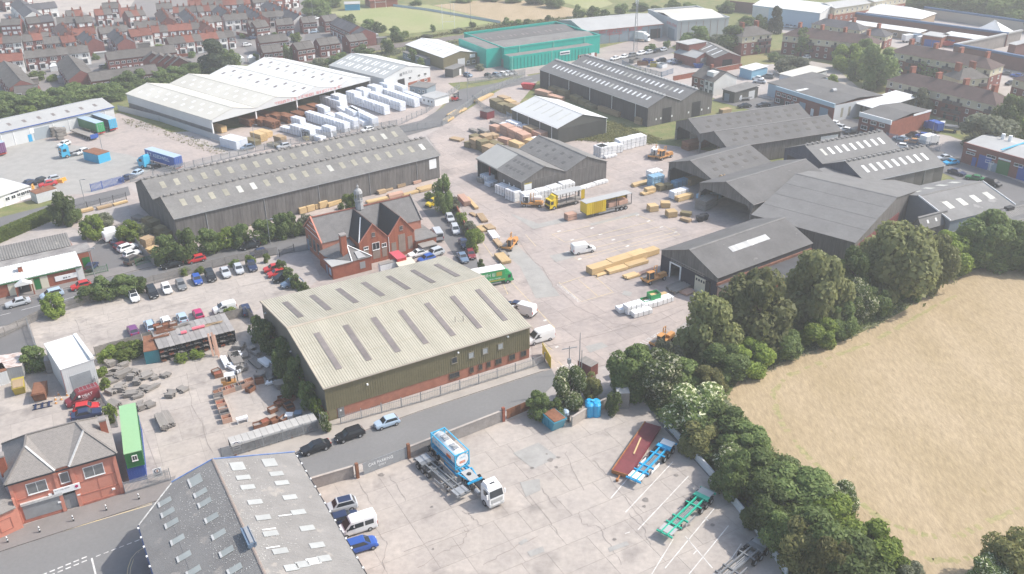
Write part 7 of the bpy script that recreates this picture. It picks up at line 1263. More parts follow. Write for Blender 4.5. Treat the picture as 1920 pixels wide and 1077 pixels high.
T='''937,251,951,258,3,3,wood_pink,pink timber stack first in the tall row by the dark shed,3|952,259,966,266,3,3,wood_pink,pink timber stack second in the tall row,3|967,266,980,273,3,3,wood_pink,pink timber stack third in the tall row,3|982,274,1000,279,3,2,wood,yellow timber stack ending the tall pink row,2
980,252,996,259,3,2.6,wood_orange,orange timber stack against the blue fence,2|997,260,1012,266,3,2.4,wood_pink,pink timber stack against the blue fence,2|948,240,967,247,2.4,2.4,wrap,blue white wrapped stack against the blue fence,1,wrap|969,247,979,251,3,2,wrap,grey wrapped stack between blue fence and pink row,1,wrap|936,243,952,248,2,2,wrap_white,white stack behind the tall pink row,1,wrap|995,270,1008,275,2,2,wrap_white,small white pack near the canopy shed ridge,1,wrap
918,201,930,207,3,2.8,wood_green,tall green timber stack at the estate road fence,2|931,208,943,213,3,2.6,wood_green,middle green timber stack by the white roofed shed,2|944,213,957,219,3,3,wood_green,green timber stack touching the white roofed shed,2|932,192,948,197,2.5,2.2,wood_orange,orange timber stack behind the green stacks,2|944,198,957,203,2.5,2,wood,yellow timber stack behind the middle green stack,1|955,204,970,207,2.5,1.8,wood_orange,orange stack right behind the white roofed shed,1
870,276,879,279,2.6,1.6,wood_green,low green stack at the left of the yard cluster,1|880,277,891,282,3,2.8,wood_orange,brown timber stack left in the yard cluster,2|893,281,902,286,3,3,wood_green,tall brown green stack centre of the yard cluster,2|903,288,917,293,3,2.4,wood_orange,orange brown stack nearest the canopy roof,2|879,267,890,271,2.6,2.2,wood_green,green stack at the back of the yard cluster,2|899,269,910,274,2.6,2.8,wood_orange,tall orange stack at the back of the yard cluster,2|912,273,932,282,2.6,1.4,wood_green,long low green stack beside the pink row,1|890,265,898,269,2,1.4,wrap_white,white pack in the yard cluster,1,wrap
933,268,951,273,2,1.6,wood_pink,pink pack on dark bearers beside the tall row,1|953,275,973,283,2.2,1.8,wood,bright yellow pack at the end of the tall row,1|914,257,926,262,2,1.2,wood_orange,brown pack on bearers in the middle yard,1|917,247,930,251,2.5,2,wood_pink,pink and white pack left of the tall row,2|895,248,909,254,2,1.2,wood_old,grey pack on bearers beside the rubble strip,1|878,246,893,252,1.5,.8,wood_old,low grey beams by the rubble strip,1,loose|842,263,862,267,2.4,.6,wood_orange,low flat orange pack alone left of the yard cluster,1|919,231,936,237,1.6,.8,wood_old,dark beams beside the small red hut,1,loose
896,194,912,186,1.6,.8,wood,pale planks along the road fence near its bend,1|912,186,926,179,1.6,.7,wood,pale planks farthest along the road fence,1|840,230,852,223,2,.7,wood,yellow planks lowest at the road fence,1|848,221,866,211,2.2,.8,wood,wide yellow planks at the road fence,1|866,211,876,206,1.6,.6,wood,short yellow planks below the fence corner,1
563,403,576,400,2.4,1.5,wood,yellow stack beside the twin shed nearest the street,1|578,399,592,395,2.4,1.5,wood,second yellow stack beside the twin shed,1|593,394,600,392,2.4,1.3,wood,small yellow stack between two larger ones,1|601,393,616,389,2.6,1.7,wood,tallest yellow stack beside the twin shed,1|617,390,642,381,2,1,wood,long yellow pack behind the green bush,1|711,366,725,362,3,.9,wood_orange,orange pack beside the twin shed wall,1|726,360,738,357,2.4,.6,wood_orange,small orange pack next to the twin shed,1|746,354,761,350,3,1,wood_orange,orange pack below the downpipe,1|758,349,772,345,3,2,wood,tilted yellow pack near the white wall sign,1|776,347,790,343,2.4,.8,wood_pink,pink pack at the twin shed corner,1
731,374,757,368,1.8,.9,wood_pink,pale pack behind the school ridge,1,loose|690,383,730,374,1.4,.5,wood,planks behind the school cupola,1,loose|758,370,786,362,1.4,.5,wood,planks right of the school ridge,1,loose|788,362,817,355,2.4,.7,wood,yellow planks by the yellow van,1,loose|495,416,522,408,2,1,wood,yellow pack above the street shrubs,1|470,424,494,417,1.8,.7,wood,low yellow planks above the street shrubs,1,loose
268,427,278,430,2,2.4,wood_green,dark stack left of the twin shed gable,2|277,437,288,441,2.4,3,wood_green,tall dark stack by the twin shed gable,2|290,446,302,450,2.2,2.6,wood_green,dark stack nearer the shrubs by the gable,2|303,451,314,454,2.2,2,wood_green,dark stack at the shrubs,1|264,462,276,466,2.4,2,wood_orange,orange brown stack behind the club car park fence,1|273,474,285,478,2.4,1,wood,low yellow stack behind the club car park fence,1|246,412,262,418,2,.8,wood_old,low grey stack at the foot of the gable,1
148,402,176,395,1.2,.7,wood,yellow planks inside the upper road fence,1|184,395,212,388,1.2,.6,wood_orange,orange planks inside the upper road fence,1|214,387,240,380,1,.5,wood,planks at the end of the upper road fence,1
913,438,924,452,1.8,.7,wrap_white,white pack beside the yard lane,1,wrap|924,453,936,467,1.2,.6,wood_orange,brown pack beside the yard lane,1|934,470,948,484,1,.5,wood_old,dark beams beside the orange side loader,1|927,481,941,497,2.2,.7,wood,yellow pack above the green lorry,1|857,374,870,388,1.8,1.3,wood_pink,pinkish pack at the top of the yard lane,1|872,374,890,394,1,.6,wood,yellow planks at the top of the yard lane,1|893,405,903,419,1.6,.6,wood_orange,orange planks beside the hedge wall,1|893,428,903,437,1.6,.5,wood,small yellow planks beside the hedge wall,1|906,428,916,436,2,.8,wood_orange,orange pack in the yard lane,1|880,402,890,408,1,.4,wood_orange,short planks lying by the hedge,1
928,363,945,370,2.6,2.4,wrap_white,white board stack beside the canopy shed,3,wrap|947,374,965,381,2.8,2.8,wrap_white,white board stack at the canopy shed side,3,wrap|983,389,1009,384,2.6,3.2,wrap_white,white board stack first along the canopy shed front,4,wrap|1010,383,1032,378,2.6,3.2,wrap_white,white board stack second along the canopy shed front,4,wrap|1034,377,1054,371,2.6,3.2,wrap_white,white board stack third along the canopy shed front,4,wrap|1056,370,1078,365,2.6,3.3,wrap_white,white board stack fourth along the canopy shed front,4,wrap|1081,361,1117,350,1.4,.8,wrap_white,low white pack along the canopy shed front,1,wrap|1118,349,1140,343,1.4,.8,wrap_white,low white pack nearest the pipe rack,1,wrap
1112,293,1126,298,3,3.2,wrap_white,white board stack leftmost by the dead grass,4,wrap|1127,298,1152,293,3,3.2,wrap_white,large white board stack by the dead grass,4,wrap|1146,290,1168,286,3,2.4,wrap_white,lower white board stack behind the large one,3,wrap|1163,284,1188,279,3,3,wrap_white,white board stack third by the dead grass,4,wrap|1187,278,1212,273,3,3,wrap_white,white board stack rightmost by the dead grass,4,wrap|1136,299,1157,294,1.2,.7,wrap_white,low white pack before the large board stack,1,wrap|900,340,914,346,2.5,2,wrap,blue white pack under the canopy,1,wrap|903,345,925,338,2,1.2,wood_old,timber under the canopy roof,1|918,352,936,346,2,1,wrap,pale wrapped pack at the canopy mouth,1,wrap
1190,352,1222,344,1.6,.7,wood,long pale planks left of the blue stack,1,loose|1207,368,1226,363,1.4,.6,wood,small yellow planks below the blue stack,1,loose|1214,365,1230,361,1.6,1.3,wood,yellow pack below the blue stack,1|1237,360,1249,357,2,1.5,wood_green,green pack beside the open shed post,1|1251,358,1262,355,2,1.3,wood_green,second green pack beside the open shed post,1|1223,354,1245,349,2.4,3,wrap_blue,light blue board stack by the open shed post,4,wrap|1222,338,1243,333,2.5,2,wrap_white,white boards behind the light blue stack,2,wrap|1264,376,1292,368,2,2,wrap,white wrapped pack before the wide open shed,1,wrap|1273,380,1300,372,1.6,1.2,wood,bare planks beside the white wrapped pack,1,loose
1219,399,1235,397,2.2,1.5,wood,yellow pack leftmost of the five before the wide shed,1|1240,391,1257,391,2,1.3,wood,yellow pack topmost of the five before the wide shed,1|1253,410,1270,408,2.2,1.5,wood,yellow pack central of the five before the wide shed,1|1274,405,1294,408,1.6,.9,wood_green,greenish pack right of the five before the wide shed,1|1274,414,1291,419,1.4,.7,wood_orange,orange pack lowest of the five before the wide shed,1|1320,385,1352,372,2.6,2.2,wrap_blue,blue topped timber stack inside the wide open shed,2,wrap|1322,398,1345,386,3,2.6,wood_old,dark timber stack inside the wide open shed,2|1267,354,1292,347,2,1.6,wrap_blue,blue wrapped pack inside the single ridged shed,1,wrap|1295,350,1325,340,2,1.6,wood_orange,brown timber inside the single ridged shed,1|1290,285,1330,276,3,2.4,wood_brown,brown timber inside the back open shed,2|1305,270,1345,262,3,3,wood_old,grey timber inside the back open shed,2
1110,518,1150,506,2.2,1.5,wood,long yellow pack leftmost of the front row,1|1149,506,1187,494,2.4,1.6,wood,long yellow pack second in the front row,1|1186,494,1214,485,2.4,1.6,wood,yellow pack third in the front row,1|1214,484,1236,477,2,1.3,wood,yellow pack at the workshop corner,1|1143,516,1178,506,1.8,.7,wood,low yellow pack before the front row,1|1179,505,1216,494,1.8,.7,wood,second low yellow pack before the front row,1|1122,520,1142,514,1,.3,wood,thin planks before the leftmost long pack,1,loose|1178,526,1200,519,1.8,.5,wood,low planks near the tall mast loader,1,loose|1200,518,1228,507,1,.3,wood_pink,thin planks behind the tall mast loader,1,loose
1162,590,1205,581,2,.9,wrap_white,white lengths behind the white stack,1,wrap|1177,593,1209,584,1.8,1.9,wrap_white,white lengths stacked before the green crates,3,wrap|1210,582,1238,574,1.8,1.1,wrap_white,left half of the long white lengths,1,wrap|1238,574,1264,566,1.8,1.1,wrap_white,right half of the long white lengths,1,wrap|1190,598,1224,589,1.6,1,wrap_white,white lengths nearest the birches,1,wrap|1236,565,1256,559,1.6,.8,wood,yellow green pack behind the long white lengths,1|1258,546,1284,535,1.6,.5,wood_old,dark beams outside the workshop door left,1,loose|1267,553,1297,539,2.2,.6,wood_old,dark beams outside the workshop door right,1,loose|1288,556,1304,549,2,.4,wood_pink,red boards lying by the workshop wall,1,loose|1065,416,1082,412,1.8,1.6,wood_pink,pinkish wooden crate beside the yellow trailer,2
1002,177,1027,183,2.5,1.6,wood_pink,pale crate of offcuts against the black shed,1|1028,176,1042,181,2.4,2.6,wood_green,dark green stack first along the black shed,2|1044,182,1058,187,2.4,2.8,wood_green,tall dark green stack second along the black shed,2|1068,190,1082,196,2.4,2.2,wood_green,dark green stack third along the black shed,2|1083,196,1096,201,2.2,1.8,wood_green,dark green stack fourth along the black shed,1|1097,202,1110,207,2,1.4,wood_green,dark green stack fifth along the black shed,1|1121,208,1158,221,1.4,1.6,wood_orange,long orange rack along the black shed,1,loose|1189,232,1201,236,2,2.2,wood_orange,brown pack at the black shed corner,2|1355,215,1372,212,2,1.4,wood_orange,orange pack behind the back open shed,1|1026,186,1050,192,2.5,1.4,wood_pink,open crate of curled offcuts by the dark shed,1,loose
456,270,478,276,2.4,1.6,wood_green,green timber pack before the white container,1|470,262,490,268,2.4,2.4,wood,yellow stack before the white container,2|482,255,502,260,2.2,1.8,wood,long yellow pack behind the street shed ridge,1|514,268,528,272,2.2,2.2,wood_orange,orange stack beside the mesh gate,2|500,274,518,279,2,.9,wood_green,low dark stack beside the mesh gate,1|398,246,416,251,2,2,wood,yellow pack just inside the white shed corner,1'''
for ln in T.split('\n'):
 for e in ln.split('|'):
  v=e.split(',');x0,y0,x1,y1,D,H=map(float,v[:6]);pack(x0,y0,x1,y1,D,H,v[6],v[7],int(v[8])if len(v)>8 else 1,v[9]if len(v)>9 else 'board')
c_=TRAIL.location
for x,l in((-4.4,'timber pack at the tail of the yellow trailer bed'),(-1.4,'timber pack in the middle of the yellow trailer bed')):
 p=c_+Vector((math.cos(TRAIL.rotation_euler.z),math.sin(TRAIL.rotation_euler.z),0))*x;tag(link('timber_pack',pack_mesh(2.7,2.1,1.1,'wood_pink','board'),None,(p.x,p.y,1.36),TRAIL.rotation_euler.z),l,'timber pack')
ST=[(456,672,470,668),(440,676,455,671),(462,655,480,668),(428,668,440,690),(424,688,444,700),(446,698,466,692),(466,676,486,694),(484,680,500,692),(488,690,505,718),(505,688,522,712),(500,722,520,716),(514,712,532,708),(520,730,540,724),(412,672,422,690),(290,784,302,808),(304,776,318,800),(206,688,226,680),(212,702,232,692),(222,712,250,700),(206,720,222,714),(270,712,290,704),(232,745,258,742),(276,735,300,722),(196,735,210,740),(200,760,216,768),(250,748,270,742)]
random.seed(11);ST+=[(x,y,x+random.uniform(10,17),y+random.uniform(-7,5))for x,y in[(200,705),(215,735),(238,712),(250,722),(262,728),(285,712),(300,705),(228,690),(240,698),(310,745),(345,735),(280,765),(262,770),(472,662),(500,660),(478,708),(530,745),(548,742),(492,640),(437,655)]]
for i,(x0,y0,x1,y1)in enumerate(ST):pack(x0,y0+3,x1,y1+3,random.choice((1.0,1.4,1.8)),random.choice((.5,.75,1.0)),('wood_old','wrap_white','wood_old')[i%3]if i<16 else 'wood_old','%s stack of %s kerb stones, %s along the masonry yard'%(('grey','white','grey')[i%3]if i<16 else 'grey','loose' if i%2 else 'reclaimed',ORD[i]),1,'loose',cat='stone stack',group='stone stacks of the masonry yard',name='stone_stack')
def crate(px,label,m,fill,rz=.45,s=(1.5,1.2,.9),name='brick_crate',z=0.03):
 p=G(*px);a,b_,h=s;t=thing(name,label,'crate',(p.x,p.y,z),rz,'crates and bins of the masonry yard');a/=2;b_/=2
 MB().box(-a,a,-b_,-b_+.06,.1,h).box(-a,a,b_-.06,b_,.1,h).box(-a,-a+.06,-b_+.061,b_-.061,.1,h).box(a-.06,a,-b_+.061,b_-.061,.1,h).box(-a,a,-b_,b_,.0,.099).build('box',m,t);MB().box(-a+.061,a-.061,-b_+.061,b_-.061,.1,h*random.uniform(.5,.9)).build('contents',fill,t)
fills=[M['rust'],M['block'],M['brick'],M['wood_old'],M['dark']];U_=[(409,742),(420,738),(432,734),(444,730),(456,726),(468,721),(411,752),(415,762),(419,771),(422,780),(426,790)]
for i,q in enumerate(U_):crate(q,'open concrete crate %s in the L shaped row of crates'%ORD[i],M['wood_pink']if i%3 else M['block'],fills[i%5],.5 if i<6 else.45)
for i,q in enumerate([(410,706),(406,701),(470,733),(487,718),(512,772),(524,760),(530,752),(540,763),(545,752),(484,802),(498,796),(300,671),(545,770),(516,793),(532,790)]):crate(q,'rusty steel stillage %s in the masonry yard'%ORD[i],M['rust'],fills[(i+2)%5],.45+.3*(i%3),(1.4,1.1,.8),'stillage')
for i,q in enumerate([(543,786),(560,782)]):p=G(*q);o=tag(MB().cyl((0,0,0),(0,0,.9),.55,.65,9).box(-.6,.6,-.6,.6,.9,.95).build('bulk_bag',M['wrap_white']if i==0 else M['bluegrey']),('white bulk bag beside the long rack','blue bulk bag beside the white one')[i],'bag');o.location=p
p=G(455,792);o=tag(MB().box(-.9,.9,-.35,.35,.6,.95).box(-.8,-.7,-.3,.3,0,.6).box(.7,.8,-.3,.3,0,.6).build('stone_trough',M['wrap_white']),'white stone trough on legs by the crates','trough');o.location=p;o.rotation_euler.z=.5
def rack(label,A,B,C,z,bays,shelves,roofm,stuff=None):
 b=Bld('pipe_rack',label,A,B,C,z,cat='rack');n=int(b.L/.9)
 for k in range(n):w=b.L/n;o=link('roof_sheet',cached(('rs',label),lambda:MB().box(.02,w-.02,-.2,b.W+.1,0,.06).mesh('roof_sheet',roofm)),b.root);o.location=(k*w,0,z+random.uniform(0,.05))
 MB().box(0,b.L,b.W-.1,b.W,0,z-.01).build('back',M['wood_old'],b.root)
 for k in range(bays+1):u=k*(b.L-.12)/bays;MB().box(u,u+.1,0,b.W-.11,0,z-.01).build('upright',M['dark'],b.root)
 for s_ in range(shelves):
  zz=(s_+.05)*z/shelves;MB().box(.11,b.L-.1,.05,b.W-.12,zz,zz+.06).build('shelf',M['wood_old'],b.root)
  for k in range(bays):u=(k+.15)*b.L/bays;m=MB();[m.cyl((u+.2*j,.1-random.random()*.4,zz+.2),(u+.2*j,b.W-.3,zz+.2),.09,n=5)for j in range(4)];m.build('pipes',fills[(k+s_)%5],b.root)
 return b
RK=rack('long open rack of pipes roofed with weathered boards',(297,655),(440,619),(272,624),2.8,9,3,mat('weathered_boards',(.36,.34,.325),.9,.25,.8,rnd=.25));rack('low pale roofed rack behind the palisade fence',(434,838),(596,789),(429,822),1.8,8,1,mat('pale_rack_roof',(.47,.455,.43),.9,.2,.5,rnd=.06))
def on_rack(px,ob):q=G(px[0],px[1],2.9);ob.location=q;ob.rotation_euler.z=.5
for i,(q,m)in enumerate([((318,640),'rust'),((331,638),'rust'),((301,642),'rust'),((306,645),'rust')]):crate(q,'rusty bin %s on top of the pipe rack'%ORD[i],M[m],fills[i],.5,(1.3,1.1,.8),'rusty_bin',2.95);bpy.data.objects
for i,(q,l)in enumerate([((345,626),1.0),((372,617),2.2)]):o=tag(MB().cyl((-l/2,0,.3),(l/2,0,.3),.28,n=12).build('pink_pipe',paint('pink',(.75,.16,.2))),('short pink pipe lying on the rack roof','long pink pipe lying on the rack roof')[i],'pipe');on_rack(q,o)
for i,(q,n,m)in enumerate([((310,622),9,'rust'),((338,612),9,'wood_old'),((400,608),6,'wood_orange'),((300,632),8,'rust')]):
 b_=MB();[b_.bar((-1.6+random.uniform(-.4,.4),random.uniform(-.5,.5),.05+k*.03),(1.6+random.uniform(-.4,.4),random.uniform(-.5,.5),.08+k*.03),.09)for k in range(n)];o=tag(b_.build('scrap_bars',M[m]),('heap of rusty bars on the rack roof','heap of grey bars on the rack roof','bundle of timber offcuts on the rack roof','tangle of rusty rods at the rack end')[i],'scrap');on_rack(q,o)
for i,(x,y)in enumerate([(400,668),(406,666),(411,670)]):o=tag(MB().bar((0,0,0),(-.5,.8,4.2),.35,.12).build('leaning_plank',M['wood_pink']),'tall plank leaning on the pipe rack, %s'%ORD[i],'plank');o.location=G(x,y)
def container(label,A,B,C,z1,z0,m,roofm=None,win=False):
 b=Bld('container',label,A,B,C,z1,cat='container');L,W=b.L,b.W;mb=MB().box(.03,L-.03,.03,W-.03,z0+.05,z1-.05)
 for k in range(int(L/.35)):mb.box(k*.35,k*.35+.18,-.0,W,z0+.12,z1-.12)
 for k in range(int(W/.35)):mb.box(-.0,L,k*.35+.04,k*.35+.2,z0+.13,z1-.13)
 mb.box(-.02,L+.02,-.02,W+.02,z0,z0+.1).build('body',m,b.root);MB().box(-.03,L+.03,-.03,W+.03,z1-.1,z1).build('roof',roofm or m,b.root)
 if win:b.window('A',L*.38,z0+1.1,.75,.9,.02)
 return b
container('pale green container stacked on a blue one beside the pub',(232,852),(265,844),(205,766),5.2,2.62,M['dgreen'],M['lgreen'],True);container('blue container under the pale green one beside the pub',(237,879),(270,871),(212,790),2.6,0,M['blue'])
container('teal container at the left end of the pipe rack',(269,660),(297,655),(262,632),2.6,0,paint('teal',(.03,.20,.24)),M['rust']);container('red steel container against the school gables',(744.6,486.3),(762,482),(727,474),3.0,0,M['red'],paint('pale_red',(.55,.10,.13)));container('white container with rusty roof in front of the red one',(713,497.5),(743,490),(712,493),2.4,0,M['signw'],M['wood_old']);container('white rusty roofed container right of the red one',(748,500),(780,494),(748,486),2.3,0,M['roof_light'],M['cream'])
container('white container near the big white open shed',(411,258),(442,266),(428,250),2.7,0,M['wrap']);container('grey container beside the white site office',(67,364),(106,353),(62,356),2.6,0,M['clad_light'],M['rust']);container('rust roofed blue hut with a white tank in the lorry yard',(183,291),(205,284),(166,280),2.6,0,M['sky'],M['rust']);container('pale corrugated hut at the left edge behind the skips',(-22,705),(12,694),(-28,690),2.6,0,M['clad_light'],M['rust']);container('small red hut by the yard fence',(913,211),(927,207),(908,205),2.4,0,M['maroon'],M['roof_dark'])
container('small concrete block switch room beside the hedge',(1158,738),(1181,737),(1143,727),3.0,0,M['block'],M['roof_light']);container('dark brick hut with a grey roof by the yard gate',(1108,688),(1122,680),(1090,672),2.2,0,M['brick_dull'],M['wood_old']);container('rusty roofed store in the hedge by the gate',(1162,690),(1185,684),(1156,682),2.3,0,M['dark'],M['rust']);container('grey lean-to behind the white unit',(82,678),(112,672),(78,668),2.6,0,M['block'],M['block']);container('white and rust corrugated shed behind the skips',(-30,697),(40,686),(-10,668),2.6,0,M['roof_light'],mat('streaked_roof',(.72,.70,.67),.7,.9,1.5,col2=(.32,.18,.13),stretch=(.6,3,1)))
def skip(px,label,m,cover,rz,s=(3.6,1.8,1.5)):
 p=G(*px);a,b_,h=s[0]/2,s[1]/2,s[2];t=thing('skip',label,'skip',(p.x,p.y,.03),rz);MB().hexa([(-a*.65,-b_*.9,0),(a*.65,-b_*.9,0),(a*.65,b_*.9,0),(-a*.65,b_*.9,0),(-a,-b_,h),(a,-b_,h),(a,b_,h),(-a,b_,h)]).build('body',m,t);MB().box(-a-.05,a+.05,-b_-.05,b_+.05,h+.003,h+.09).build('rim',m,t)
 MB().box(-a*.55,a*.95,-b_*.9,b_*.9,h+.095,h+.2).build('cover',cover,t)
 for x in(-.5,.5):MB().bar((x,-b_-.04,.3),(x,-b_-.1,h-.1),.12).build('lifting_lug',m,t)
skip((1036,797),'teal skip with a rusty lid at the lorry park wall',paint('skip_blue',(.04,.26,.36)),M['rust'],-1.0,(4.2,2.4,1.9));skip((38,733),'yellow and orange skip in the tenants yard',M['gold'],M['wood_orange'],-1.1);skip((78,744),'rust coloured cage skip beside the yellow skip',M['rust'],M['rust'],-1.25,(4,2,1.6));skip((991,167),'bright red skip beside the black shed',M['red'],M['red'],-.4,(5,2.3,1.8));skip((1309,127),'blue skip outside the brick workshop',M['blue'],M['dark'],.3)
for i,q in enumerate([(1312,415),(1320,412)]):skip(q,('black wheeled skip before the wide open shed, left','black wheeled skip before the wide open shed, right')[i],M['dark'],M['dark'],.2,(1.8,1.3,1.2))
p=G(1111,776);t=thing('water_tank','bright blue lobed plastic tank by the lorry park wall','tank',p);b_=MB()
for dx,dy in((-.55,-.45),(.55,-.45),(.55,.45),(-.55,.45)):b_.cyl((dx,dy,0),(dx,dy,2.1),.72,n=12).cyl((dx,dy,2.1),(dx,dy,2.4),.72,.4,12)
b_.build('body',M['cyan'],t);MB().cyl((0,0,2.2),(0,0,2.6),.3,n=10).build('lid',M['sky'],t)
for i,(q,m,s)in enumerate([((1060,782),'iceblue',.9),((1049,789),'signw',.75)]):o=tag(MB().cyl((0,0,0),(0,0,s*1.2),s*.7,n=10).cyl((0,0,s*1.2),(0,0,s*1.6),s*.7,s*.3,10).build('drum',M[m]),('pale blue drum behind the teal skip','white drum beside the teal skip')[i],'drum');o.location=G(*q)
o=tag(MB().cyl((-.18,0,.5),(.18,0,.5),.5,n=14).build('tyre',M['blackrub']),'old tyre leaning beside the pale blue drum','tyre');o.location=G(1066,790)
for i,q in enumerate([(1213,571),(1225,567)]):crate(q,('low green crate behind the white lengths','taller green crate behind the white lengths')[i],M['green'],M['wood'],.4,(2.2,1.8,1.2+i*.9),'green_crate')
for i,q in enumerate([(110,741),(126,742),(104,750),(115,750),(254,700),(105,757)]):
 t=thing('traffic_cone',['red cone beside the white unit door','orange cone at the white unit corner','cone left of the striped barrel','cone nearest the dark red van','lone orange cone in the masonry yard','lowest cone by the blue pallets'][i],'cone',G(*q),0,'traffic cones');MB().box(-.2,.2,-.2,.2,.02,.06).cyl((0,0,.06),(0,0,.75),.15,.03,8).build('cone',M['orange'],t);MB().cyl((0,0,.38),(0,0,.52),.105,.075,8).build('white_band',M['signw'],t)
o=tag(MB().bar((-1.5,-.7,.12),(1.5,-.7,.12),.12).bar((-1.5,.7,.12),(1.5,.7,.12),.12).bar((-1,-.8,.22),(-1,.8,.22),.3,.08).bar((0,-.8,.22),(0,.8,.22),.3,.08).bar((1,-.8,.22),(1,.8,.22),.3,.08).build('blue_pallet',M['navy']),'blue steel frame lying before the rust cage skip','frame');o.location=G(80,762);o.rotation_euler.z=.4
for i,q in enumerate([(110,264),(100,258),(116,257)]):pack(q[0],q[1],q[0]+10,q[1]-2,2.2,3.4-i*.5,'wood_old','heap of wooden pallets by the long store, %s'%ORD[i],3,'loose',cat='pallets')
for i,q in enumerate([(112,343),(118,340),(62,353)]):o=tag(MB().box(-.9,.9,-.2,.2,0,.9).box(-1,1,-.35,.35,0,.3).build('orange_barrier',paint('barrier_orange',(.72,.36,.06))),'orange plastic barrier by the parked cars, %s'%ORD[i],'barrier');o.location=G(*q);o.rotation_euler.z=i
for i,q in enumerate([(1205,122),(1190,117),(1225,124),(1240,126),(1215,118)]):crate(q,'scrap machinery heap %s in the workshop yard'%ORD[i],[M['rust'],M['wood_old'],M['gold'],M['signw'],M['blue']][i],M['dark'],i*.7,(4,2.4,1.4),'machinery')
def person(px,label,coat,legs,rz=0.0):
 p=G(*px);t=thing('person',label,'person',(p.x,p.y,.1),rz);vs=[(0,0,.95),(0,0,1.25),(0,0,1.45),(0,.02,1.56),(0,.03,1.68),(.1,0,.9),(.11,.03,.5),(.12,0,.08),(.13,.12,.03),(-.1,0,.9),(-.11,-.02,.5),(-.12,-.05,.08),(-.13,.07,.03),(.2,0,1.42),(.26,.02,1.14),(.25,.12,.9),(-.2,0,1.42),(-.26,.02,1.14),(-.25,.12,.9)]
 es=[(0,1),(1,2),(2,3),(3,4),(0,5),(5,6),(6,7),(7,8),(0,9),(9,10),(10,11),(11,12),(2,13),(13,14),(14,15),(2,16),(16,17),(17,18)];rd=[.15,.16,.13,.06,.1,.1,.07,.05,.05,.1,.07,.05,.05,.07,.05,.04,.07,.05,.04]
 me=bpy.data.meshes.new('body');me.from_pydata(vs,es,[]);me.materials.append(M[coat]);me.materials.append(M[legs]);me.materials.append(MATS['skin']);o=link('body',me,t);m=o.modifiers.new('s','SKIN');me.skin_vertices or me.attributes
 bmx=bmesh.new();bmx.from_mesh(me);ly=bmx.verts.layers.skin.verify();bmx.verts.ensure_lookup_table()
 for i,r in enumerate(rd):bmx.verts[i][ly].radius=(r,r*.8);bmx.verts[i][ly].use_root=i==0
 bmx.to_mesh(me);bmx.free();s=o.modifiers.new('u','SUBSURF');s.levels=s.render_levels=1
 dg=bpy.context.evaluated_depsgraph_get();m2=bpy.data.meshes.new_from_object(o.evaluated_get(dg));o.modifiers.clear();o.data=m2
 for f in m2 .polygons:z=f.center.z;f.material_index=1 if z<.92 and abs(f.center.x)<.2 else 2 if z>1.5 else 0
 MB().cyl((0,0,1.66),(0,0,1.79),.105,.07,10).build('hair',M['dark'],t);return t
mat('skin',(.5,.3,.22),.6);person((38,548),'person in dark clothes standing at the club porch','navy','dark',2.5);person((43,550),'person in a white top and dark trousers at the club porch','signw','navy',2.0)
#trees, shrubs, fences, poles
LF=dict(birch=leafmat('birch_leaves',(.29,.30,.13),(.19,.21,.08)),dark=leafmat('dark_leaves',(.20,.255,.085),(.12,.175,.055)),bright=leafmat('bright_leaves',(.25,.31,.06),(.14,.20,.04)),elder=leafmat('elder_leaves',(.20,.25,.08),(.11,.165,.05),(.80,.78,.55)),grey=leafmat('grey_leaves',(.26,.27,.18),(.16,.18,.11)),conifer=leafmat('conifer_leaves',(.085,.105,.06),(.045,.065,.035)),elder2=leafmat('weed_leaves',(.21,.25,.095),(.11,.15,.05)),rusty=leafmat('rusty_leaves',(.25,.235,.09),(.16,.17,.06)))
def crown_mesh(kind,v,n,leaf):
 rs=random.Random(hash_(kind)+v*17);mb=MB();lobes=[]
 nl=dict(birch=26,conifer=16).get(kind,20)
 for i in range(nl):
  z=rs.uniform(.16,.93);e=math.sin(math.pi*min(1,max(0,(z*.86+.10))))**.7
  if kind=='conifer':e=(1-z)*.95+.1
  t=i*2.4+rs.uniform(-.5,.5);r=.36*e*rs.uniform(.55,1.08);lobes.append((Vector((r*math.cos(t),r*math.sin(t),z)),rs.uniform(.10,.19)*(.75+.5*e)))
 for i in range(n):
  c,R_=lobes[i%nl];d=Vector((rs.gauss(0,1),rs.gauss(0,1),rs.gauss(0,1)+.25)).normalized();rr=R_*rs.uniform(.55,1.05)**.5;p=c+d*rr
  if kind=='birch' and rs.random()<.5:p.z-=abs(rs.gauss(0,.06));d=Vector((d.x,d.y,.2)).normalized()
  nrm=(d+Vector((rs.gauss(0,.5),rs.gauss(0,.5),rs.gauss(0,.5)))).normalized();u=nrm.orthogonal().normalized();w=nrm.cross(u);a=rs.uniform(0,6.28);u,w=u*math.cos(a)+w*math.sin(a),w*math.cos(a)-u*math.sin(a)
  s=leaf*rs.uniform(.6,1.3);s2=s*(.55 if kind!='birch' else.8);mb.face([p-u*s-w*s2*.3,p+w*-s2,p+u*s,p+w*s2])
 return mb.mesh('crown',LF[kind])
def hash_(s):return sum(ord(c)*(i+3)for i,c in enumerate(s))
def trunk_mesh():
 mb=MB().cyl((0,0,0),(.01,0,.35),.045,.03,7).cyl((.01,0,.35),(-.01,.02,.8),.03,.008,6)
 for k in range(6):t=k*1.05;mb.cyl((.005,0,.25+k*.07),(.28*math.cos(t),.28*math.sin(t),.5+k*.07),.016,.004,5)
 return mb.mesh('trunk',M['bark'])
KN=dict(birch='feathery birch tree',dark='dark green tree',bright='bright green tree',elder='flowering elder',grey='grey green tree',conifer='dark conifer',rusty='rusty green shrub')
CNT={}
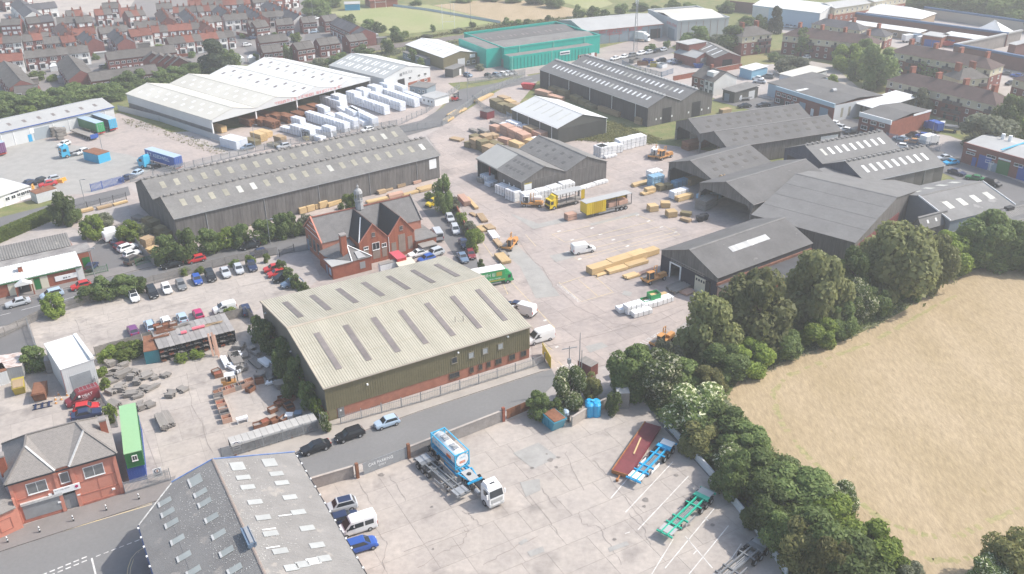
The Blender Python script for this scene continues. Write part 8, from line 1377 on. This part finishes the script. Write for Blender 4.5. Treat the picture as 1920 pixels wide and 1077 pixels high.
def tree(kind,x,y,top,w,area):
 b_=G(x,y);dist=(b_-Vector((0,0,CAM_H))).length;W=w*dist/F_PX;h=max(1.2,GT((x,y),top));px=w*h/W;lv=0 if w>62 and y>300 else 1 if w>34 else 2
 n,lf=((9500,.034),(4200,.044),(1500,.066))[lv];v=(int(x)+int(y))%(3 if lv else 4)
 i=CNT[area]=CNT.get(area,-1)+1;small=h<4.2
 t=thing('shrub' if small else 'tree',('%s, %s of %s'%((KN[kind].replace(' tree',' bush')if small else KN[kind]),ORD[i],area)),'bush' if small else 'tree',b_,x*1.7,area)
 c=link('crown',cached(('crown',kind,v,lv),lambda:crown_mesh(kind,v,n,lf)),t);c.scale=(W,W,h*1.04);c.location.z=-h*.07 if not small else-h*.12
 tr=link('trunk',cached('trunk',trunk_mesh),t);tr.scale=(h*.9,h*.9,h*.95)
def trees(area,s):
 for e in s.split(';'):k,x,y,t,w=e.split(',');tree(dict(b='birch',d='dark',g='bright',e='elder',y='grey',c='conifer',r='rusty')[k.strip()],float(x),float(y),float(t),float(w),area)
trees('the tall birches beside the workshop','b,1325,672,556,112;b,1415,648,510,134;b,1522,612,474,122;d,1592,572,468,70;b,1668,560,422,138;b,1738,545,436,78;g,1772,508,428,84;d,1838,496,400,104;d,1890,500,420,80;d,1930,508,435,70')
trees('the hedge from field corner to gate','e,1232,745,665,112;d,1180,738,655,92;e,1302,808,730,124;d,1275,725,676,84;d,1352,705,645,104;g,1402,694,636,92;d,1462,668,616,84;g,1532,645,596,76;e,1600,600,528,76;d,1572,625,570,72;d,1640,590,540,60;d,1700,560,510,56;r,1330,735,690,70;d,1215,700,650,60;y,1250,690,640,60')
trees('the hedge between lorry park and field','d,1345,838,765,126;r,1312,850,795,84;y,1330,800,755,90;e,1390,895,842,110;d,1440,925,855,132;d,1400,860,800,100;d,1490,960,885,142;d,1440,985,905,110;g,1545,990,925,118;e,1572,962,912,74;d,1535,1060,960,142;g,1625,1060,985,112;r,1500,1070,985,104;d,1580,1100,1020,140;g,1665,1090,1035,90;r,1545,1100,1000,90;y,1700,1110,1060,70;d,1465,1030,960,90;d,1370,925,850,80')
trees('the hedge at the bottom right corner','r,1880,1090,1000,104;e,1918,1075,1012,80;e,1850,1105,1046,76;d,1945,1050,980,70')
trees('the bushes at the road end','e,1067,758,692,74;d,1012,782,738,54;r,1108,748,704,44;d,1040,785,750,40;d,1150,775,735,34')
trees('the street shrubs below the twin shed','d,315,492,440,54;d,352,489,430,50;d,395,472,430,48;g,425,466,423,44;d,455,462,420,44;d,498,452,413,50;d,530,445,400,40;d,553,441,400,38;y,576,437,404,32')
trees('the bushes around the old school','g,663,400,360,38;d,833,398,332,42;y,850,394,370,28;g,866,422,396,24;y,880,440,416,30;g,888,470,428,38;d,640,392,380,14;g,805,375,360,22;d,902,505,485,14')
trees('the school hedge by the car park','d,528,512,486,22;d,543,528,500,24;d,556,540,514,22;d,570,552,528,24;d,582,566,542,24;g,470,498,476,22;g,500,492,474,14')
trees('the bushes along the car park fence','d,170,564,533,48;d,202,558,520,54;d,236,552,515,50;d,264,546,518,28;g,106,592,550,42;g,345,515,500,24;g,375,512,500,20;d,440,500,486,20')
trees('the scrub beside the cream roofed warehouse','d,490,640,595,42;d,512,662,610,48;d,538,694,636,46;d,560,724,668,44;d,580,764,716,40;g,596,788,745,26;d,548,745,700,40;d,528,712,660,36;y,505,630,592,34')
trees('the weeds of the masonry yard','g,235,668,643,60;g,205,676,648,40;g,262,660,638,34;g,192,705,685,20;g,198,728,708,20;g,210,790,755,26;g,430,592,575,24;e,612,810,770,22;g,370,670,655,30;g,340,678,662,26')
trees('the bushes by the club building','d,70,692,648,48;d,122,422,358,44;d,136,417,382,38;g,180,446,404,42;y,196,424,400,36;g,246,454,414,48;y,266,448,420,32;d,165,446,414,26')
trees('the tree belt behind the long store','d,18,210,172,54;d,44,214,178,44;d,76,208,168,54;d,112,203,163,54;d,150,194,157,60;d,190,188,157,56;d,216,188,157,44;d,242,173,136,50;d,272,167,132,50;d,302,160,129,50;d,332,153,124,44;d,360,147,118,44;d,386,142,116,38;d,130,205,172,40;d,5,225,190,40;g,60,222,196,30')
trees('the garden trees among the houses','c,406,139,74,84;d,432,133,92,44;g,226,92,80,18;d,180,112,100,14;g,70,150,132,28;g,100,152,138,22;d,50,150,140,20;d,5,66,44,30;d,42,58,46,16;d,536,110,82,16;d,548,112,88,12;g,556,78,60,22;d,200,128,118,14;d,250,130,120,14;d,690,72,60,16;g,455,72,62,12;d,175,56,48,10;g,300,92,82,20;d,360,108,96,16;d,480,116,100,14;d,20,160,148,16;d,330,60,52,10;g,270,40,32,10;d,150,68,60,10;d,410,60,52,10;d,515,70,60,12')
trees('the trees along the railway and pitch','d,625,120,104,32;d,682,102,84,38;d,727,100,74,28;d,745,78,58,26;d,594,30,-4,58;d,622,14,-8,40;d,655,52,28,30;d,692,58,36,34;d,712,60,42,26;d,742,68,50,24;d,812,60,46,12;d,886,52,41,16;d,952,48,33,22;d,972,48,36,16;d,988,47,35,16;d,1028,40,28,14;d,640,112,98,26;y,600,122,108,26;y,860,62,52,22;y,800,74,64,24;g,760,70,58,18;d,775,115,92,20;d,790,125,108,16;y,900,132,120,20;d,1220,95,82,24;d,1250,90,76,16')
trees('the trees around the flats','d,1305,88,50,58;d,1372,98,48,64;d,1410,100,72,30;c,1452,62,12,38;d,1425,62,30,30;g,1590,132,78,60;d,1640,164,86,80;d,1616,124,72,38;d,1506,104,56,50;d,1746,148,108,48;y,1485,140,108,64;y,1842,280,213,92;d,1892,256,178,62;g,1918,276,222,36;y,1726,214,166,40;d,1602,150,110,34;d,1700,172,140,20;d,1450,115,98,24;d,1468,118,104,18;g,1560,160,138,22;d,1400,140,122,14;y,1345,88,66,40;d,1880,245,205,40')
trees('the far woods on the horizon side','d,1690,16,-22,56;d,1730,22,-16,60;d,1775,30,-14,66;d,1820,36,-10,66;d,1868,42,-8,68;d,1915,48,-4,60;d,1710,10,-20,60;d,1760,16,-20,70;d,1845,26,-20,80;d,1900,30,-20,80;d,1040,14,-10,40;d,1085,32,10,24;d,1112,36,12,28;d,1132,38,18,22;d,1165,28,8,30;d,1230,30,12,34;d,1262,24,2,36;d,1292,30,6,36;d,1330,38,18,34;d,1360,24,2,34;d,1005,8,-10,40;d,960,4,-10,40;d,920,2,-12,40;d,1200,20,4,36;d,1400,48,30,30;d,870,4,-10,36;d,780,10,0,24;d,1150,44,30,24;y,1310,45,30,36;d,1945,60,10,50')
def poly_scatter(name,label,px,n,m,s,hmax,z=0.0):
 P=[G(*p).xy for p in px];xs=[p.x for p in P];ys=[p.y for p in P];mb=MB();k=0
 def inside(x,y):
  r=False
  for a,b_ in zip(P,P[1:]+P[:1]):
   if(a.y>y)!=(b_.y>y)and x<(b_.x-a.x)*(y-a.y)/(b_.y-a.y)+a.x:r=not r
  return r
 while k<n:
  x,y=random.uniform(min(xs),max(xs)),random.uniform(min(ys),max(ys))
  if not inside(x,y):k+=.2;continue
  k+=1;hz=random.random()**2*hmax
  for _ in range(3):
   p=Vector((x+random.gauss(0,s),y+random.gauss(0,s),z+hz*random.random()+.05));u=Vector((random.gauss(0,1),random.gauss(0,1),random.gauss(0,.5))).normalized()*s*random.uniform(.6,1.3);w=u.cross(Vector((random.gauss(0,.5),random.gauss(0,.5),1))).normalized()*s*.7;mb.face([p-u,p-w,p+u,p+w])
 tag(mb.build(name,m),label,None,None,'stuff')
poly_scatter('undergrowth','tangled green undergrowth between the hedge trees and the wheat',[(1180,720),(1290,650),(1400,640),(1560,560),(1640,500),(1700,480),(1920,450),(1960,500),(1840,500),(1790,512),(1725,545),(1640,608),(1510,658),(1382,712),(1360,748),(1420,824),(1540,910),(1600,964),(1620,1007),(1705,1078),(1740,1130),(1500,1130),(1400,960),(1300,850),(1220,770)],30000,LF['elder2'],.22,1.6)
poly_scatter('margin_grass','pale weedy grass along the wheat edge',[(1365,735),(1440,684),(1580,634),(1700,572),(1790,508),(1920,500),(1990,510),(1840,500),(1735,552),(1640,618),(1510,668),(1385,722)],5000,LF['grey'],.18,.8)
poly_scatter('railway_scrub','scrubby growth along the railway',[(430,150),(520,130),(700,100),(905,70),(905,78),(760,100),(640,125),(480,150)],3500,LF['grey'],.4,1.6);poly_scatter('railway_scrub','dry grass and scrub between railway and pitch',[(600,100),(760,75),(940,46),(1060,34),(1090,40),(900,58),(700,86)],4000,LF['rusty'],.45,1.4)
poly_scatter('rough_grass','dry rough grass in front of the dark olive shed',[(1050,262),(1060,250),(1150,228),(1240,262),(1225,272),(1140,268)],2500,LF['rusty'],.3,.5);poly_scatter('rough_grass','dry grass strip along the lorry yard fence',[(228,222),(300,235),(425,282),(430,290),(400,290),(290,250),(235,235)],500,LF['rusty'],.22,.4)
mb=MB();hb=link('hedge',None);tag(hb,'clipped green hedge along the upper road','hedge');a,c=G(-60,482),G(112,408);d=(c-a).normalized();nn=Vector((-d.y,d.x,0));hb.location=a;L_=(c-a).length;hb.rotation_euler.z=math.atan2(d.y,d.x)
for _ in range(9000):
 f_=random.random();x=random.uniform(0,L_);y,z=(0,random.uniform(0,2.6))if f_<.45 else(random.uniform(0,2.2),2.6)if f_<.8 else(2.2,random.uniform(0,2.6));p=Vector((x,y+random.gauss(0,.06),z+random.gauss(0,.06)));u=Vector((random.gauss(0,1),random.gauss(0,1),random.gauss(0,1))).normalized()*.17;w=u.orthogonal().normalized()*.12;mb.face([p-u,p-w,p+u,p+w])
mb.build('leaves',LF['bright'],hb);MB().box(0,L_,.15,2.05,0,2.45).build('branches',LF['dark'],hb)
def fence(label,pts,h,style,post=2.6,m=None,cat='fence',base=0):
 p0=G(*pts[0]);root=thing('fence',label,cat,p0);pv=MB();rl=MB();m=m or M['rail'];near=pts[0][1]>420
 pm=cached(('fp',style,h,m.name),lambda:MB().box(-.06,.06,-.06,.06,0,h+.05).mesh('post',M['block']if style=='board' else m))
 for A,B in zip(pts,pts[1:]):
  a,b_=G(*A)-p0,G(*B)-p0;L=(b_-a).length;d=(b_-a)/L;n=Vector((-d.y,d.x,0));k=max(1,int(L/post))
  for i in range(k+1):q=a+d*(L*i/k)+n*.08;o=link('post',pm,root,q,math.atan2(d.y,d.x))
  for z in(h*.2,h*.82):rl.bar(a+Vector((0,0,z)),b_+Vector((0,0,z)),.05)
  sp_=dict(palisade=.16 if near else.3,board=.2,mesh=.3)[style];w=dict(palisade=.09 if near else.13,board=.185,mesh=.025)[style];k=int(L/sp_)
  for i in range(k):
   q=a+d*(i*sp_);hh=h*(random.uniform(.97,1.02)if style=='board' else 1);n2=n*.012;e=q+d*w;pv.hexa([q-n2+Vector((0,0,base)),e-n2+Vector((0,0,base)),e+n2+Vector((0,0,base)),q+n2+Vector((0,0,base)),q-n2+Vector((0,0,hh)),e-n2+Vector((0,0,hh)),e+n2+Vector((0,0,hh)),q+n2+Vector((0,0,hh))])
  if style=='mesh':
   for j in range(1,int(h/.3)):rl.bar(a+Vector((0,0,j*.3)),b_+Vector((0,0,j*.3)),.02)
 rl.build('rail',m,root);tag(pv.build('pales',m,root),kind='stuff');return root
F_=fence;wo=M['wood_old']
f1=F_('grey palisade gate between pub and corner warehouse',[(236,928),(321,902)],2.2,'palisade');F_('grey palisade fence in front of the long pale rack',[(418,863),(606,806),(590,772)],2.2,'palisade');F_('post and mesh fence in front of the cream roofed warehouse',[(640,797),(790,756),(1000,690),(1022,680)],2.0,'mesh',3.3)
F_('weathered board fence behind the pipe rack',[(180,668),(270,642),(462,592),(480,608)],1.9,'board',m=wo);F_('grey palisade fence between car park and street',[(-40,655),(60,606),(90,592),(180,566),(290,532),(400,503),(470,486),(520,478)],1.9,'palisade',m=wo)
F_('thin fence along the edge of the tenants yard',[(222,800),(186,742),(178,700)],2.0,'palisade');F_('steel fence between the two grey lots by the white unit',[(52,610),(70,660)],1.6,'mesh');F_('dark fence along the upper road beside the twin shed',[(60,418),(140,400),(238,376)],2.2,'mesh',m=M['dark']);F_('grey fence in front of the lorry yard by the twin shed',[(245,342),(330,322),(480,285),(640,255),(745,236)],2.0,'palisade')
F_('grey sheet fence along the big white open shed',[(222,208),(300,228),(440,275)],2.0,'board',m=M['clad_grey']);F_('tall fence along the yard side of the estate road',[(752,250),(830,237),(850,222),(905,180),(985,146)],2.2,'palisade');F_('fence round the wrapped timber compound',[(565,292),(640,270),(725,246),(800,212),(862,166)],2.0,'mesh');F_('blue palisade fence beside the dark olive shed',[(950,222),(1040,264)],2.2,'palisade',m=M['bluegrey']);F_('fence round the workshop yard beside the black shed',[(1166,122),(1180,130),(1240,145),(1262,138)],2.0,'palisade',m=M['bluegrey'])
F_('fence in front of the teal factory car park',[(878,158),(930,150),(985,140)],2,'palisade');F_('fence of the small yard behind the tall green stacks',[(885,188),(905,205),(935,222),(955,230)],2,'palisade');F_('wooden fence at the back of the club car park',[(165,452),(232,432),(290,500)],1.9,'board',m=wo);F_('chain link gate of the club car park',[(150,522),(203,510)],1.8,'mesh',m=M['dgreen']);F_('green mesh gate standing open at the club car park',[(256,500),(286,492)],1.9,'mesh',m=M['dgreen']);F_('blue sliding gate of the lorry yard',[(172,360),(233,344)],2.2,'palisade',m=M['blue']);F_('scrap yard fence by the lane',[(1660,262),(1740,280),(1760,285)],2.2,'palisade',m=M['bluegrey']);F_('railings beside the old school entrance',[(525,482),(552,472)],1.8,'mesh',m=M['dark']);F_('blue white rail round the rugby pitch',[(735,12),(800,20),(938,44)],1.2,'board',8,M['iceblue'])
for l,pts,h,m in(('pale block wall between lorry park and road, left of the gate',[(560,925),(664,894)],1.9,M['block']),('pale block wall with white coping behind the tank trailer',[(770,858),(942,790)],2.0,M['block']),('curved concrete wall behind the blue plastic tank',[(1072,800),(1100,782),(1136,764)],1.7,M['conc_pale']),('low brick wall between school and car park',[(522,500),(560,535),(605,578)],1.6,M['brick']),('brick wall along the school drive under the bushes',[(846,374),(868,420),(893,475)],1.5,M['brick']),('patchy white panel wall under the lorry park hedge',[(1245,795),(1330,890),(1420,1000),(1475,1080)],1.3,M['clad_light']),('red brick garden wall by the street corner',[(444,66),(478,72)],1.4,M['brick']),('brick garden wall opposite the bay windowed terrace',[(330,108),(360,105)],1.2,M['brick']),('red brick wall of the breakers yard',[(1262,152),(1390,128)],1.8,M['brick'])):
 wall_run('boundary_wall',l,pts,h,m,M['conc_pale']if h>1.55 else None,t=.25,cw=.12)
for l,A,B,h,m in(('grey sheet gate painted CAR PARKING ONLY',(682,891),(764,860),2.1,M['rail']),('rusty mesh gate at the lorry park wall',(950,787),(1000,766),1.9,M['rust']),('yellow steel gate standing open at the yard entrance',(1033,692),(1017,664),2.3,M['yellow'])):
 a,b_=G(*A),G(*B);d=b_-a;L=d.length;t=thing('gate',l,'gate',a,math.atan2(d.y,d.x));n=6
 pm_=MB().box(.02,L/n-.02,-.03,.03,.1,h).mesh('gate_panel',m)
 for k in range(n):link('gate_panel',pm_,t).location.x=k*L/n
 MB().box(0,L,.04,.1,.3,.4).box(0,L,.04,.1,h-.3,h-.2).build('gate_rail',M['rust']if m is not M['yellow']else m,t)
 if 'CAR' in l:text('CAR PARKING',(.8,-.05,1.15),0,.72,M['signw'],t,vert=True,sx=.86);text('ONLY',(2.4,-.05,.62),0,.45,M['signw'],t,vert=True)
for i,q in enumerate([(671,896),(767,859),(944,790)]):o=tag(MB().box(-.22,.22,-.22,.22,0,2.6).build('gate_post',M['rust']if i<2 else M['brick']),('rust red gate post left of the painted gate','rust red gate post right of the painted gate','brick gate pier by the rusty mesh gate')[i],'post');o.location=G(*q);o.rotation_euler.z=.5
for q,l in(((300,900),'round badge sign on the palisade gate'),((447,850),'round badge sign on the rack palisade fence')):o=tag(MB().box(-.6,.6,-.03,.03,-.75,.75).build('fence_sign',M['signw']),l,'sign');p=G(*q);o.location=(p.x,p.y-.2,1.5);o.rotation_euler.z=.45;MB().cyl((0,-.035,.3),(0,-.05,.3),.42,n=16).build('badge',M['navy'],o);MB().cyl((0,-.052,.3),(0,-.06,.3),.3,n=16).build('badge_centre',M['signw'],o);MB().box(-.12,.12,-.07,-.061,.12,.5).build('badge_figure',M['wood_pink'],o);MB().box(-.4,.4,-.04,-.031,-.55,-.35).build('badge_text_line',M['grey'],o)
def pole(label,q,h,kind='lamp',rz=0):
 t=thing('lamp_post' if kind=='lamp' else 'pole',label,'lamp post' if kind=='lamp' else 'pole',G(*q),rz);m=M['steel']if kind!='wood' else M['wood_old'];MB().cyl((0,0,0),(0,0,h),.1,.06,7).build('post',m,t)
 if kind=='lamp':MB().bar((0,0,h),(1.0,0,h+.15),.08).box(.8,1.4,-.12,.12,h+.08,h+.22).build('lamp_head',M['steel'],t)
 if kind=='wood':MB().bar((-1.3,0,h-.4),(1.3,0,h-.4),.12).box(-.25,.25,-.25,.25,h-3.2,h-2.4).build('crossarm',M['steel'],t)
for a in(('street lamp beside the club gate',(179,524),7),('lamp post on the street by the shrubs',(507,458),6),('tall lamp beside the wrapped timber corner',(674,243),8),('lamp post on the estate road bend',(877,190),8),('lamp near the teal factory entrance',(877,152),6),('lamp beside the white site office road',(163,395),8),('lamp behind the white container',(480,285),8),('grey lamp post in the bottom right hedge',(1539,1077),5),('thin lamp in the lorry yard centre',(193,285),8),('lamp beside the striped shed lane',(1743,275),8)):pole(*a)
for a in(('wooden utility pole with a crossarm in the elder bush',(1066,742),9.5,'wood',.3),('tall post with a camera by the yard gate',(1086,700),8,'post'),('short dark post by the brick hut',(1090,704),5,'post'),('dark post at the hedge by the yard text',(1191,690),5,'post'),('left post of floodlights at the far wheat field',(1195,38),14,'post'),('floodlight pole beside the pitch rail',(883,50),16,'post'),('floodlight pole at the back of the pitch',(845,32),14,'post'),('floodlight pole by the pavilion',(590,60),14,'post')):pole(*a)
for i,(q,w)in enumerate([((830,54),5.6),((704,16),5.6)]):t=thing('goal_posts',('near white rugby goal posts','far white rugby goal posts')[i],'goal posts',G(*q),.2);MB().cyl((0,0,0),(0,0,11),.09,n=6).build('upright',M['signw'],t);MB().cyl((w,0,0),(w,0,11),.09,n=6).build('upright',M['signw'],t);MB().bar((0,0,3),(w,0,3),.14).build('crossbar',M['signw'],t)
t=thing('phone_mast','grey lattice phone mast behind the street of parked cars','mast',G(1190,96));mm=MB()
for k in range(3):
 c0=(math.cos(k*2.09),math.sin(k*2.09));c1=(math.cos(k*2.09+2.09),math.sin(k*2.09+2.09));mm.bar((c0[0],c0[1],0),(c0[0]*.3,c0[1]*.3,19),.13)
 for j in range(9):f0,f1=1-.7*j/9,1-.7*(j+1)/9;mm.bar((c0[0]*f0,c0[1]*f0,j*2.1),(c1[0]*f1,c1[1]*f1,j*2.1+2.1),.07)
mm.build('lattice',M['steel'],t);MB().cyl((0,0,18),(0,0,22),.1,n=6).box(-.6,-.4,-.2,.2,19,21.3).box(.4,.6,-.2,.2,19,21.3).box(-.2,.2,.4,.6,19,21.3).build('antennas',M['signw'],t)
for i,q in enumerate([(15,1017),(75,998),(138,977),(200,957),(261,936)]):t=thing('bollard','black and white bollard, %s along the pub pavement'%ORD[i],'bollard',G(*q,.11),0,'bollards outside the pub');MB().cyl((0,0,0),(0,0,.35),.11,n=10).cyl((0,0,.55),(0,0,.75),.1,n=10).build('post',M['dark'],t);MB().cyl((0,0,.35),(0,0,.55),.105,n=10).cyl((0,0,.75),(0,0,.98),.1,.07,10).build('white_band',M['signw'],t)
hz=MB().box(-1000,1000,-30,1600,-1.2,CAM_H+3).build('haze',mat('haze_air',(1,1,1)));tag(hz,kind='stuff');hm=hz.data.materials[0];nt=hm.node_tree;nt.nodes.remove(nt.nodes['Principled BSDF']);pv_=nt.nodes.new('ShaderNodeVolumePrincipled');pv_.inputs['Density'].default_value=HAZE;pv_.inputs['Color'].default_value=(.99,.985,.97,1);pv_.inputs['Anisotropy'].default_value=.2;nt.links.new(pv_.outputs[0],nt.nodes['Material Output'].inputs['Volume'])
